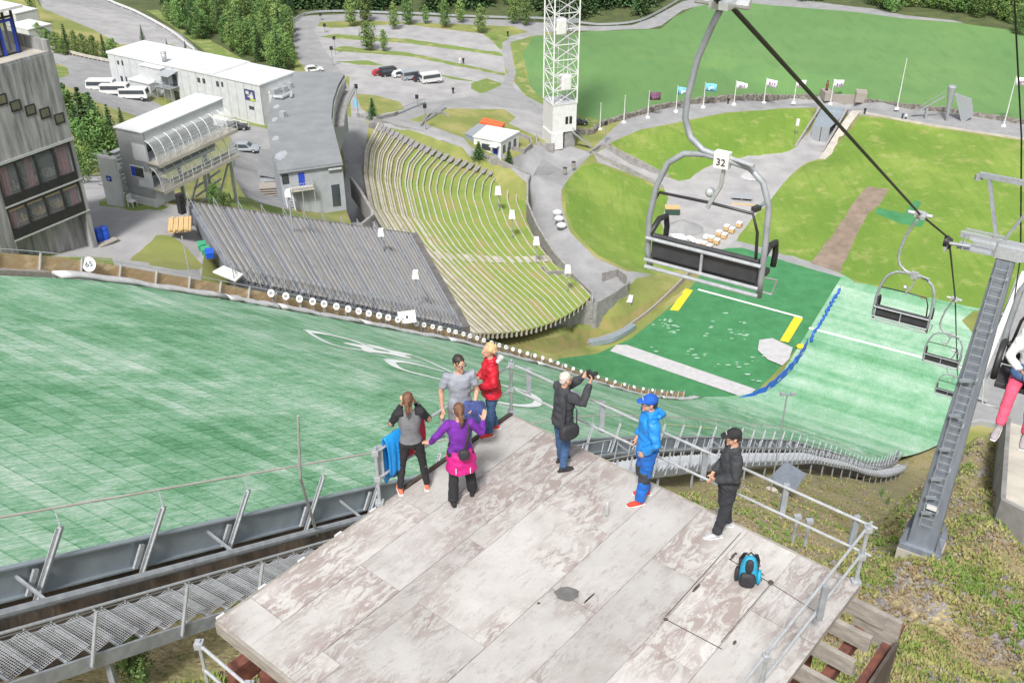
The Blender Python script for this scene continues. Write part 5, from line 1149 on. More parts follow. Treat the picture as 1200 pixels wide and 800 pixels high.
rc2 = [P(*q, zr2 - .3) for q in ((545, 156), (555, 160), (571, 147), (560, 145))]; BC = thing('container', 'grey blue container joined to the left of the white cabin', 'container', rc2[0]); mb = MB(); mb.prism([tuple(q.xy) for q in rc2], zz - 1, zr2 - .45); part(mb, 'body', mat('blue_grey_sheet', (.22, .28, .36), (.18, .24, .32), 2, .5), BC); c = sum(rc2, Vector()) / 4; mb = MB(); mb.prism([tuple((c + (q - c) * 1.04).xy) for q in rc2], zr2 - .45, zr2 - .3); part(mb, 'roof', M_galvd, BC); part(onface(rc2[0], rc2[1], (.1, .9), (zz, zz + 2.3)), 'doors', M_plate, BC)
zq = 7.2; oc = [P(*q, zq) for q in ((562, 143), (588, 148.5), (591.5, 144), (567, 137.5))]; OC = thing('container', 'orange shipping container behind the white cabin', 'container', oc[0]); mb = MB(); mb.prism([tuple(q.xy) for q in oc], zq - 2.5, zq); part(mb, 'body', M_orange, OC)
mb = MB()
for k in range(14): u = (k + .5) / 14; q = oc[0].lerp(oc[1], u); mb.bar((q.x, q.y - .05, zq - 2.4), (q.x, q.y - .05, zq - .1), .22, .08)
part(mb, 'corrugation', M_orange, OC)
mb = MB(); rr = [G(*q) for q in ((600, 176), (614, 180), (623, 172), (621, 165), (608, 160))]
mb.wall(rr, .3, .9, -.5); solo(mb, 'planter_wall', 'low grey walled enclosure right of the white cabin', 'wall', M_conc)
# ================================================================== lattice tower
base = P(655, 169, 1.8); LT = thing('lattice_tower', 'white steel lattice tower with platforms above a white square base house', 'tower', base)
la = math.radians(20); Mt = MW((base.x, base.y, 1.8), la); hw = 2.7
zh0, zh1 = 3.6, 9.6
mb = MB(); mb.b2(-hw, hw, -hw, hw, zh0, zh1, Mt); part(mb, 'base_house', M_white, LT); mb = MB(); mb.b2(-hw - .1, hw + .1, -hw - .1, hw + .1, zh1, zh1 + .15, Mt); part(mb, 'house_roof', M_clad, LT)
mb = MB(); mb.b2(-hw - .3, hw - 3, -hw - .2, hw - .5, 0, zh0, Mt); part(mb, 'lower_block', M_white, LT); mb = MB(); mb.b2(-hw + 3, hw, -hw + .3, hw, 0, zh0, Mt); part(mb, 'concrete_base', M_conc, LT)
for x in (.2, 1.1): mb = MB(); mb.b2(x, x + .6, -hw - .06, -hw, 5.3, 6.9, Mt); o = part(mb, 'window', M_frame, LT); 
mb = MB(); mb.b2(hw, hw + .06, -1, -.3, 5.3, 6.9, Mt); part(mb, 'window', M_frame, LT)
zt = 60
for i in (-1, 1):
    for j in (-1, 1): mb = MB(); mb.bar(Mt @ Vector((i * hw, j * hw, zh1)), Mt @ Vector((i * hw, j * hw, zt)), .28); part(mb, 'leg', M_white, LT)
mb = MB(); st = 3.1; z = zh1
k = 0
while z < zt:
    for i, j, i2, j2 in ((-1, -1, 1, -1), (1, -1, 1, 1), (1, 1, -1, 1), (-1, 1, -1, -1)):
        a, b = Vector((i * hw, j * hw, z)), Vector((i2 * hw, j2 * hw, z)); m_ = a.lerp(b, .5); up_ = Vector((0, 0, st))
        mb.bar(Mt @ a, Mt @ b, .16); mb.bar(Mt @ a, Mt @ (m_ + up_ * .5), .11); mb.bar(Mt @ b, Mt @ (m_ + up_ * .5), .11); mb.bar(Mt @ (a + up_), Mt @ (m_ + up_ * .5), .11); mb.bar(Mt @ (b + up_), Mt @ (m_ + up_ * .5), .11)
    z += st; k += 1
part(mb, 'lattice_bracing', M_white, LT)
mb = MB()
for i, j in ((-.25, -.25), (.25, -.25), (.25, .25), (-.25, .25)): mb.bar(Mt @ Vector((i * hw * 1.6, j * hw * 1.6, zh1)), Mt @ Vector((i * hw * 1.6, j * hw * 1.6, zt)), .12)
part(mb, 'lift_shaft', M_white, LT)
for z in (26, 31, 36, 41, 46): mb = MB(); mb.b2(-hw, hw, -hw, hw * .6, z, z + .15, Mt); mb.b2(-hw, hw, -hw, -hw + .08, z, z + 1.0, Mt); part(mb, 'platform', M_galvd, LT)
for z, x in ((12.5, .2), (24, -1.2)): mb = MB(); mb.b2(x - 1.1, x + 1.1, -hw - .3, -hw + 1.8, z, z + 3.2, Mt); part(mb, 'cabin', M_white, LT, bevel=.3)
mb = MB(); 
for k in range(14): mb.b2(hw - 1 + k * .28, hw - .7 + k * .28, -hw - 1.4, -hw - .2, zh0 - .25 * k, zh0 - .2 - .25 * k, Mt)
for y in (-1.4, -.2): mb.bar(Mt @ Vector((hw - 1, -hw + y, zh0 + .9)), Mt @ Vector((hw + 3, -hw + y, .9)), .08); mb.bar(Mt @ Vector((hw - 1, -hw + y, zh0)), Mt @ Vector((hw + 3, -hw + y, 0)), .1, .25)
part(mb, 'stair', M_galvd, LT)
mb = MB(); mb.wall([P(629, 165, 2.3), P(629, 174, 2.3), P(648, 176, 2), P(652, 170, 2)], .4, 1.4, -.5); solo(mb, 'low_wall', 'grey concrete screen at the foot of the lattice tower', 'wall', M_conc)
# ================================================================== viewing platform
ZD = 71.0; c0 = P(600, 487, ZD); ca = Vector((-.66, -.751, 0)).normalized()
pL = P(255, 727, ZD); pR = P(1003, 692, ZD)
ax = (pL - c0).normalized(); LA = (pL - c0).length; by = Vector((-ax.y, ax.x, 0)); by = by if by.x > 0 else -by
LB = (pR - c0).dot(by); AD = math.atan2(ax.y, ax.x)
MDk = Matrix.Translation(c0) @ rotz(AD)      # local x along left edge towards lower left, local y
sg_ = 1 if (rotz(AD) @ Vector((0, 1, 0))).dot(by) > 0 else -1
def DK(a, b, z=0): return c0 + ax * a + by * b + Vector((0, 0, z))
print('deck', LA, LB)
pf = thing('viewing_platform', 'large weathered wooden viewing platform with peeling white paint', 'platform', c0)
pan = MB(); k = 0
seams = sorted([(P(x, y, ZD) - c0).dot(by) for x, y in ((395, 682), (443, 712), (510, 690), (628, 705), (725, 692), (815, 688), (878, 716))]); print('seams', [round(s_, 2) for s_ in seams])
seams = [s_ for s_ in seams if .3 < s_ < LB - .3] + [LB]
b = 0.0; rown = 0
while b < LB - .01:
    w_ = seams[rown] - b; a = 0.0; first = True
    while a < LA - .02:
        l_ = min([1.5, 2.44, 2.44, 2.44][min(3, int(a > 0) + 0)] if rown % 2 else 2.44, LA - a)
        if rown % 2 and first: l_ = 1.22
        if LA - a - l_ < .3: l_ = LA - a
        g_ = .003; th = U(-.004, .004)
        mb = MB(); p = [DK(a + g_, b + g_), DK(a + l_ - g_, b + g_), DK(a + l_ - g_, b + w_ - g_), DK(a + g_, b + w_ - g_)]
        mb.prism([tuple(q.xy) for q in p], ZD - .03, [ZD + th + U(-.002, .002) for _ in range(4)])
        o = part(mb, 'deck_panel', M_deck, None, True)
        # own local frame so the grain runs along the sheet
        Mo = Matrix.Translation(DK(a, b)) @ rotz(AD + (0 if rown % 3 != 1 else 0)); o.data.transform((Mo @ Matrix.Translation((-k * 3.7, k * 1.3, 0))).inverted()); o.matrix_world = Mo @ Matrix.Translation((-k * 3.7, k * 1.3, 0))
        o.parent = pf; o.matrix_parent_inverse = Matrix.Translation(-c0)
        k += 1; a += l_; first = False
    b += w_; rown += 1
mb = MB(); c5 = [DK(0, 0), DK(LA, 0), DK(LA, LB), DK(0, LB)]
mb.prism([tuple((q).xy) for q in [DK(.01, .01), DK(LA - .01, .01), DK(LA - .01, LB - .01), DK(.01, LB - .01)]], ZD - .12, ZD - .034); part(mb, 'subfloor', M_plank, pf)
mb = MB(); 
for a_, b_ in ((DK(-.02, -.02), DK(LA, -.02)), (DK(-.02, 0), DK(-.02, LB)), (DK(LA + .02, 0), DK(LA + .02, LB))): mb.bar(a_ + Vector((0, 0, -.09)), b_ + Vector((0, 0, -.09)), .04, .17)
part(mb, 'fascia', M_plank, pf)
M_dkw = mat('dark_wet_wood', (.10, .075, .06), (.05, .04, .035), 4, .8)
mb = MB(); mb.bar(DK(-.05, -.03, -.01), DK(LA * .42, -.03, -.01), .05, .1); part(mb, 'edge_strip', M_dkw, pf)
# joists
for i in range(26):
    a = .12 + i * .45
    if a > 5.6: break
    mb = MB(); mb.bar(DK(a, LB - 1.5, -.25), DK(a, LB + .42, -.25), .07, .22); mb2 = part(mb, 'joist', M_plank, pf)
for i in range(6): mb = MB(); a = .55 + i * .62; mb.bar(DK(1.6 + a, -.14, -.13), DK(1.6 + a, .5, -.13), .11, .09); part(mb, 'joist_end', M_white, pf)
mb = MB(); mb.bar(DK(-.3, LB + .5, -.62), DK(6.5, LB + .5, -.62), .1, .14); mb.bar(DK(-.3, LB + .15, -.62), DK(6.5, LB + .15, -.62), .12, .2); mb.bar(DK(-.1, .3, -.62), DK(5.5, .3, -.62), .15, .3); part(mb, 'rusty_girder', M_rust, pf)
mb = MB(); mb.bar(DK(.2, LB + .62, -.75), DK(6.5, LB + .62, -.75), .04, .75); part(mb, 'side_sheet', M_dkw, pf)
mb = MB(); mb.bar(DK(.1, LB + .05, -.4), DK(.1, LB + .6, -.4), .06, .5); part(mb, 'end_sheet', M_plank, pf)
mb = MB()
for a in (.4, 2.8, 5.1):
    for b in (.5, LB - .4): q = DK(a, b, -.7); mb.bar(q, (q.x, q.y, hz(q.x, q.y) - .5), .22)
for b in (.5, LB - .4): mb.bar(DK(.4, b, -.9), DK(5.1, b, -4), .1); mb.bar(DK(.4, b, -4), DK(5.1, b, -.9), .1)
part(mb, 'support_frame', M_rust, pf)
# dark patch (covered opening) and gaps with rot
M_patch = mat('grey_filler', (.14, .14, .14), (.10, .10, .10), 8, .85)
mb = MB(); q = P(664, 695, ZD + .012)
mb.prism([(q.x + .125 * math.cos(t) * U(.85, 1.15) * 1.15, q.y + .115 * math.sin(t) * U(.85, 1.1)) for t in [i * .35 for i in range(18)]], ZD + .007, ZD + .012); part(mb, 'filled_patch', M_patch, pf)
mb = MB()
def rot(px, py, l_, w_, an):
    mb = MB(); q = P(px, py, ZD + .012); mb.prism([(q.x + (l_ * math.cos(t) * math.cos(an) - w_ * math.sin(t) * math.sin(an)) * U(.7, 1.15), q.y + (l_ * math.cos(t) * math.sin(an) + w_ * math.sin(t) * math.cos(an)) * U(.7, 1.15)) for t in [i * .42 for i in range(15)]], ZD + .007, ZD + .011); part(mb, 'rotten_spot', M_dkw, pf)
rot(903, 682, .05, .035, AD); rot(859, 651, .09, .018, AD); rot(816, 688, .1, .018, AD); rot(780, 725, .03, .03, 0); rot(861, 752, .04, .02, AD); rot(631, 706, .022, .018, 0); rot(690, 700, .12, .006, AD)
for k in range(10): rot(U(870, 900), U(655, 690), .02, .008, U(0, 3))
# open gap between panels on right
mb = MB()
for a_, b_ in (((855, 655), (905, 684)), ((905, 684), (965, 722)), ((903, 684), (845, 752)), ((868, 624), (780, 722)), ((780, 725), (846, 760))):
    mb.bar(P(*a_, ZD + .006), P(*b_, ZD + .006), .008, .006)
part(mb, 'open_joints', M_dkw, pf)
# ---- railings
def rail(name_l, pts, posts, loc, extra=None, hh=(.86, .43), flats=()):
    t = thing('railing', name_l, 'railing', loc)
    for h in hh:
        mb = MB(); mb.tube([Vector(p) + Vector((0, 0, h)) for p in pts], .018, 8); part(mb, 'rail_tube', M_alum, t)
    for p in posts:
        mb = MB(); p = Vector(p); mb.tube([p + Vector((0, 0, -.15)), p + Vector((0, 0, .95))], .024, 8); mb.box(tuple(p + Vector((0, 0, .86))), (.08, .08, .07)); mb.box(tuple(p + Vector((0, 0, .43))), (.08, .08, .07)); mb.box(tuple(p + Vector((0, 0, .02))), (.11, .11, .05)); part(mb, 'post', M_galv, t)
    for p in flats:
        mb = MB(); p = Vector(p); mb.bar(p + Vector((0, 0, .36)), p + Vector((0, 0, .88)), .05, .07); part(mb, 'flat_bar', M_galvd, t)
    return t
aw_ = (P(445, 590, ZD) - c0).dot(ax)
rail('railing on the left edge of the platform where jackets hang', [DK(aw_, -.06), DK(-.05, -.06)], [DK(aw_, -.06), DK(-.05, -.06)], DK(aw_, -.06), flats=[DK(aw_ * .52, -.1), DK(.25, -.1), DK(aw_ - .12, -.1)])
rail('long railing on the back edge of the platform behind the photographer', [DK(-.08, .0), DK(-.08, LB + .02)], [DK(-.08, .75 * LB * .0 + 3.55)], DK(-.08, 0), flats=[DK(-.12, .22), DK(-.12, 1.55), DK(-.12, 3.2), DK(-.12, 4.35), DK(-.12, LB - .25)])
q1 = DK(-.12, LB + .42); rail('railing along the right edge of the platform above the open joists', [DK(-.15, LB - .08), DK(6.2, LB - .08)], [DK(.0, LB - .06), DK(2.5, LB - .06), DK(5.2, LB - .06)], DK(0, LB), flats=[DK(1.2, LB - .03)])
t = thing('railing', 'galvanised tube rail hanging at the lower left corner of the platform', 'railing', DK(LA + .2, 0))
for z in (-.12, -.55):
    mb = MB(); mb.tube([DK(LA + .3, .0, z), DK(LA + .3, 1.5, z - .05), DK(LA + .35, LB, z - .1)], .022, 8); part(mb, 'rail_tube', M_alum, t)
for b in (.03, .95, 1.8): mb = MB(); mb.tube([DK(LA + .3, b, -.05), DK(LA + .3, b, -1.0)], .024, 8); mb.box(tuple(DK(LA + .3, b, -.12)), (.1, .1, .08)); part(mb, 'post', M_galv, t)
# two short tube stubs with clamps outside the back railing
for px, py, l in ((924, 640, 'left short tube post standing outside the back railing'), (938, 645, 'right short tube post with a clamp outside the back railing')):
    q = P(px, py, ZD - .15); q = q - ax * .12; mb = MB(); mb.tube([q, q + Vector((0, 0, .42))], .022, 8); mb.box(tuple(q + Vector((0, 0, .42))), (.09, .07, .05)); solo(mb, 'tube_post', l, 'post', M_galv, loc=q)
# ================================================================== things on the platform
def drape(name, label, M_, a, w_, h_):
    mb = MB(); n = 9; vs = []
    nn = Vector((-by.x, -by.y, 0))
    rows_ = [(-.05, .42), (-.045, .75), (0, 1.0), (.05, .8), (.055, .98 - h_)]
    rows_ = [(.05, .98 - h_ * .8), (.06, .98 - h_ * .4), (.05, .94), (0, 1.015), (-.05, .94), (-.07, .98 - h_ * .5), (-.06, .98 - h_)]
    for off, z in rows_:
        for i in range(n):
            u = i / (n - 1); wob = .025 * math.sin(i * 2.3 + off * 30)
            zz_ = z + (.04 * math.sin(i * 1.7) if z < .9 else 0)
            vs.append(DK(a + (u - .5) * w_ * (1 if z > .9 else .9 + .1 * math.sin(z * 9)), -.06 + off + (wob if z < .9 else 0), zz_))
    m_ = len(rows_); mb.add(vs, [(i * n + j, i * n + j + 1, (i + 1) * n + j + 1, (i + 1) * n + j) for i in range(m_ - 1) for j in range(n - 1)])
    o = solo(mb, name, label, 'jacket', M_, loc=DK(a, -.06, 0), smooth=True)
    s = o.modifiers.new('thick', 'SOLIDIFY'); s.thickness = .035; s.offset = 0; s2 = o.modifiers.new('sub', 'SUBSURF'); s2.levels = 1; s2.render_levels = 1
    tb = MB(); tb.tube([DK(a - w_ * .35, -.14, .9), DK(a - w_ * .42, -.17, .6), DK(a - w_ * .36, -.16, .38)], [.05, .055, .04], 8); q_ = part(tb, 'sleeve', M_, None, True, smooth=True); q_.data.transform(Matrix.Translation(-o.location)); q_.parent = o
    return o
M_bluej = cloth('bright_blue_nylon', (.01, .27, .72), .75, .5); M_redj = cloth('crimson_nylon', (.62, .012, .06), .75, .5)
drape('jacket', 'bright blue jacket draped over the left railing', M_bluej, aw_ - .32, .34, .78)
drape('jacket', 'crimson jacket draped over the left railing behind the woman in black', M_redj, aw_ - .72, .3, .62)
# backpack
def rbox(mb, c, r, pw=2.8, seg=16, rings=12, M=None, taper=0):
    vs = []
    def sp(v): return math.copysign(abs(v) ** (2 / pw), v)
    for i in range(rings + 1):
        th = math.pi * i / rings
        for k in range(seg):
            a = 2 * math.pi * k / seg; z = sp(math.cos(th)); q = abs(math.sin(th)) ** (2 / pw); tp = 1 - taper * (z + 1) / 2
            vs.append((c[0] + r[0] * q * sp(math.cos(a)) * tp, c[1] + r[1] * q * sp(math.sin(a)) * tp, c[2] + r[2] * z))
    fs = [(i * seg + k, (i + 1) * seg + k, (i + 1) * seg + (k + 1) % seg, i * seg + (k + 1) % seg) for i in range(rings) for k in range(seg)]
    mb.add(vs, fs, M)
M_teal = cloth('turquoise_fabric', (.02, .33, .52), .7, .6); M_blk = cloth('black_fabric', (.018, .018, .022), 1.6, .7)
Bp = P(875, 682, ZD); MBp = Matrix.Translation(Bp) @ rotz(-.25)
bk = thing('backpack', 'turquoise and black backpack standing on the deck', 'backpack', Bp)
mb = MB(); rbox(mb, (0, 0, .21), (.135, .1, .215), 2.9, taper=.38, M=MBp); part(mb, 'pack_body', M_teal, bk, smooth=True)
mb = MB(); rbox(mb, (0, -.085, .12), (.1, .05, .11), 2.8, M=MBp); part(mb, 'front_pocket', M_blk, bk, smooth=True)
mb = MB(); rbox(mb, (0, -.075, .33), (.05, .04, .1), 2.5, M=MBp); part(mb, 'flap', M_blk, bk, smooth=True)
for s_ in (-1, 1): mb = MB(); rbox(mb, (s_ * .13, 0, .12), (.03, .07, .1), 2.5, M=MBp); part(mb, 'side_pocket', M_teal if s_ > 0 else M_blk, bk, smooth=True)
for s_ in (-1, 1): mb = MB(); mb.tube([MBp @ Vector((s_ * .06, .1, .38)), MBp @ Vector((s_ * .1, .17, .22)), MBp @ Vector((s_ * .09, .1, .05))], [(.03, .008)] * 3, 8); part(mb, 'shoulder_strap', M_blk, bk)
mb = MB(); mb.tube([MBp @ Vector((-.04, .03, .41)), MBp @ Vector((0, .03, .46)), MBp @ Vector((.04, .03, .41))], .01, 6); part(mb, 'grab_loop', M_blk, bk)
bt_ = thing('water_bottle', 'small clear plastic water bottle standing on the deck', 'bottle', P(711, 604, ZD)); q = P(711, 604, ZD); mb = MB(); mb.tube([q, q + Vector((0, 0, .03)), q + Vector((0, 0, .14)), q + Vector((0, 0, .18)), q + Vector((0, 0, .2))], [.022, .025, .025, .016, .01], 12); part(mb, 'body', mat('clear_plastic', (.5, .54, .58), None, 4, .1, alpha=.4), bt_, smooth=True)
mb = MB(); mb.tube([q + Vector((0, 0, .2)), q + Vector((0, 0, .22))], .011, 10); part(mb, 'cap', M_white, bt_)
# ================================================================== chairlift
AZ = math.radians(58 - 90)      # chair local y = down the line
def shx(m_): m_.v = [q + Vector((.09, 0, 0)) for q in m_.v]
M_seat = mat('dark_seat_pad', (.045, .045, .05), (.03, .03, .033), 5, .6)
def chair(loc, label, num_=None, first=False, rz=AZ):
    t = thing('lift_chair', label, 'lift chair', loc, rz, group=None)
    mb = MB(); mb.tube([(0, 0, -.06), (-.08, 0, -.25), (-.2, 0, -.6), (-.27, 0, -1.0), (-.28, 0, -1.26), (-.2, 0, -1.46), (-.04, 0, -1.58), (.26, 0, -1.62)], .036, 10); part(mb, 'hanger', M_galvd if num_ else M_galv, t, True, smooth=True)
    mb = MB(); mb.tube([(-.28, 0, .0), (.3, 0, 0)], .05, 10); mb.box((0, 0, .0), (.22, .14, .14)); mb.box((.12, -.12, .02), (.1, .3, .08)); part(mb, 'grip', M_alum, t, True)
    mb = MB(); mb.tube([(x + .09, y, z) for x, y, z in ((-.68, .1, -3.2), (-.7, .02, -2.95), (-.7, 0, -2.5), (-.64, 0, -2.1), (-.52, 0, -1.8), (-.34, 0, -1.66), (-.1, 0, -1.62), (.2, 0, -1.64), (.42, 0, -1.67), (.58, 0, -1.8), (.68, 0, -2.05), (.7, 0, -2.5), (.7, .02, -2.95), (.68, .1, -3.2))], .035, 10); part(mb, 'frame', M_galvd, t, True, smooth=True)
    mb = MB(); mb.box((.2, -.02, -1.63), (.17, .09, .18)); part(mb, 'number_plate', M_white if num_ else M_galv, t, True)
    if num_:
        tx = text(num_, .11, Matrix.Translation((.2, -.07, -1.65)) @ Matrix.Rotation(math.pi / 2, 4, 'X'), M_frame, None, 'numeral'); tx.parent = t
    mb = MB(); mb.tube([(.22, 0, -1.74), (.2, .02, -1.95), (.06, .05, -2.25)], .024, 8); mb.ell((.0, .25, -2.15), (.06, .06, .06)); mb.tube([(.26, 0, -1.6), (.58, -.1, -1.6)], .022, 8); part(mb, 'centre_strut', M_alum, t, True)
    mb = MB(); mb.tube([(-.70, 0, -2.75), (-.69, .04, -2.35), (-.62, .05, -2.2), (0, .06, -2.19), (.5, .05, -2.2), (.58, .04, -2.4), (.62, .02, -2.85)], .018, 8); shx(mb); part(mb, 'safety_bar', M_frame, t, True, smooth=True)
    mb = MB(); mb.box((0, .02, -2.89), (1.30, .04, .24)); mb.v = [q + Vector((.09, 0, 0)) for q in mb.v]; part(mb, 'backrest', M_seat, t, True, bevel=.02)
    mb = MB(); mb.box((0, .27, -3.05), (1.30, .46, .07)); mb.tube([(-.66, .03, -2.74), (.66, .03, -2.74)], .035, 8); shx(mb); part(mb, 'seat', M_seat, t, True, bevel=.02)
    mb = MB()
    for z in (-2.75, -3.03): mb.tube([(-.7, -.05, z), (.7, -.05, z)], .022, 8)
    mb.tube([(0, -.04, -2.75), (0, -.04, -3.03)], .018, 8); mb.tube([(-.7, -.03, -3.13), (.7, -.03, -3.13)], .025, 8); shx(mb); part(mb, 'back_frame', M_galv, t, True)
    for s_ in (-1, 1): mb = MB(); mb.tube([(s_ * .68, 0, -2.72), (s_ * .68, .25, -2.62), (s_ * .68, .45, -2.66), (s_ * .68, .5, -2.82), (s_ * .68, .48, -2.98)], .036, 8); shx(mb); part(mb, 'armrest', M_black, t, True, smooth=True)
    mb = MB(); mb.tube([(.78, .1, -2.95), (.86, .4, -3.1), (.8, .5, -3.35), (.55, .5, -3.35), (.5, .4, -3.1)], .012, 6); part(mb, 'footrest', M_alum, t, True)
    return t
C1 = PT(846, 2, 10.3); C2 = PT(1078, 251, 25.2); SH = PT(1112, 279, 28.6); C3 = PT(1118, 350, 41); C4 = PT(1121, 412, 60); C0 = C1 + (C1 - C2) * .95
chair(C1, 'nearest empty lift chair carrying the number 32', '32'); 
c2_ = chair(C2, 'second empty lift chair hanging just before the pylon', None)
c3_ = chair(C3, 'third empty lift chair just beyond the pylon sheaves', None, rz=AZ); c4_ = chair(C4, 'farthest small empty lift chair partly behind the pylon column', None)
cb = MB(); far_ = C4 + (C4 - C3) * 2.5; cb.tube([C0, C1 + Vector((.05, 0, .0)), C2, SH, C3 + Vector((.05, 0, 0)), C4, far_], .028, 8); cb.tube([C1 + (C0 - C1) * .02, C1], .05, 8)
solo(cb, 'haul_cable', 'black steel cable carrying the empty chairs down to the pylon', 'cable', M_cable)
cb = MB(); cb.tube([PT(1187, -30, 24), PT(1189, 5, 26), PT(1197, 160, 30), PT(1196, 300, 33), PT(1180, 410, 60)], .024, 6); solo(cb, 'haul_cable', 'second thinner cable running down the right border of the photo', 'cable', M_cable)
# pylon
Pb = PT(1082, 632, 34.6); Pt_t = Pb.y / ray(1180, 300).y; Ptop = EYE + ray(1180, 300) * Pt_t; Ptop.x = Pb.x + (Ptop.x - Pb.x) * 1
Ptop = Vector((Pb.x + (Ptop.x - Pb.x), Pb.y, Ptop.z)); ZB = Pb.z
py_ = thing('lift_pylon', 'blue grey steel lift pylon with ladder and crossarm', 'pylon', Pb)
xa_ = Vector((-N2.x, -N2.y, 0)); ya_ = D2.to_3d()
def col(c, w_, d_, z): return [c + xa_ * i * w_ / 2 + ya_ * j * d_ / 2 + Vector((0, 0, z - c.z)) for i, j in ((-1, -1), (1, -1), (1, 1), (-1, 1))]
mb = MB(); A_ = col(Pb, .92, .8, ZB - .3); A2_ = col(Pb.lerp(Ptop, .12), .86, .72, ZB + (Ptop.z - ZB) * .12); B_ = col(Ptop, .5, .42, Ptop.z)
mb.add(A_ + A2_ + B_, [(3, 2, 1, 0)] + [(i, (i + 1) % 4, 4 + (i + 1) % 4, 4 + i) for i in range(4)] + [(4 + i, 4 + (i + 1) % 4, 8 + (i + 1) % 4, 8 + i) for i in range(4)] + [(8, 9, 10, 11)]); part(mb, 'column', M_pyl, py_, bevel=.03)
mb = MB(); mb.prism([tuple(q.xy) for q in col(Pb, 1.3, 1.1, ZB)], ZB - .25, ZB - .02)
for i, j in ((-1, -1), (1, -1), (1, 1), (-1, 1)): f_ = Pb + xa_ * i * .48 + ya_ * j * .42; mb.add([f_ + Vector((0, 0, 0)), f_ + xa_ * i * .22, f_ + Vector((0, 0, .7)), f_ + ya_ * j * .06, f_ + xa_ * i * .22 + ya_ * j * .06, f_ + Vector((0, 0, .7)) + ya_ * j * .06], [(0, 1, 2), (3, 5, 4), (0, 3, 4, 1), (1, 4, 5, 2), (2, 5, 3, 0)])
part(mb, 'base_plate', M_pyl, py_); mb = MB(); mb.prism([tuple(q.xy) for q in col(Pb, 1.36, 1.16, ZB)], ZB - .7, ZB - .24); part(mb, 'footing', M_benchl, py_)
mb = MB(); nl = 34; off = -ya_
for s_ in (-1, 1): mb.tube([Pb + off * .62 + xa_ * (s_ * .2) + Vector((0, 0, 1.0)), Ptop + off * .36 + xa_ * (s_ * .17)], .012, 6)
for k in range(nl):
    u = .1 + .9 * k / nl; c = Pb.lerp(Ptop, u) + off * lerp(.62, .36, u); mb.tube([c - xa_ * .18, c + xa_ * .18], .008, 6)
    if k % 6 == 2: mb.bar(c - xa_ * .2, c - xa_ * .2 - off * .2, .04); mb.bar(c + xa_ * .2, c + xa_ * .2 - off * .2, .04)
part(mb, 'ladder', M_galvd, py_)
for px, py in ((1108, 528), (1128, 447)):
    pass
mb = MB(); c = Pb.lerp(Ptop, .17) + off * .56; mb.box((0, 0, 0), (.34, .02, .2), Matrix.Translation(c + xa_ * .02) @ rotz(AZ)); part(mb, 'number_plate', M_white, py_)
mb = MB()
for u in (.14, .2, .27, .38, .5, .62): c = Pb.lerp(Ptop, u) + off * lerp(.6, .4, u); mb.bar(c - xa_ * .25, c + xa_ * .05 + Vector((0, 0, .1)), .07, .1)
part(mb, 'brackets', M_plate, py_)
cr = Ptop + Vector((0, 0, .15)); dl = (SH - cr).dot(xa_)
hd = MB(); hd.add(col(Ptop, .62, .5, Ptop.z - .02) + [cr + xa_ * (-1.05) + ya_ * .2 + Vector((0, 0, .18)), cr + xa_ * 1.6 + ya_ * .2 + Vector((0, 0, .18)), cr + xa_ * 1.6 - ya_ * .2 + Vector((0, 0, .18)), cr + xa_ * (-1.05) - ya_ * .2 + Vector((0, 0, .18))], [(0, 1, 6, 7), (2, 3, 4, 5), (0, 7, 4, 3), (1, 2, 5, 6), (4, 7, 6, 5)]); part(hd, 'head', M_galv, py_)
mb = MB(); mb.bar(cr + xa_ * (dl + .15) + Vector((0, 0, .22)), cr + xa_ * 2.6 + Vector((0, 0, .22)), .16, .16); part(mb, 'crossarm', M_galv, py_)
top_ = Vector((0, 0, 2.05)); f0 = cr + xa_ * (-.28)
mb = MB(); mb.bar(f0 + xa_ * (-.95) + top_ , f0 + xa_ * 1.9 + top_, .12, .14); mb.bar(f0, f0 + xa_ * (-.7) + top_, .1); mb.bar(f0, f0 + xa_ * .75 + top_, .08); mb.bar(f0 + xa_ * (-.95) + top_, f0 + xa_ * (-.95) + top_ - Vector((0, 0, .16)), .1, .2); part(mb, 'lifting_frame', M_galvd, py_)
mb = MB(); SHc = SH
for k in (-.28, 0, .28):
    w_ = SHc + (C2 - SHc).normalized() * -k + Vector((0, 0, -.13)); mb.tube([w_ - xa_ * .05, w_ + xa_ * .05], .16, 16)
part(mb, 'sheave', M_black, py_); mb = MB(); mb.bar(SHc + Vector((0, 0, -.2)) - ya_ * .35, SHc + Vector((0, 0, -.3)) + ya_ * .35, .06, .14); mb.tube([SHc + Vector((0, 0, -.15)), SHc + xa_ * .6 + Vector((0, 0, -.1))], .05, 8); part(mb, 'sheave_beam', M_galvd, py_)
mb = MB(); pc = SHc + xa_ * .45 + Vector((0, 0, -.15)); mb.box((0, 0, 0), (.9, .45, .05), Matrix.Translation(pc + Vector((.35, .1, -.1))) @ rotz(AZ))
for a_ in (-.4, .45):
    mb.bar(pc + xa_ * (.35 + a_) + Vector((0, 0, -.1)), pc + xa_ * (.35 + a_) + Vector((0, 0, .4)), .04)
mb.bar(pc + xa_ * -.1 + Vector((0, 0, .4)), pc + xa_ * .9 + Vector((0, 0, .4)), .05); mb.bar(pc + xa_ * -.1 + Vector((0, 0, .4)) + ya_ * .3, pc + xa_ * .9 + Vector((0, 0, .4)) + ya_ * .3, .05); part(mb, 'service_platform', M_galv, py_)
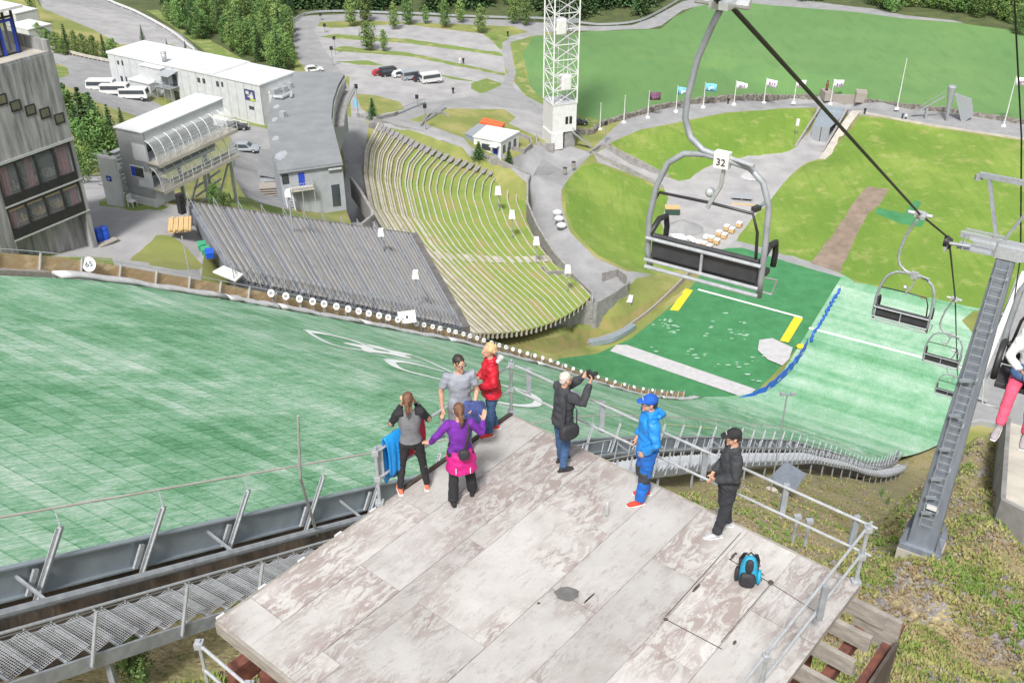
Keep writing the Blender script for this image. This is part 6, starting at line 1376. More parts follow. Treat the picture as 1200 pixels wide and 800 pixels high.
# ================================================================== pole with concrete foot and tilted panel
g0 = G(903, 577); t = thing('floodlight_pole', 'slim dark pole with round concrete foot beside the slope', 'pole', g0)
tt = g0.y / ray(922, 462).y; top = EYE + ray(922, 462) * tt; mb = MB(); mb.tube([g0, Vector((g0.x, g0.y, top.z))], .035, 8); part(mb, 'pole', M_galvd, t); mb = MB(); mb.tube([g0 + Vector((0, 0, -.3)), g0 + Vector((0, 0, .12))], [.42, .36], 16); part(mb, 'foot', M_benchl, t)
mb = MB(); tp = Vector((g0.x, g0.y, top.z)); mb.bar(tp + Vector((-.3, 0, 0)), tp + Vector((.3, 0, 0)), .05); 
for s_ in (-1, 1): mb.box(tuple(tp + Vector((s_ * .25, -.05, .05))), (.2, .12, .16))
part(mb, 'lamp_head', M_galvd, t)
q = [P(*k, z) for k, z in (((898, 563), g0.z + .25), ((921, 541), g0.z + .1), ((945, 556), g0.z + .3), ((931, 577), g0.z + .5))]
mb = MB(); mb.add([*q, *[k + Vector((0, 0, .05)) for k in q]], [(0, 1, 2, 3), (7, 6, 5, 4), (0, 4, 5, 1), (1, 5, 6, 2), (2, 6, 7, 3), (3, 7, 4, 0)]); solo(mb, 'tilted_panel', 'flat blue grey panel lying tilted beside the pole foot', 'panel', M_pyl)
# ================================================================== right side: concrete stair, grass strip details
q0 = G(1172, 596); cst = thing('concrete_stair', 'broad concrete stairway with side wall at the right border', 'stair', q0)
Ms = Matrix.Translation(q0) @ rotz(A58); mb = MB()
sL0, sL1 = PT(1170, 600, 38), PT(1178, 499, 49.5); sd_ = sL1 - sL0; sn_ = Vector((sd_.y, -sd_.x, 0)).normalized(); an_ = math.atan2(sd_.y, sd_.x)
for k in range(26):
    p = sL0.lerp(sL1, k / 25) + sn_ * 2.1 + Vector((0, 0, .1)); mb.box((0, 0, 0), (.33, 4.0, .12), Matrix.Translation(p) @ rotz(an_))
part(mb, 'steps', M_benchl, cst); mb = MB(); mb.wall([sL0 + sn_ * 2.1 + Vector((0, 0, 0)), sL1 + sn_ * 2.1], 3.9, -.08, -3); part(mb, 'core', M_dconc, cst)
mb = MB(); mb.wall([sL0 + sn_ * 1 - sd_ * .08, sL0 - sd_ * .02, sL0, sL0.lerp(sL1, .5), sL1], .18, .75, -2.5); part(mb, 'side_wall', M_conc, cst)
cst2 = MB(); pts = [G(*k) for k in ((1132, 500), (1148, 497), (1162, 500), (1176, 497))]; cst2.wall([k + Vector((0, 0, 0)) for k in pts], .5, .8, -.4)
solo(cst2, 'corrugated_wall', 'low ribbed grey wall above the grassy mound at the right', 'wall', M_galv)
cst2 = MB(); cst2.wall([G(*k) for k in ((1132, 503), (1126, 525), (1118, 550))], .2, .5, -.4); solo(cst2, 'kerb_wall', 'thin pale kerb wall beside the pylon column', 'wall', M_benchl)
for k, (px, py, lab) in enumerate(((1172, 372, 'grey metal table upper one on the right terrace'), (1160, 398, 'tan box topped trolley on the right terrace'), (1152, 372, 'grey bench beside the upper table'), (1150, 470, 'low grey bench on grass at the right'))):
    q = G(px, py); t = thing('trolley' if k == 1 else 'picnic_table' if k in (0,) else 'bench', lab, 'trolley' if k == 1 else 'table' if k == 0 else 'bench', q); Mq = Matrix.Translation(q) @ rotz(k * .7 + .3); s_ = .9
    mb = MB(); mb.box((0, 0, .75 * s_ if k != 3 else .4), (1.7, .8, .07), Mq); part(mb, 'top', M_pallet if k == 1 else M_galv, t)
    for i in (-1, 1):
        for j in (-1, 1): mb = MB(); mb.bar(Mq @ Vector((i * .75, j * .32, 0)), Mq @ Vector((i * .65, j * .3, .7 if k != 3 else .38)), .06); part(mb, 'leg', M_galv, t)
    if k == 0:
        for j in (-1, 1): mb = MB(); mb.box((0, j * .75, .42), (1.7, .3, .05), Mq); part(mb, 'seat', M_galv, t)
# ================================================================== flagpoles
M_fp = mat('flag_purple', (.10, .07, .13), (.2, .06, .1), 1.2, .7); M_fb = mat('flag_blue', (.12, .42, .66), (.2, .5, .72), 1, .7); M_fw = mat('flag_white', (.8, .79, .8), (.72, .7, .74), 1, .7); M_fm = mat('flag_print', (.30, .12, .22), (.14, .12, .28), 2, .7)
FL = [(703, 152, 121, None, 'bare white flagpole nearest the lattice tower'), (731, 144, 112, None, 'bare white flagpole, second from the lattice tower'), (759, 138, 107, M_fp, 'white flagpole flying a dark purple flag'), (792, 131, 101, M_fb, 'white flagpole flying a drooping light blue flag'),
      (824, 126, 97, M_fb, 'white flagpole flying an open light blue flag'), (860, 123, 95, M_fw, 'white flagpole flying a pale pennant with a dark round mark'), (895, 121, 92, M_fw, 'white flagpole flying a white flag, third left of the tunnel'), (930, 121, 93, M_fw, 'white flagpole flying a white flag just left of the tunnel'),
      (973, 122, 93, M_fw, 'white flagpole flying a pale flag right above the tunnel mouth'), (1051, 128, 69, None, 'tall bare white flagpole leaning in view between tunnel and sculpture'), (1176, 148, 90, M_fw, 'tall white flagpole with white flag at the right border')]
for i, (px, py, pt_, fm, lab) in enumerate(FL):
    b = G(px, py); r_ = b.y / ray(px, pt_).y; topz = (EYE + ray(px, pt_) * r_).z; h = topz - b.z
    t = thing('flagpole', lab, 'flagpole', b, group='flagpoles along the ring road')
    mb = MB(); mb.tube([b, b + Vector((0, 0, h))], [.14, .07], 8); mb.ell(b + Vector((0, 0, h)), (.12, .12, .12), 8, 5); part(mb, 'pole', M_white, t); mb = MB(); mb.tube([b + Vector((0, 0, -.1)), b + Vector((0, 0, .35))], [.6, .5], 12); part(mb, 'foot', M_white, t)
    if fm:
        mb = MB(); vs = []; n = 8; fw = 2.6 if i != 7 else 2.3; fh = 1.9
        for k in range(n + 1):
            u = k / n; dr = (.5 if i in (3, 5, 6) else .15) * u ** 1.4
            for v in (0, .5, 1): vs.append(b + Vector((.1 + fw * u, .35 * math.sin(u * 6 + i), h - .15 - fh * v * (1 - (.35 * u if i in (3, 5) else 0)) - dr - .1 * math.sin(u * 5 + i))))
        mb.add(vs, [(3 * k + j, 3 * k + 3 + j, 3 * k + 4 + j, 3 * k + 1 + j) for k in range(n) for j in range(2)])
        o = part(mb, 'flag', fm, t, smooth=True); s_ = o.modifiers.new('th', 'SOLIDIFY'); s_.thickness = .03
        mb = MB(); 
        for a_, b_, c_, d_ in ((.25, .4, .3, .7), (.48, .58, .35, .65), (.66, .8, .35, .62)):
            y_ = .35 * math.sin((a_ + b_) * 3 + i) - .1; mb.b2(.1 + fw * a_, .1 + fw * b_, y_ - .02, y_ + .01, h - .15 - fh * d_ - .2, h - .15 - fh * c_ - .2, Matrix.Translation(b))
        q = part(mb, 'printed_mark', M_fm if fm is not M_fb else M_fw, None, True); q.data.transform(Matrix.Translation(-b)); q.parent = t
# ================================================================== cauldron monument
b = G(1112, 143); mo = thing('monument', 'angular grey steel sculpture with a standing cone and a long sloping beam', 'sculpture', b)
def pz(px, py, ref): r_ = ref.y / ray(px, py).y; return EYE + ray(px, py) * r_
a1 = G(1109, 142); mb = MB(); tc_ = pz(1116, 102, a1); mb.tube([a1, Vector((tc_.x, tc_.y, tc_.z))], [.18, .95], 10); mb.tube([tc_, tc_ + Vector((0, 0, .3))], [.95, .8], 10); part(mb, 'cone', M_galvd, mo, smooth=False)
mb = MB(); w0, w1, w2, w3 = pz(1119, 110, a1), pz(1139, 117, a1), pz(1141, 134, a1), pz(1127, 146, a1); wv = [w0, w1, w2, w3]; off_ = Vector((.3, .8, 0)); mb.add(wv + [k + off_ for k in wv], [(0, 1, 2, 3), (7, 6, 5, 4), (0, 4, 5, 1), (1, 5, 6, 2), (2, 6, 7, 3), (3, 7, 4, 0)]); part(mb, 'wing_plate', M_galvd, mo)
mb = MB(); e0_, e1_ = G(1066, 136), pz(1107, 113, a1); mb.bar(e0_, e1_, .7, .3); mb.bar(e0_ + Vector((0, 0, 1)), e1_ + Vector((0, 0, 1.2)), .12); part(mb, 'sloping_beam', M_galvd, mo); mb = MB(); s0_ = G(1084, 139); mb.bar(s0_, pz(1086, 127, s0_), .6, .4); part(mb, 'support', M_galvd, mo)
b = G(967, 116); st_ = thing('statue', 'small reddish brown statue standing on the wall above the tunnel', 'statue', b + Vector((0, 0, 2.2))); c = b + Vector((0, 0, 2.2)); mb = MB(); mb.tube([c, c + Vector((0, 0, .7)), c + Vector((0, 0, 1.5)), c + Vector((0, 0, 2.1))], [.35, .3, .42, .18], 10); part(mb, 'figure', M_rust, st_, smooth=True); mb = MB(); mb.ell(c + Vector((0, 0, 2.4)), (.25, .25, .32), 10, 6); part(mb, 'head', M_rust, st_, smooth=True)
# ================================================================== vehicles
M_tyre = M_black; M_rim = M_galv
M_lightw = mat('headlight_glass', (.7, .72, .75), None, 3, .2); M_lightr = mat('tail_light', (.5, .02, .02), None, 3, .3)
def car(label, cat, loc, rz, L_, W_, H_, m, kind='car', name='parked_car', grp=None):
    t = thing(name, label, cat, loc, rz, group=grp)
    hl = L_ / 2
    if kind == 'car': prof = [(-hl, .35), (-hl, .85 * H_ / 1.5), (-hl * .92, .95 * H_ / 1.5), (-hl * .72, H_ * .96), (-hl * .35, H_), (hl * .1, H_ * .98), (hl * .42, H_ * .66), (hl * .9, H_ * .55), (hl, H_ * .45), (hl, .35)]
    elif kind == 'van': prof = [(-hl, .35), (-hl, H_ * .55), (-hl * .97, H_ * .95), (-hl * .85, H_), (hl * .5, H_), (hl * .72, H_ * .62), (hl * .97, H_ * .5), (hl, .35)]
    else: prof = [(-hl, .45), (-hl, H_ * .6), (-hl * .96, H_ * .95), (-hl * .85, H_), (hl * .8, H_), (hl * .92, H_ * .93), (hl, H_ * .45), (hl, .4)]
    def side(sc_y, inset, zcut=None): return None
    mb = MB(); n = len(prof); hb = H_ * .58
    vs = []
    for s_ in (-1, 1):
        for x, z in prof: vs.append((x, s_ * W_ / 2 * (1 if z < hb + .02 else (.86 if kind != 'bus' else .96)), z))
    fs = [tuple(range(n))[::-1], tuple(range(n, 2 * n))] + [(i, (i + 1) % n, n + (i + 1) % n, n + i) for i in range(n)]
    mb.add(vs, fs); part(mb, 'body', m, t, True, bevel=.07)
    g_ = MB(); y = W_ / 2
    if kind == 'car': g_.add([(-hl * .78, -y * .94, hb), (hl * .3, -y * .94, hb), (hl * .08, -y * .87, H_ * .93), (-hl * .66, -y * .87, H_ * .93)], [(0, 1, 2, 3)]); xs_ = [(-hl * .80, hb + .05, -hl * .70, H_ * .93, -1), (hl * .42, hb + .1, hl * .15, H_ * .95, 1)]
    elif kind == 'van': g_.add([(-hl * .9, -y * .95, hb), (hl * .55, -y * .95, hb), (hl * .45, -y * .88, H_ * .9), (-hl * .88, -y * .88, H_ * .9)], [(0, 1, 2, 3)]); xs_ = [(-hl * .99, hb + .05, -hl * .98, H_ * .9, -1), (hl * .70, hb + .1, hl * .53, H_ * .95, 1)]
    else: g_.add([(-hl * .9, -y * .99, hb - .1), (hl * .85, -y * .99, hb - .1), (hl * .8, -y * .97, H_ * .86), (-hl * .9, -y * .97, H_ * .86)], [(0, 1, 2, 3)]); xs_ = [(-hl * 1.0, hb, -hl * .985, H_ * .88, -1), (hl * .99, hb - .1, hl * .95, H_ * .9, 1)]
    vv = list(g_.v); g_.v = [Vector((p.x, p.y - .03, p.z)) for p in vv]; g_.add([(p.x, -p.y + .03, p.z) for p in vv], [(0, 1, 2, 3)])
    for xa, za, xb, zb_, sg in xs_: g_.add([(xa + sg * .05, -y * .82, za), (xa + sg * .05, y * .82, za), (xb + sg * .05, y * .76, zb_), (xb + sg * .05, -y * .76, zb_)], [(0, 1, 2, 3)])
    part(g_, 'windows', M_glassd, t, True)
    for x in (-hl * .62, hl * .62):
        for s_ in (-1, 1):
            wb = MB(); wb.tube([(x, s_ * (y - .2), .34), (x, s_ * (y + .02), .34)], .34, 14); o = part(wb, 'wheel', M_tyre, t, True); wb = MB(); wb.tube([(x, s_ * (y + .015), .34), (x, s_ * (y + .035), .34)], .2, 10); q = part(wb, 'rim', M_rim, None, True); q.parent = o
    for s_ in (-1, 1):
        lb = MB(); lb.box((hl - .02, s_ * y * .7, .72 if kind != 'bus' else .8), (.1, .36, .16)); part(lb, 'headlight', M_lightw, t, True); lb = MB(); lb.box((-hl + .02, s_ * y * .78, .8), (.08, .22, .22)); part(lb, 'tail_light', M_lightr, t, True)
    return t
def paint(n, c, r=.25): return mat(n, c, tuple(k * .93 for k in c), 2, r)
pw_, pk, pr_, ps_ = paint('white_car_paint', (.58, .58, .58)), paint('black_car_paint', (.025, .025, .03)), paint('red_car_paint', (.38, .02, .03)), paint('silver_car_paint', (.28, .31, .34))
fr_a = fa
for (px, py, l) in ((112, 104, 'white minibus farthest from the blue door'), (128, 109, 'white minibus in the middle of the row of three'), (150, 114, 'white minibus nearest the white building')):
    b_ = G(px + 8, py + 2); v = car(l, 'minibus', b_, fa + math.pi + .55, 5.6, 2.0, 2.3, pw_, 'bus', 'minibus', 'minibuses beside the white building')
    pass
car('black car parked in the yard beside the commentary building', 'car', G(277, 152), .2, 4.5, 1.8, 1.5, pk); car('silver estate car parked in the yard by the annex', 'car', G(289, 177), -.05, 4.8, 1.85, 1.6, ps_)
car('black car parked at the foot of the lattice tower', 'car', G(677, 146), .25, 4.4, 1.8, 1.45, pk); car('white car on the road behind the flat roofed building', 'car', G(368, 84), .35, 4.3, 1.8, 1.5, pw_)
G_ = 'vehicles parked in a row on the car park'
car('small red car at the left end of the car park row', 'car', G(446, 88), .5, 3.9, 1.7, 1.45, pr_, grp=G_); car('black van in the car park row beside the red car', 'van', G(457, 89), .45, 5.0, 1.95, 2.2, pk, 'van', 'parked_van', G_); car('white estate car in the car park row, right of the black van', 'car', G(470, 90), .55, 4.6, 1.8, 1.7, pw_, grp=G_)
car('silver van in the middle of the car park row', 'van', G(483, 93), .45, 5.2, 1.95, 2.2, ps_, 'van', 'parked_van', G_); car('dark low car squeezed left of the camper', 'car', G(494, 95), .5, 4.2, 1.75, 1.4, pk, grp=G_); v = car('tall white camper van at the right end of the car park row', 'camper', G(505, 97), .45, 5.0, 2.1, 2.5, pw_, 'bus', 'camper_van', G_)
# ================================================================== building materials in the bowl
kk = 0
lab_ = ['front', 'second', 'third', 'fourth', 'fifth', 'rear']
for i in range(6):
    u = i / 5
    for j in range(3):
        px = lerp(814, 858, u) + j * 6 - 4; py = lerp(293, 260, u) + j * 3
        if (j == 0 and i > 2) or (j == 1 and i > 4): continue
        b_ = G(px, py); j_ = j; j = 1 if j else 0; t = thing('sack_pallet', '%s pallet of white sacks in the %s row beside the carpet' % (lab_[i], ('left', 'middle', 'right')[j_]), 'pallet', b_, A58, group='pallets of white sacks')
        mb = MB(); mb.b2(-.6, .6, -.5, .5, .14, .9 if j else .6); part(mb, 'wrapped_load', M_pallet if j else M_white, t, True, bevel=.06); mb = MB(); mb.b2(-.62, .62, -.52, .52, .9 if j else .6, 1.05 if j else .75); part(mb, 'top_sheet', M_white, t, True, bevel=.04)
        mb = MB()
        for y in (-.42, 0, .42): mb.b2(-.6, .6, y - .06, y + .06, 0, .12)
        part(mb, 'pallet_base', M_pallet, t, True)
mb = MB(); b_ = G(796, 278)
for k, (dx, dy, w_, d_, an) in enumerate(((0, 0, 2.4, 3.2, .3), (2.2, -1.2, 1.4, 2.8, .5), (-.6, -1.6, 1.8, 1.6, -.2))): mb.box((0, 0, .1 + k * .12), (w_, d_, .12), Matrix.Translation(b_ + Vector((dx, dy, 0))) @ rotz(an))
solo(mb, 'sheet_pile', 'loose pile of white sheets in front of the gravel heap', 'sheets', M_white)
b_ = G(788, 250); cr_ = thing('dark_crate', 'dark green crate topped with light planks left of the gravel heap', 'crate', b_); mb = MB(); mb.b2(-1.4, 1.4, -.9, .9, 0, 1.2, MW(b_, -.05)); part(mb, 'box', mat('dark_green_paint', (.03, .07, .05), None, 3, .6), cr_); mb = MB()
for k in range(5): mb.b2(-1.6, 1.4, -.8 + k * .34, -.55 + k * .34, 1.2, 1.5, MW(b_, -.05))
part(mb, 'planks', M_pallet, cr_)
b_ = G(800, 266); mb = MB(); n = 22; vs = []
for i in range(9):
    r_ = 4.2 * i / 8
    for k in range(n): a = 2 * math.pi * k / n; vs.append(b_ + Vector((r_ * math.cos(a) * 1.2, r_ * math.sin(a) * .9, 1.5 * math.exp(-(r_ / 2.1) ** 2) * (1 + .25 * noise.noise(Vector((r_, a, 1)))) - .12)))
mb.add(vs, [(i * n + k, (i + 1) * n + k, (i + 1) * n + (k + 1) % n, i * n + (k + 1) % n) for i in range(8) for k in range(n)]); o = solo(mb, 'gravel_heap', 'dark grey gravel heap in the bowl seen through the near lift chair', 'gravel heap', M_asph, smooth=True)
b_ = G(869, 233); bn_ = thing('steel_frame', 'galvanised rectangular frame lying on beams on the bowl gravel', 'frame', b_); mb = MB(); mb.b2(-2.2, 2.2, -1.1, 1.1, .5, .62, MW(b_, -.2)); part(mb, 'deck', M_galv, bn_); mb = MB()
for x in (-2, 0, 2): mb.b2(x - .08, x + .08, -1, 1, 0, .5, MW(b_, -.2))
part(mb, 'feet', M_galvd, bn_)
mb = MB(); b_ = G(871, 240); mb.b2(-2.4, 2.4, -.15, .15, 0, .2, MW(b_, -.22)); solo(mb, 'beam', 'long pine beam in front of the galvanised frame', 'beam', M_pallet)
b_ = G(880, 207); mb = MB(); mb.tube([b_, b_ + Vector((0, 0, .12))], [2.2, 1.9], 18); solo(mb, 'sand_patch', 'pale round sand patch on the bowl path', 'sand', M_blotch)
b_ = G(886, 247); dg = thing('excavator_arm', 'small dark machine at the lawn edge behind the near lift chair', 'machine', b_); mb = MB(); mb.b2(-1.0, 1.0, -.6, .6, .2, 1.0, MW(b_, .7)); part(mb, 'body', M_frame, dg, bevel=.1); mb = MB(); mb.bar(b_ + Vector((.5, .4, .8)), b_ + Vector((2.4, 2.2, 1.6)), .3); mb.bar(b_ + Vector((2.4, 2.2, 1.6)), b_ + Vector((3.0, 3.0, .2)), .2); part(mb, 'arm', M_plate, dg)
# bales on the lookout path and small bits
for k, (px, py) in enumerate(((653, 252), (655, 259), (658, 267))):
    b_ = G(px, py); mb = MB(); mb.ell(b_ + Vector((0, 0, .5)), (1.0, .75, .6), 12, 8); solo(mb, 'wrapped_bale', ['farthest', 'middle', 'nearest'][k] + ' white wrapped bale beside the left lawn edge', 'bale', M_pad, smooth=True, group='white bales on the path')
for px, py, l in ((662, 203, 'brown litter bin left of the ramp'), (672, 196, 'dark upright post block by the ramp')):
    b_ = G(px, py); bi = thing('litter_bin', l, 'bin', b_); mb = MB(); mb.tube([b_, b_ + Vector((0, 0, 1.1))], [.35, .4], 10); part(mb, 'body', M_plank, bi); mb = MB(); mb.tube([b_ + Vector((0, 0, 1.1)), b_ + Vector((0, 0, 1.2))], .42, 10); part(mb, 'lid', M_frame, bi)
# slim dark street lamps
for i, (px, py, pt_, l) in enumerate(((420, 138, 103, 'dark street lamp with blue banner beside the flat roofed building'), (709, 168, 146, 'slim grey street lamp at the start of the sunken ramp'), (499, 152, 126, 'slim wooden lamp post at the underpass'), (393, 64, 46, 'dark lamp post at the third car park row'), (381, 38, 31, 'dark lamp post at the top car park row'), (376, 24, 18, 'dark lamp post at the far bend of the road'), (390, 77, 58, 'thin lamp post by the lowest car park strip'), (489, 124, 115, 'short lamp post by the overlook path'))):
    b_ = G(px, py); r_ = b_.y / ray(px, pt_).y; h = (EYE + ray(px, pt_) * r_).z - b_.z; t = thing('street_lamp', l, 'street lamp', b_); mb = MB(); mb.tube([b_, b_ + Vector((0, 0, h))], [.12, .08], 8); part(mb, 'pole', M_galvd if i != 2 else M_plank, t); mb = MB(); mb.b2(-.35, .35, -.25, .25, h - .1, h + .7, MW(b_, 0)); part(mb, 'lamp_head', M_frame, t)
    if i == 0: mb = MB(); mb.b2(-.6, -.1, -.05, .05, h * .35, h * .62, MW(b_, 0)); part(mb, 'blue_banner', M_fb, t)
b_ = G(932, 162); t = thing('sign_post', 'small post with a white box sign on the upper lawn', 'sign', b_); mb = MB(); mb.tube([b_, b_ + Vector((0, 0, 3.0))], .06, 6); part(mb, 'post', M_galv, t); mb = MB(); mb.b2(-.35, .35, -.2, .2, 3.0, 4.6, MW(b_, 0)); part(mb, 'box', M_white, t)
# guard rails
for l, pts, m_ in (('pale guard rail above the curving road at upper left', [(45, -2), (105, -4), (140, 8), (175, 24), (205, 42), (228, 61)], M_white), ('grey guard rail along the far road in front of the spruces', [(345, 26), (360, 18), (400, 15.5), (480, 18), (600, 23), (690, 30), (742, 28), (770, 17), (800, 0)], M_galv), ('pale kerb rail below the small white sheds', [(58, 58), (90, 66), (128, 74)], M_benchl)):
    mb = MB(); q = [gz(G(*k)) for k in pts]; q = polyline(q, 50); q = [gz(k) for k in q]; mb.wall(q, .25, .9, .35); 
    for k in q[::3]: mb.bar(k, k + Vector((0, 0, .8)), .15)
    solo(mb, 'guard_rail', l, 'guard rail', m_)
# ================================================================== trees
def leaf(mb, c, s, nrm=None):
    a = Vector((U(-1, 1), U(-1, 1), U(-1, 1))).normalized(); n_ = (nrm if nrm is not None else a); x = n_.cross(Vector((U(-1, 1), U(-1, 1), U(-1, 1)))).normalized(); y = n_.cross(x)
    k = len(mb.v); mb.v += [c + x * s, c + y * s * U(.5, .9), c - x * s * U(.7, 1), c - y * s * U(.5, .9)]; mb.f.append((k, k + 1, k + 2, k + 3)); mb.m.append(0)
def conifer_mesh(seed, h=10, r=2.2, n=1500):
    random.seed(seed); mb = MB(); layers = 15
    for L_ in range(layers):
        u = L_ / (layers - 1); z = h * (.08 + .90 * u); rr = r * (1 - u) ** .85 * U(.85, 1.12) + .12; nb = max(4, int(11 * (1 - u) + 4)); a0 = U(0, 6)
        for b_ in range(nb):
            a = a0 + b_ * 2 * math.pi / nb + U(-.2, .2); ln = rr * U(.75, 1.15); d = Vector((math.cos(a), math.sin(a), -.28))
            m_ = max(4, int(n / layers / nb * (1.5 - u)))
            for k in range(m_): t = (k + U(.2, 1)) / m_; p = Vector((0, 0, z)) + d * ln * t + Vector((U(-.18, .18), U(-.18, .18), U(-.2, .06))); leaf(mb, p, U(.16, .34) * (1.25 - .5 * t), Vector((U(-.5, .5), U(-.5, .5), 1)).normalized() if R() < .6 else None)
    tr_ = MB(); tr_.tube([(0, 0, -.4), (0, 0, h * .5), (0, 0, h * .98)], [.2, .12, .02], 7); return mb.mesh('crown'), tr_.mesh('trunk')
def broad_mesh(seed, h=9, r=2.4, n=2000, lo=.12, slim=1):
    random.seed(seed); mb = MB(); tr_ = MB(); tr_.tube([(0, 0, -.4), (U(-.1, .1), 0, h * .35), (0, U(-.1, .1), h * .9)], [.19, .13, .03], 7)
    lobes = []
    for k in range(15):
        u = (k + .5) / 15; z = h * (lo + (1 - lo) * u); prof = math.sin(math.pi * min(1, (u * .86 + .12))) ** .75; a = k * 2.4 + U(-.3, .3); rad = r * prof * U(.35, .62); lobes.append((Vector((math.cos(a) * rad, math.sin(a) * rad, z)), r * prof * U(.38, .6) + .25))
        tr_.tube([(0, 0, z * .8), tuple(Vector((math.cos(a) * rad * .9, math.sin(a) * rad * .9, z)))], [.06, .015], 5)
    for c, rr in lobes:
        for k in range(n // 15):
            d = Vector((random.gauss(0, 1), random.gauss(0, 1), random.gauss(0, 1))).normalized(); q = c + Vector((d.x, d.y, d.z * slim)) * rr * (U(.55, 1.12)); leaf(mb, q, U(.12, .27), (d + Vector((U(-.6, .6), U(-.6, .6), U(-.2, .6)))).normalized())
    return mb.mesh('crown'), tr_.mesh('trunk')
random.seed(3)
TM = {'c': [conifer_mesh(i, 10, [2.1, 2.5, 1.8][i]) for i in range(3)], 'b': [broad_mesh(10 + i, 9, [1.9, 2.3, 2.1][i]) for i in range(3)], 'd': [broad_mesh(20 + i, 8, [2.8, 3.2, 2.6][i], 2200, .06) for i in range(3)]}
for k, (cm, lm) in enumerate((('c', M_leafc), ('b', M_leafb), ('d', M_leafd))):
    for c_, t_ in TM[cm]: c_.materials.append(lm); t_.materials.append(M_bark)
H0 = {'c': 10, 'b': 9, 'd': 8}
def tree(kind, loc, h, name, label, grp=None, wide=1.0):
    c_, t_ = random.choice(TM[kind]); r_ = bpy.data.objects.new(name, None); COL.objects.link(r_); r_.location = loc; s = h / H0[kind]; r_.scale = (s * wide * U(.9, 1.1), s * wide * U(.9, 1.1), s); r_.rotation_euler = (0, 0, U(0, 6.28)); r_['label'] = label; r_['category'] = 'tree' if h > 2.2 else 'shrub'
    if grp: r_['group'] = grp
    for me, nm in ((t_, 'trunk'), (c_, 'crown')): o = bpy.data.objects.new(nm, me); COL.objects.link(o); o.parent = r_
    return r_
def treepx(kind, px, pb, pt_, name, label, grp=None, wide=1.0):
    b_ = G(px, pb); r_ = b_.y / ray(px, pt_).y; h = (EYE + ray(px, pt_) * r_).z - b_.z; return tree(kind, b_, h, name, label, grp, wide)
random.seed(11)
for i, (px, pb, pt_, w_) in enumerate(((412, 31, -2, 1.1), (428, 26, -8, 1.2), (462, 35, 3, 1.0), (478, 29, -4, 1.2), (499, 28, 6, 1.0), (521, 33, -1, 1.0), (540, 27, -2, 1.1), (563, 39, 5, 1.1), (602, 28, -6, 1.2), (616, 30, -3, 1.1), (432, 59, 25, 1.25), (450, 60, 35, 1.0))):
    nm = ['near the road bend', 'behind the first one', 'at the head of the strips', 'with wide dark crown', 'small and pale', 'tall and narrow', 'close to the spruce belt', 'at the right end of the upper strip', 'left one of the pair at the path', 'right one of the pair at the path', 'largest on the middle strip', 'smaller one on the middle strip'][i]
    treepx('b', px, pb, pt_, 'birch_tree', 'oval green tree on the car park grass, ' + nm, 'trees on the car park', w_)
treepx('c', 437, 139, 115, 'spruce_tree', 'dark small spruce beside the overlook near the low wall', None, 1.6); treepx('c', 561, 187, 166, 'spruce_tree', 'dark broad pine in front of the white cabin', None, 1.9); treepx('c', 596, 197, 172, 'spruce_tree', 'dark pointed spruce right of the white cabin door', None, 1.3)
# spruce belt behind
nf = 0
random.seed(5)
for i in range(150):
    px = U(350, 800) if i > 20 else U(640, 790); py = U(-30, 21) - (max(0, px - 745) * .55 if px > 745 else 0)
    if px < 640 and py > 14: py = U(-20, 12)
    tree('c', G(px, py), U(14, 20), 'spruce_tree', 'dark spruce in the belt beyond the far road', 'spruces beyond the far road', 1.15)
for i in range(34):
    px = U(1028, 1215); py = U(-12, 12) + (px - 1028) * .10
    tree('d' if R() < .75 else 'c', G(px, py), U(8, 13), 'leafy_tree', 'green tree in the grove beyond the field', 'trees beyond the field', 1.1)
treepx('d', 1194, 40, 8, 'leafy_tree', 'single round tree standing forward at the right edge of the field', None, 1.1)
for i in range(14):
    tree('d', G(U(905, 1000), U(-6, 1)), U(4, 7), 'bush', 'low bush between the far roads', 'bushes between far roads', 1.2)
random.seed(8)
# wood at upper left
for i in range(185):
    u = R(); px = lerp(190, 345, u ** .8); py = U(-12, 88) * (.35 + .65 * (px - 190) / 155) 
    if py > 72 and px < 270: py -= 25
    k = random.choice('cbddb' if py > 30 else 'ccdb'); tree(k, G(px, py), U(4.5, 8) if k != 'c' else U(6, 9.5), {'c': 'spruce_tree', 'b': 'birch_tree', 'd': 'leafy_tree'}[k], {'c': 'dark conifer in the wood behind the white building', 'b': 'pale green birch in the wood behind the white building', 'd': 'green leafy tree in the wood behind the white building'}[k], {'c': 'conifers', 'b': 'birches', 'd': 'leafy trees'}[k] + ' in the upper left wood')
for i in range(40):
    px = U(105, 345); tree('c' if R() < .6 else 'd', G(px, U(-60, -8)), U(12, 18), 'spruce_tree', 'dark tree at the back of the upper left wood', 'back row of the upper left wood', 1.1)
for px, pb, pt_, k, l in ((168, 50, 30, 'c', 'small spruce above the left end of the white building'), (196, 56, 46, 'c', 'tiny spruce left of the roof vent of the white building'), (218, 60, 48, 'c', 'tiny spruce right behind the white roof'), (41, 28, -4, 'b', 'tall birch beside the top of the concrete tower')): treepx(k, px, pb, pt_, 'spruce_tree' if k == 'c' else 'birch_tree', l)
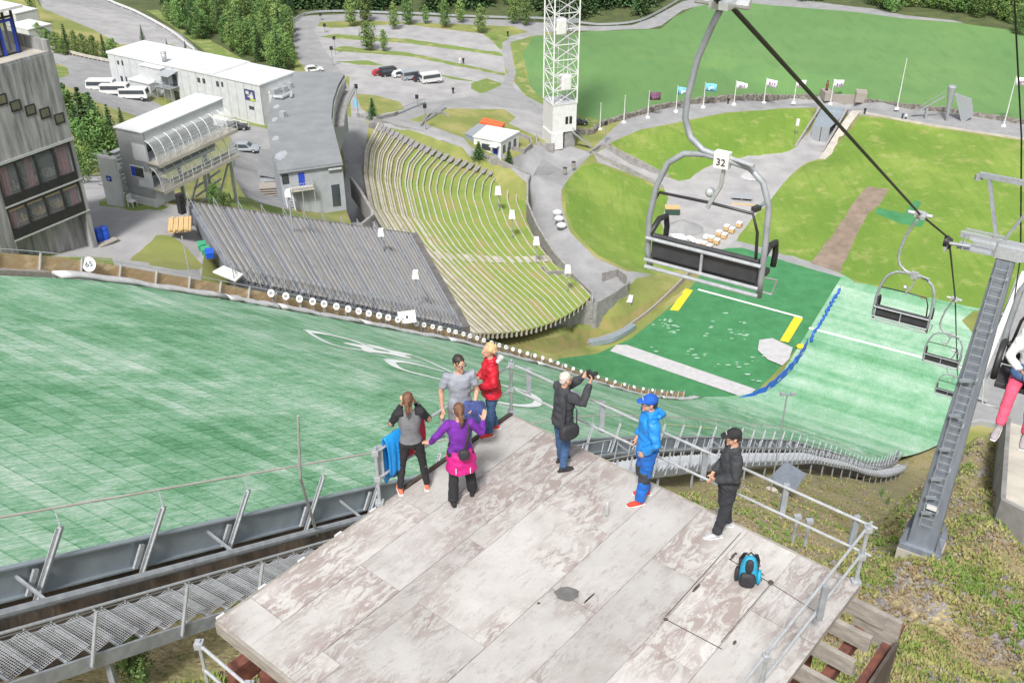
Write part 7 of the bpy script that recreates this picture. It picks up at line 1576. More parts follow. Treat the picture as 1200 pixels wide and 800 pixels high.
for i, (px, pb, pt_, k) in enumerate(((48, 52, 28, 'd'), (58, 58, 34, 'd'), (68, 62, 38, 'd'), (80, 62, 28, 'c'), (90, 64, 36, 'b'), (100, 66, 40, 'd'), (112, 68, 42, 'd'), (124, 70, 40, 'c'), (135, 72, 46, 'd'), (75, 64, 46, 'd'))): treepx(k, px, pb, pt_, 'leafy_tree' if k == 'd' else 'spruce_tree' if k == 'c' else 'birch_tree', {'d': 'bushy green tree in the clump right of the tower roof', 'c': 'darker conifer in the clump right of the tower roof', 'b': 'pale birch in the clump right of the tower roof'}[k], 'clump right of the tower roof, ' + {'d': 'bushy', 'c': 'conifers', 'b': 'birch'}[k], 1.0)
for i, (px, pb, pt_, k) in enumerate(((86, 178, 96, 'b'), (98, 182, 118, 'c'), (108, 188, 102, 'c'), (118, 180, 108, 'c'), (122, 190, 130, 'd'), (100, 196, 140, 'd'), (134, 172, 122, 'c'), (146, 160, 126, 'c'), (110, 170, 110, 'b'), (92, 170, 110, 'c'), (130, 186, 150, 'd'), (104, 206, 165, 'd'), (90, 200, 150, 'b'), (96, 214, 178, 'd'))): treepx(k, px, pb, pt_, 'leafy_tree' if k == 'd' else 'pine_tree' if k == 'c' else 'birch_tree', {'d': 'bushy tree in the thicket between tower and commentary building', 'c': 'dark pine in the thicket between tower and commentary building', 'b': 'slender pale tree in the thicket between tower and commentary building'}[k], 'thicket beside the concrete tower, ' + {'d': 'bushes', 'c': 'pines', 'b': 'slender trees'}[k], 1.0)
random.seed(4)
for px, py, h, l in ((252, 238, 1.6, 'green bush under the legs of the commentary building'), (265, 244, 1.3, 'green bush at the top row of the grandstand'), (150, 232, 1.3, 'bush between screen wall and commentary building'), (160, 793, .9, 'bright green sapling below the left stairway'), (1032, 582, .8, 'bright green shrub beside the curving stairway'), (1040, 590, .6, 'small green shrub on the rubble slope below the stairway')):
    tree('d' if px < 300 else 'b', G(px, py), h, 'shrub', l, None, 1.3 if px < 300 else 1.1)
# ================================================================== ground cover near the camera (stuff)
random.seed(21)
def scatter(name, m, n, s0, s1, test, flat=False, up=False):
    mb = MB(); k = 0
    while k < n:
        px, py = U(120, 1230), 515 + 315 * R() ** .8; p = G(px, py)
        if p.z < 24 or not test(p, px, py): continue
        S, W = toSW(p.x, p.y)
        if W > -29.5: continue
        z = hz(p.x, p.y) - .02 + .35 * noise.noise(Vector((p.x * .22, p.y * .22, 0))) + .16 * noise.noise(Vector((p.x * .9, p.y * .9, 3))); c = Vector((p.x, p.y, z)); s = U(s0, s1); k += 1
        if flat:
            kk_ = len(mb.v); j = [(U(.6, 1.2)) for _ in range(6)]
            mb.v += [c + Vector((s * j[0], 0, 0)), c + Vector((0, s * j[1], 0)), c + Vector((-s * j[2], 0, 0)), c + Vector((0, -s * j[3], 0)), c + Vector((0, 0, s * .7 * j[4]))]
            mb.f += [(kk_, kk_ + 1, kk_ + 4), (kk_ + 1, kk_ + 2, kk_ + 4), (kk_ + 2, kk_ + 3, kk_ + 4), (kk_ + 3, kk_, kk_ + 4)]; mb.m += [0] * 4
        else:
            for b_ in range(5):
                a = U(0, 6.28); d = Vector((math.cos(a) * .5, math.sin(a) * .5, U(.5, 1))).normalized(); q = Vector((-d.y, d.x, 0)).normalized() * s * .22; kk_ = len(mb.v); mb.v += [c - q, c + q, c + d * s]; mb.f.append((kk_, kk_ + 1, kk_ + 2)); mb.m.append(0)
    o = part(mb, name, m, None, True, norm=False); o['kind'] = 'stuff'; return o
def cl(p, f, th, off): return noise.noise(Vector((p.x * f, p.y * f, off))) > th
scatter('grass_tufts', M_leaft, 19000, .07, .2, lambda p, x, y: cl(p, .5, -.15, 5))
scatter('dry_tufts', mat('dry_grass_tufts', (.34, .27, .15), (.20, .14, .08), .7, .9), 15000, .06, .16, lambda p, x, y: cl(p, .4, -.1, 9))
scatter('green_weeds', mat('green_weeds', (.10, .20, .03), (.16, .24, .04), .6, .9), 5000, .07, .2, lambda p, x, y: cl(p, .35, .22, 2))
scatter('loose_stones', M_rock, 9000, .03, .10, lambda p, x, y: cl(p, .45, -.05, 14), flat=True)
scatter('larger_stones', M_rock, 500, .1, .26, lambda p, x, y: cl(p, .3, .05, 14), flat=True)
# ================================================================== people
def remesh(mb, name, m, parent, vox=.012, smooth_it=2, wr=0, wf=9, lab=None, seed=0):
    me = mb.mesh(name, True); fixn(me)
    o = bpy.data.objects.new(name, me); COL.objects.link(o)
    r_ = o.modifiers.new('r', 'REMESH'); r_.mode = 'VOXEL'; r_.voxel_size = vox; r_.use_smooth_shade = True
    s_ = o.modifiers.new('s', 'SMOOTH'); s_.iterations = smooth_it; s_.factor = .5
    dg = bpy.context.evaluated_depsgraph_get(); dg.update(); me2 = bpy.data.meshes.new_from_object(o.evaluated_get(dg)); bpy.data.objects.remove(o)
    if wr:
        nn = [v.normal.copy() for v in me2.vertices]
        for v, n in zip(me2.vertices, nn): p = v.co * wf + Vector((seed, 0, 0)); v.co += n * wr * (noise.noise(Vector((p.x, p.y, p.z * 1.6))) + .5 * abs(noise.noise(p * 2.3)) - .15)
    me2.materials.clear(); me2.materials.append(m); me2.name = name
    for p in me2.polygons: p.use_smooth = True
    q = bpy.data.objects.new(name, me2); COL.objects.link(q); q.parent = parent
    if lab: q['label'] = lab
    return q
def V3(*a): return Vector(a)
def hand(mb, w, d, side, curl=.5, flat=False):
    """w wrist, d direction of the hand, side: vector pointing to the thumb"""
    d = Vector(d).normalized(); s = Vector(side); s = (s - d * s.dot(d)).normalized(); n = d.cross(s)
    pc = w + d * .045; mb.tube([w - d * .01, w + d * .03, w + d * .075, w + d * .09], [(.026, .02), (.036, .018), (.041, .017), (.036, .014)], 10, side=s)
    for k, (o_, L_) in enumerate(((.03, .072), (.0105, .08), (-.0095, .075), (-.028, .058))):
        b0 = w + d * .085 + s * o_; c1 = curl * (1.0 + .1 * k); d1 = (d * math.cos(c1 * .6) + n * math.sin(c1 * .6)); d2 = (d * math.cos(c1 * 1.5) + n * math.sin(c1 * 1.5))
        mb.tube([b0 - d * .02, b0, b0 + d1 * L_ * .5, b0 + d1 * L_ * .5 + d2 * L_ * .5], [.0095, .0095, .0085, .007], 7, round_=True)
    t0 = w + d * .03 + s * .03; td = (d * .75 + s * .65 + n * .25).normalized(); mb.tube([t0 - td * .015, t0 + td * .03, t0 + td * .055 + n * .006], [.012, .011, .008], 7, round_=True)
def figure(name_label, foot, top_px, rz, pose, look, H=None):
    """foot: world position between the feet, top_px: image row of the crown"""
    if H is None:
        r_ = foot.y / ray(top_px[0], top_px[1]).y; H = (EYE + ray(top_px[0], top_px[1]) * r_).z - foot.z
    k = H / 1.75
    t = thing('person', name_label, 'person', foot, rz)
    t.scale = (k, k, k)
    J = dict(anL=V3(-.09, 0, .085), anR=V3(.09, 0, .085), knL=V3(-.095, .02, .49), knR=V3(.095, .02, .49), hipL=V3(-.088, 0, .90), hipR=V3(.088, 0, .90),
             shL=V3(-.175, -.005, 1.42), shR=V3(.175, -.005, 1.42), elL=V3(-.23, -.03, 1.13), elR=V3(.23, -.03, 1.13), wrL=V3(-.23, .05, .89), wrR=V3(.23, .05, .89), hdL=V3(0, .15, -1), hdR=V3(0, .15, -1),
             head=V3(0, .02, 1.625), toeL=V3(-.15, 1, 0), toeR=V3(.15, 1, 0), lean=V3(0, 0, 0), hturn=0, htilt=0, curl=.5)
    J.update(pose); ln = J['lean']; w_ = look.get('build', 1.0); fem = look.get('fem', False)
    sw = .93 if fem else 1.0
    for n_ in ('shL', 'shR'): J[n_] = V3(J[n_].x * sw, J[n_].y, J[n_].z) + ln
    pel, wai, che, nek = V3(0, 0, .93), V3(0, 0, 1.08) + ln * .3, V3(0, .005, 1.28) + ln * .75, V3(0, -.015, 1.46) + ln
    hd = J['head'] + ln
    HM = Matrix.Translation(hd) @ rotz(J['hturn']) @ Matrix.Rotation(J['htilt'], 4, 'X')
    # ---- body: one continuous surface
    b = MB()
    b.tube([pel - V3(0, 0, .06), pel, wai, che, che + V3(0, 0, .1), nek + V3(0, 0, -.02)], [(.13, .09), (.15 * w_, .105 * w_), (.125 * w_, .09 * w_), (.155 * w_, .1 * w_), (.16, .085), (.07, .06)], 16, side=(1, 0, 0))
    b.tube([nek - V3(0, 0, .04), nek + V3(0, .01, .05), hd - V3(0, .01, .05)], [.062, .052, .054], 12)
    b.ell((0, -.01, .03), (.074, .095, .098), 16, 12, M=HM); b.ell((0, .025, -.035), (.06, .068, .082), 14, 10, M=HM)
    b.tube([HM @ V3(0, .09, .012), HM @ V3(0, .112, -.02), HM @ V3(0, .092, -.03)], [(.008, .008), (.014, .012), (.012, .008)], 8)
    b.ell((0, .084, -.058), (.024, .010, .008), 10, 6, M=HM); b.ell((0, .075, -.1), (.025, .02, .018), 10, 6, M=HM)
    for s_ in (-1, 1): b.ell((s_ * .078, -.005, -.01), (.011, .02, .032), 8, 8, M=HM); b.ell((s_ * .032, .078, .024), (.022, .012, .009), 8, 6, M=HM)
    for sd in 'LR':
        sh, el, wr = J['sh' + sd], J['el' + sd], J['wr' + sd]; sx = -1 if sd == 'L' else 1
        b.tube([che + V3(sx * .08, 0, .1), sh, sh.lerp(el, .5), el, el.lerp(wr, .35), wr], [.06, .052, .043, .036, .037, .025], 10)
        hand(b, wr, J['hd' + sd], V3(-sx * .6, .8, .2), J['curl'])
        hp, kn, an = J['hip' + sd], J['kn' + sd], J['an' + sd]
        b.tube([hp + V3(0, 0, .03), hp.lerp(kn, .4), kn, kn.lerp(an, .35), an], [.085 * w_, .075, .055, .05, .036], 12)
    body = remesh(b, 'body', M_skin, t, .0085, 2)
    # ---- eyes and brows
    for s_ in (-1, 1):
        e = MB(); e.ell((s_ * .031, .084, .008), (.012, .008, .007), 10, 6, M=HM); eo = part(e, 'eye', M_eye, t, True, smooth=True); e = MB(); e.ell((s_ * .031, .0905, .008), (.005, .003, .005), 8, 5, M=HM); io = part(e, 'iris', M_frame, None, True); io.parent = eo
        e = MB(); e.tube([HM @ V3(s_ * .014, .089, .028), HM @ V3(s_ * .045, .08, .028)], .004, 6); part(e, 'eyebrow', look['hair'], t, True)
    e = MB(); e.ell((0, .092, -.059), (.02, .005, .0045), 10, 5, M=HM); part(e, 'lips', M_lip, t, True, smooth=True)
    # ---- top garment
    if 'top' in look:
        g = MB(); pz_ = look.get('puff', .014); hem = look.get('hem', .86); hw_ = look.get('hemw', 1.0); 
        hips = [(V3(0, 0, hem), (.165 * hw_ * w_ + pz_, .12 * w_ * hw_ + pz_))] if hem < .95 else []
        g.tube([h_[0] for h_ in hips] + [V3(0, 0, max(.98, hem + .02)), wai, che, che + V3(0, 0, .09), nek + V3(0, 0, -.025), nek + V3(0, .005, look.get('collar', .0) + .005)],
               [h_[1] for h_ in hips] + [(.155 * w_ + pz_, .11 * w_ + pz_), ((.13 if fem else .145) * w_ + pz_, .1 * w_ + pz_), (.165 * w_ + pz_, .112 * w_ + pz_), (.17 * sw + pz_, .092 + pz_), (.085 + pz_, .07 + pz_), (.062 + pz_, .06 + pz_)], 18, side=(1, 0, 0))
        if fem: 
            for s_ in (-1, 1): g.ell(tuple(che + V3(s_ * .07, .09, .0)), (.06, .045, .055), 10, 8)
        for sd in 'LR':
            sh, el, wr = J['sh' + sd], J['el' + sd], J['wr' + sd]; sx = -1 if sd == 'L' else 1
            a = pz_
            if look.get('short'): g.tube([che + V3(sx * .07, 0, .1), sh, sh.lerp(el, .7)], [.07 + a * .5, .062 + a, .055 + a], 12)
            else: g.tube([che + V3(sx * .07, 0, .1), sh, sh.lerp(el, .5), el, el.lerp(wr, .5), wr.lerp(el, .06)], [.066 + a * .5, .06 + a, .05 + a, .044 + a, .04 + a, .033 + a * .8], 12)
        remesh(g, look.get('topname', 'jacket'), look['top'], t, .012, 2, look.get('wr', .012), 8, seed=foot.x)
    # ---- trousers
    g = MB(); tw = look.get('leg', .012)
    g.tube([V3(0, 0, 1.0), V3(0, 0, .93), V3(0, 0, .84)], [(.145 * w_ + tw * .5, .1 * w_ + tw * .5), (.16 * w_ + tw * .5, .11 * w_ + tw * .5), (.12, .1)], 16, side=(1, 0, 0))
    for sd in 'LR':
        hp, kn, an = J['hip' + sd], J['kn' + sd], J['an' + sd]; fl_ = look.get('flare', 0)
        g.tube([hp + V3(0, 0, .04), hp.lerp(kn, .4), kn, kn.lerp(an, .45), an + V3(0, 0, .0)], [.09 * w_ + tw, .08 + tw, .058 + tw, .056 + tw + fl_ * .5, .045 + tw + fl_], 12)
    remesh(g, look.get('legname', 'trousers'), look['bottom'], t, .012, 2, look.get('lwr', .010), 8, seed=foot.x + 5)
    # ---- shoes
    for sd in 'LR':
        an = J['an' + sd]; td = Vector(J['toe' + sd]); td = V3(td.x, td.y, 0).normalized() if 'seated' not in pose else td.normalized(); up = V3(0, 0, 1)
        g = MB(); g.tube([an - td * .06 + up * -.04, an - td * .02 + up * -.045, an + td * .06 + up * -.05, an + td * .13 + up * -.058, an + td * .175 + up * -.062], [(.032, .036), (.036, .042), (.042, .034), (.045, .026), (.03, .018)], 12, side=td.cross(up)); g.tube([an + up * .02, an - up * .03], [.043, .042], 12)
        so = remesh(g, 'shoe', look['shoe'], t, .011, 1)
        g = MB(); g.tube([an - td * .085 + up * -.078, an - td * .02 + up * -.078, an + td * .1 + up * -.078, an + td * .185 + up * -.076], [(.03, .008), (.04, .008), (.046, .008), (.028, .007)], 10, side=td.cross(up)); so2 = part(g, 'sole', look.get('sole', M_white), None, True); so2.parent = so
    # ---- hair or hat
    hb = MB(); st = look.get('style', 'short')
    if st == 'short': hb.ell((0, -.018, .045), (.08, .096, .092), 16, 10, M=HM); hb.ell((0, -.06, -.0), (.066, .05, .07), 12, 8, M=HM)
    if st == 'curly':
        random.seed(9)
        for _ in range(46): a, u = U(0, 6.28), U(-.25, 1); rr_ = math.sqrt(max(0, 1 - u * u)); hb.ell((.085 * rr_ * math.cos(a), -.03 + .095 * rr_ * math.sin(a) * (1 if math.sin(a) < .35 else .35), .035 + .095 * u), (.036, .036, .032), 8, 6, M=HM)
        hb.ell((0, -.03, .04), (.08, .085, .09), 12, 8, M=HM)
    if st == 'pony':
        hb.ell((0, -.02, .04), (.081, .1, .094), 16, 10, M=HM); hb.ell((0, -.055, -.01), (.066, .055, .075), 12, 8, M=HM); hb.tube([HM @ V3(0, -.1, .03), HM @ V3(0, -.15, .0), HM @ V3(.01, -.16, -.1), HM @ V3(0, -.14, -.2)], [.022, .036, .034, .014], 10, round_=True)
    if st == 'cap': hb.ell((0, -.045, .0), (.072, .065, .07), 12, 8, M=HM)
    remesh(hb, 'hair', look['hair'], t, .011, 1, .008, 30)
    if st == 'cap':
        cb_ = MB(); cb_.ell((0, -.008, .055), (.088, .106, .082), 18, 10, M=HM); cb_.tube([HM @ V3(0, .06, .055), HM @ V3(0, .12, .052), HM @ V3(0, .17, .04)], [(.075, .014), (.07, .010), (.045, .008)], 14, side=(HM.to_3x3() @ V3(1, 0, 0))); co = remesh(cb_, 'cap', look['cap'], t, .009, 1)
        if look.get('capmark'): l_ = MB(); l_.box((.0, .098, .085), (.06, .006, .02), HM @ Matrix.Rotation(0, 4, 'X')); q_ = part(l_, 'cap_mark', M_white, None, True); q_.parent = co
    if look.get('glasses'):
        g = MB()
        for s_ in (-1, 1): g.ell((s_ * .033, .102, .006), (.021, .006, .015), 12, 6, M=HM); g.tube([HM @ V3(s_ * .058, .095, .01), HM @ V3(s_ * .078, .0, .01)], .004, 6)
        g.tube([HM @ V3(-.015, .104, .01), HM @ V3(.015, .104, .01)], .004, 6); part(g, 'glasses', M_glassd, t, True)
    J['M'] = Matrix.Translation(foot) @ rotz(rz) @ Matrix.Scale(k, 4); J['k'] = k; print('H', name_label[:20], round(H, 2))
    return t, J, HM
M_eye = mat('eye_white', (.6, .58, .55), None, 5, .3); M_lip = mat('lips', (.42, .17, .14), None, 5, .5)
h_brown, h_dark, h_blond, h_grey = mat('brown_hair', (.10, .045, .025), (.18, .09, .05), 40, .6, stretch=(1, 1, .2)), mat('dark_hair', (.02, .015, .012), (.04, .03, .025), 40, .6), mat('blond_hair', (.62, .45, .24), (.42, .28, .13), 40, .7), mat('grey_hair', (.58, .52, .47), (.45, .4, .36), 40, .7)
c_ggrey, c_grey, c_purple, c_pink, c_red, c_jean, c_black2, c_char, c_bluej2, c_bluet = cloth('heather_grey_knit', (.17, .175, .19)), cloth('light_grey_cotton', (.30, .32, .37)), cloth('purple_fleece', (.15, .02, .30)), cloth('magenta_nylon', (.62, .01, .22), .75, .5), cloth('red_jacket_nylon', (.56, .01, .03), .7, .5), cloth('blue_denim', (.05, .11, .24), .65), cloth('black_knit', (.014, .014, .016), 1.5), cloth('charcoal_fabric', (.042, .045, .052), .75), cloth('azure_shell', (.015, .24, .70), .78, .45), cloth('royal_blue_trousers', (.01, .13, .50), .75, .5)
s_orange, s_red, s_blk, s_gry = cloth('coral_shoe', (.75, .18, .10)), cloth('red_shoe', (.62, .05, .03)), cloth('black_shoe', (.02, .02, .022), 1.4), cloth('grey_white_shoe', (.45, .47, .5))
def mid(a, b, za=ZD): return (P(*a, ZD) + P(*b, ZD)) / 2
# 1 woman in black and grey with ponytail
f1 = mid((471, 576), (499, 573)); 
t1, J1, H1 = figure('woman with ponytail in black and grey top and black leggings by the left railing', f1, (477, 461), .15, dict(anL=V3(-.2, -.02, .085), anR=V3(.2, .03, .085), knL=V3(-.15, .02, .49), knR=V3(.16, .04, .49), elL=V3(-.27, .06, 1.2), elR=V3(.29, .07, 1.22), wrL=V3(-.09, .2, 1.44), wrR=V3(.1, .2, 1.46), hdL=V3(.3, -.2, 1), hdR=V3(-.3, -.2, 1), htilt=-.2, hturn=-.2, curl=.9), dict(top=c_ggrey, topname='raglan_top', bottom=c_black2, legname='leggings', shoe=s_orange, hair=h_brown, style='pony', fem=True, puff=.006, hem=.93, leg=.002, wr=.006))
g = MB()
for sd, sx in (('L', -1), ('R', 1)): sh, el, wr = J1['sh' + sd], J1['el' + sd], J1['wr' + sd]; g.tube([V3(sx * .08, -.01, 1.45), sh + V3(0, 0, .01), sh.lerp(el, .5), el, el.lerp(wr, .5), wr.lerp(el, .05)], [.062, .074, .063, .056, .05, .043], 12)
remesh(g, 'sleeves', c_black2, t1, .012, 2, .006, 8)
ph = MB(); ph.box((0, .235, 1.56), (.11, .03, .07)); o = solo(ph, 'compact_camera', 'small dark camera held up by the woman with ponytail in black leggings', 'camera', M_frame, loc=(0, 0, 0)); o.location = f1; o.rotation_euler = (0, 0, .15); o.scale = (J1['k'],) * 3
# 2 man in grey T-shirt
f2 = mid((533, 533), (549, 531)); f2 = f2 + V3(0, .0, 0)
t2, J2, H2 = figure('young man with dark hair and glasses in pale grey T-shirt facing the camera', f2, (536, 416), math.pi + .25, dict(elR=V3(.27, -.03, 1.16), wrR=V3(.27, .05, .92), elL=V3(-.25, .02, 1.14), wrL=V3(-.17, .2, .98), hdR=V3(.05, .3, -1), hdL=V3(.5, .8, -.3), hturn=.5, htilt=-.12), dict(top=c_grey, topname='t_shirt', short=True, bottom=cloth('grey_trousers', (.2, .2, .22)), shoe=s_blk, hair=h_dark, style='short', puff=.014, hem=.88, glasses=True))
jb = MB(); q = J2['M'] @ V3(-.2, .2, .98)
for k in range(5): jb.tube([q + V3(-.13 + .05 * k, -.04, .06), q + V3(-.11 + .05 * k, -.08, -.12), q + V3(-.12 + .06 * k, -.03, -.3 - .03 * (k % 2))], [.05, .06, .035], 8, round_=True)
o = solo(jb, 'jacket_bundle', 'bundled navy and grey jacket held by the man in the grey T-shirt', 'jacket', cloth('navy_lining', (.02, .03, .09), 3.2), smooth=True)
# 3 woman in purple
f3 = mid((529, 594), (553, 576))
t3, J3, H3 = figure('woman in purple fleece with magenta jacket round her hips, hands spread, seen from behind', f3, (531, 473), .12, dict(anL=V3(-.13, -.1, .085), anR=V3(.17, .12, .085), knL=V3(-.11, -.03, .49), knR=V3(.14, .1, .5), elL=V3(-.34, .0, 1.2), wrL=V3(-.42, .14, 1.0), elR=V3(.32, .02, 1.2), wrR=V3(.36, .22, 1.28), hdL=V3(-.8, .5, -.2), hdR=V3(.3, .7, .6), hturn=.1, curl=.25), dict(top=c_purple, topname='fleece', bottom=c_black2, shoe=s_blk, hair=h_brown, style='pony', fem=True, puff=.012, hem=.92, flare=.02, leg=.016, sole=s_blk, build=1.05))
g = MB(); g.tube([V3(0, 0, 1.0), V3(0, 0, .88), V3(.01, 0, .72), V3(.01, .0, .58)], [(.17, .125), (.205, .155), (.225, .165), (.24, .17)], 22, side=(1, 0, 0)); o = remesh(g, 'wrapped_jacket', c_pink, t3, .014, 2, .022, 7)
for sx in (-.08, .13): g = MB(); g.box((sx, -.178, .68), (.012, .006, .1)); q_ = part(g, 'white_stripe', M_white, None, True); q_.parent = o
bg = MB(); rbox(bg, (0, 0, 0), (.085, .055, .09), 2.6); o = solo(bg, 'camera_pouch', 'round black camera pouch on the lower back of the woman in purple', 'pouch', M_blk, loc=(0, 0, 0), smooth=True); o.location = J3['M'] @ V3(.04, -.235, 1.02); 
sp_ = MB(); sp_.tube([V3(.06, -.16, 1.06), V3(.1, -.15, 1.2), V3(.13, -.1, 1.4), V3(.1, .0, 1.48), V3(.0, .12, 1.35), V3(-.1, .13, 1.15), V3(-.17, .0, 1.02), V3(-.05, -.15, 1.0)], [(.02, .005)] * 8, 8); o2 = part(sp_, 'strap', M_blk, None, True); o2.parent = o; o2.location = V3(-.04, .235, -1.02); o.scale = (J3['k'],) * 3; o.rotation_euler = (0, 0, .12)
# 4 woman in red jacket
f4 = mid((570, 510), (583, 503))
t4, J4, H4 = figure('woman with curly blonde hair, red jacket and jeans at the platform corner', f4, (571, 403), math.pi / 2 + .15, dict(anL=V3(-.11, .06, .085), anR=V3(.1, -.08, .085), elL=V3(-.27, .0, 1.15), elR=V3(.27, .0, 1.15), wrL=V3(-.13, .2, 1.02), wrR=V3(.14, .2, 1.03), hdL=V3(.7, .6, 0), hdR=V3(-.7, .6, 0), hturn=.1, lean=V3(0, .02, 0)), dict(top=c_red, bottom=c_jean, shoe=s_red, hair=h_blond, style='curly', fem=True, puff=.035, hem=.80, hemw=1.12, build=1.05, collar=.03, wr=.02))
g = MB(); g.tube([V3(-.1, -.1, 1.47), V3(0, -.16, 1.46), V3(.1, -.1, 1.47)], [.04, .06, .04], 10, round_=True); remesh(g, 'hood', M_pad, t4, .012, 2, .01, 9)
# 5 photographer
f5 = mid((651, 543), (664, 549))
t5, J5, H5 = figure('grey haired man in black jacket and jeans raising a camera at the back railing', f5, (654, 437), -math.radians(62), dict(anL=V3(-.12, .06, .085), anR=V3(.12, -.04, .085), elL=V3(-.24, .22, 1.3), elR=V3(.25, .2, 1.28), wrL=V3(-.1, .42, 1.5), wrR=V3(.1, .4, 1.5), hdL=V3(.2, .5, .7), hdR=V3(-.2, .5, .7), htilt=.0, curl=1.0, lean=V3(0, .02, 0)), dict(top=c_char, bottom=c_jean, shoe=s_blk, hair=h_grey, style='short', puff=.028, hem=.84, build=1.1, collar=.04, wr=.02, sole=s_blk))
cm_ = MB(); cm_.box((0, .47, 1.575), (.15, .06, .1)); cm_.tube([V3(0, .5, 1.57), V3(0, .59, 1.57)], .035, 10); o = solo(cm_, 'camera', 'black camera held out in both hands by the grey haired man', 'camera', M_frame, loc=(0, 0, 0)); o.location = f5; o.rotation_euler = (0, 0, -math.radians(62)); o.scale = (J5['k'],) * 3
sb_ = MB(); MB5 = J5['M']; rbox(sb_, (.3, -.06, .88), (.07, .17, .14), 2.8, M=MB5); o = solo(sb_, 'shoulder_bag', 'black shoulder bag hanging at the hip of the grey haired man', 'bag', M_blk, smooth=True, loc=MB5 @ V3(.3, -.06, .8))
sb_ = MB(); sb_.tube([MB5 @ V3(.29, -.18, .98), MB5 @ V3(.24, -.12, 1.2), MB5 @ V3(.16, -.05, 1.47), MB5 @ V3(.24, .1, 1.2), MB5 @ V3(.3, .07, .98)], [(.018, .005)] * 5, 8); sb_.v = [p - o.location for p in sb_.v]; o2 = part(sb_, 'strap', M_blk, None, True); o2.parent = o
# 6 man in blue
f6 = mid((748, 583), (759, 587))
t6, J6, H6 = figure('man in bright blue rain suit and blue cap with sunglasses, standing at the back railing', f6, (764, 463), math.pi / 2 + .12, dict(anL=V3(-.1, .08, .085), anR=V3(.1, -.06, .085), elL=V3(-.26, -.04, 1.14), elR=V3(.26, -.04, 1.14), wrL=V3(-.18, .1, .96), wrR=V3(.18, .1, .96), hdL=V3(.4, .3, -1), hdR=V3(-.4, .3, -1)), dict(top=c_bluej2, bottom=c_bluet, shoe=s_red, hair=h_dark, style='cap', cap=cloth('blue_cap', (.01, .10, .48)), capmark=True, puff=.028, hem=.82, glasses=True, leg=.026, collar=.05, wr=.022, lwr=.018))
g = MB(); g.tube([V3(-.09, -.1, 1.46), V3(0, -.16, 1.42), V3(.09, -.1, 1.46)], [.04, .062, .04], 10, round_=True); remesh(g, 'hood', c_bluej2, t6, .012, 2, .01, 9)
for sd in 'LR': g = MB(); kn = J6['kn' + sd]; g.tube([kn + V3(0, .01, .09), kn + V3(0, .012, -.1)], [.088, .083], 14); remesh(g, 'knee_panel', c_char, t6, .012, 2, .01, 8)
# 7 man in dark clothes and black cap
f7 = mid((836, 628), (856, 617))
t7, J7, H7 = figure('man in charcoal jacket, dark trousers and black cap, hands clasped, rightmost on the platform', f7, (852, 503), math.pi / 2 + .0, dict(anL=V3(-.12, .1, .085), anR=V3(.12, -.1, .085), elL=V3(-.26, -.02, 1.13), elR=V3(.27, -.02, 1.13), wrL=V3(-.07, .2, .98), wrR=V3(.09, .21, .96), hdL=V3(.7, .3, -.6), hdR=V3(-.7, .3, -.6), hturn=.05, htilt=-.1), dict(top=c_char, bottom=cloth('black_trousers', (.022, .024, .03), 1.4), shoe=s_gry, hair=h_dark, style='cap', cap=c_black2, capmark=True, glasses=True, puff=.024, hem=.88, build=1.1, leg=.022, collar=.03, wr=.018, lwr=.018))
g = MB(); g.tube([J7['head'] + V3(-.05, .03, -.15), J7['head'] + V3(0, -.06, -.13), J7['head'] + V3(.05, .03, -.15)], [.012] * 3, 8); part(g, 'white_collar', M_white, t7, True)
# ---- rider on the uphill chair at the right border
CR = PT(1254, 444, 12.0) + V3(0, 0, 3.0); rc_ = chair(CR, 'lift chair with a seated rider, cut off by the right border', None, rz=AZ + math.pi)
rzr = AZ + math.pi; Mr = Matrix.Translation(CR) @ rotz(rzr)
hp_ = Mr @ V3(.42, .3, -2.9) - V3(0, 0, .92) * 1.0
tr_, Jr, Hr = figure('seated rider on the right lift chair in pink trousers, white top and grey shoes', hp_, None, rzr, dict(seated=1, anL=V3(-.16, .52, .44), anR=V3(.13, .62, .52), knL=V3(-.13, .44, .90), knR=V3(.12, .45, .92), elL=V3(-.25, .08, 1.14), elR=V3(.25, .08, 1.14), wrL=V3(-.1, .26, 1.1), wrR=V3(.1, .27, 1.08), hdL=V3(.6, .7, 0), hdR=V3(-.6, .7, 0), toeL=V3(-.1, 1, -.3), toeR=V3(.1, 1, -.3)), dict(top=cloth('white_striped_knit', (.7, .7, .7)), topname='sweater', bottom=cloth('pink_trousers', (.72, .09, .17)), shoe=cloth('grey_canvas_shoe', (.33, .3, .32)), hair=h_brown, style='short', fem=True, puff=.016, hem=.93), H=1.72)
g = MB(); rbox(g, (0, 0, 0), (.2, .16, .07), 2.5, M=Mr @ Matrix.Translation((.42, .5, -2.8))); solo(g, 'denim_jacket', 'blue denim jacket lying on the lap of the chairlift rider', 'jacket', c_jean, smooth=True)
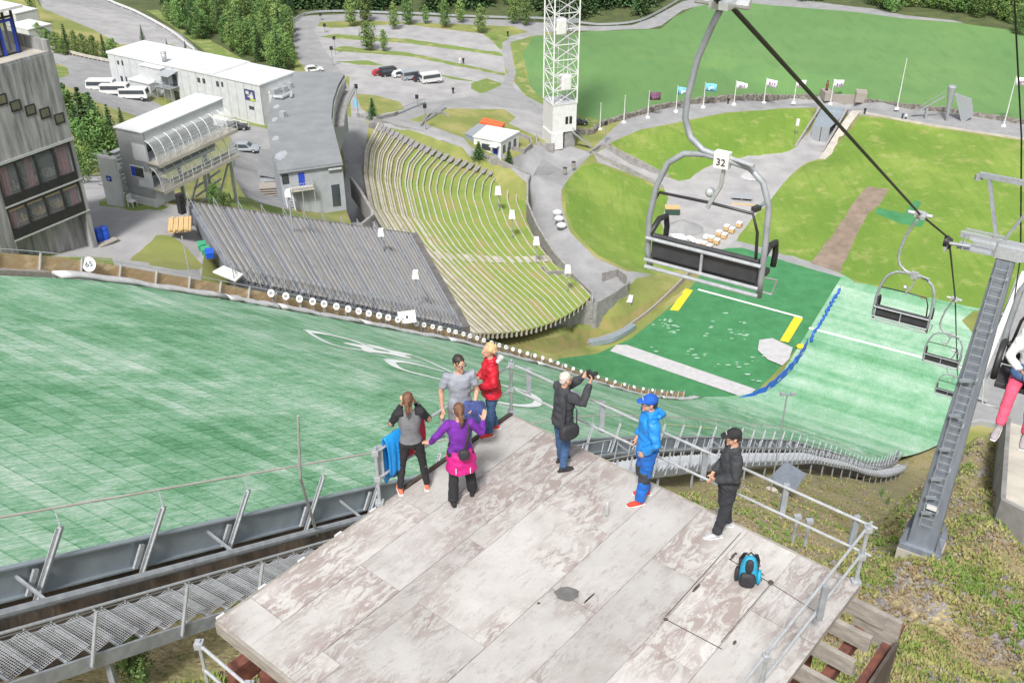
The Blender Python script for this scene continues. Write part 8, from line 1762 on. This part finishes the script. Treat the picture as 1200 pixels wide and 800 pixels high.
# ---- far away people
def tiny(px, py, c1, c2, label, h=1.75):
    b_ = G(px, py); t = thing('person', label, 'person', b_); mb = MB()
    mb.tube([b_ + V3(0, 0, .85), b_ + V3(0, 0, 1.2), b_ + V3(0, 0, 1.45)], [(.17, .12), (.19, .13), (.1, .08)], 8, side=(1, 0, 0)); mb.ell(b_ + V3(0, 0, 1.62), (.1, .11, .13), 8, 6)
    for s_ in (-1, 1): mb.tube([b_ + V3(s_ * .2, 0, 1.42), b_ + V3(s_ * .27, .03, 1.1), b_ + V3(s_ * .24, .1, .85)], [.06, .05, .035], 6); mb.tube([b_ + V3(s_ * .09, 0, .9), b_ + V3(s_ * .11, .04, .5), b_ + V3(s_ * .1, 0, 0)], [.09, .07, .05], 6)
    o = remesh(mb, 'body', M_skin, t, .04, 1); o.data.transform(Matrix.Translation(-b_)); g = MB(); g.tube([b_ + V3(0, 0, .85), b_ + V3(0, 0, 1.2), b_ + V3(0, 0, 1.48)], [(.22, .17), (.24, .18), (.12, .1)], 10, side=(1, 0, 0))
    for s_ in (-1, 1): g.tube([b_ + V3(s_ * .2, 0, 1.42), b_ + V3(s_ * .28, .03, 1.1)], [.08, .07], 6)
    part(g, 'top', c1, t); g = MB()
    for s_ in (-1, 1): g.tube([b_ + V3(s_ * .09, 0, .92), b_ + V3(s_ * .11, .04, .5), b_ + V3(s_ * .1, 0, .05)], [.12, .1, .08], 6)
    part(g, 'trousers', c2, t)
tiny(841, 189, c_grey, c_jean, 'distant person in grey on the bowl path, left of two'); tiny(847, 187, c_black2, c_black2, 'distant person in black on the bowl path, right of two')
tiny(1057, 140, c_jean, c_char, 'distant person in dark blue on the ring path near the sculpture beam'); tiny(1061, 141, M_white, c_char, 'distant person in white on the ring path near the sculpture beam')
tiny(539, 75, M_white, M_white, 'distant person in white walking across the car park'); tiny(543, 75, c_black2, c_char, 'distant person in dark clothes walking across the car park')
tiny(531, 110, c_black2, c_char, 'distant person alone on the path below the car park'); tiny(595, 43, c_black2, c_char, 'distant person on the path beside the upper car park grass')
tiny(853, 122, c_black2, c_char, 'distant person by the stone wall among the flagpoles'); tiny(650, 176, c_black2, c_char, 'distant person at the foot of the lattice tower'); tiny(1013, 134, c_black2, c_char, 'distant person right of the tunnel mouth')
# ------------------------------------------------------------------ light
w = bpy.data.worlds.new('World'); sc.world = w; w.use_nodes = True
NW, LW = w.node_tree.nodes, w.node_tree.links
sky = NW.new('ShaderNodeTexSky'); sky.sky_type = 'NISHITA'; sky.sun_disc = False
SUN_EL, SUN_AZ = math.radians(52), math.radians(-166)      # azimuth measured from +Y towards +X
sky.sun_elevation = SUN_EL; sky.sun_rotation = SUN_AZ; sky.air_density = 1.0; sky.dust_density = 4.0; sky.ozone_density = .6
hv = NW.new('ShaderNodeHueSaturation'); hv.inputs['Saturation'].default_value = .3
LW.new(sky.outputs[0], hv.inputs['Color']); LW.new(hv.outputs[0], NW['Background'].inputs['Color']); NW['Background'].inputs['Strength'].default_value = .112
sl = bpy.data.lights.new('sun', 'SUN'); sl.energy = 2.9; sl.angle = math.radians(9); sl.color = (1, .97, .935)
so = bpy.data.objects.new('sun', sl); COL.objects.link(so)
dirv = Vector((math.sin(SUN_AZ) * math.cos(SUN_EL), math.cos(SUN_AZ) * math.cos(SUN_EL), math.sin(SUN_EL)))
so.rotation_euler = dirv.to_track_quat('Z', 'Y').to_euler(); so.location = (0, 0, 120)
sc.view_settings.view_transform = 'Standard'; sc.view_settings.look = 'None'; sc.view_settings.exposure = .62; sc.view_settings.gamma = 1
sc.render.engine = 'CYCLES'; sc.cycles.max_bounces = 5; sc.cycles.transparent_max_bounces = 12
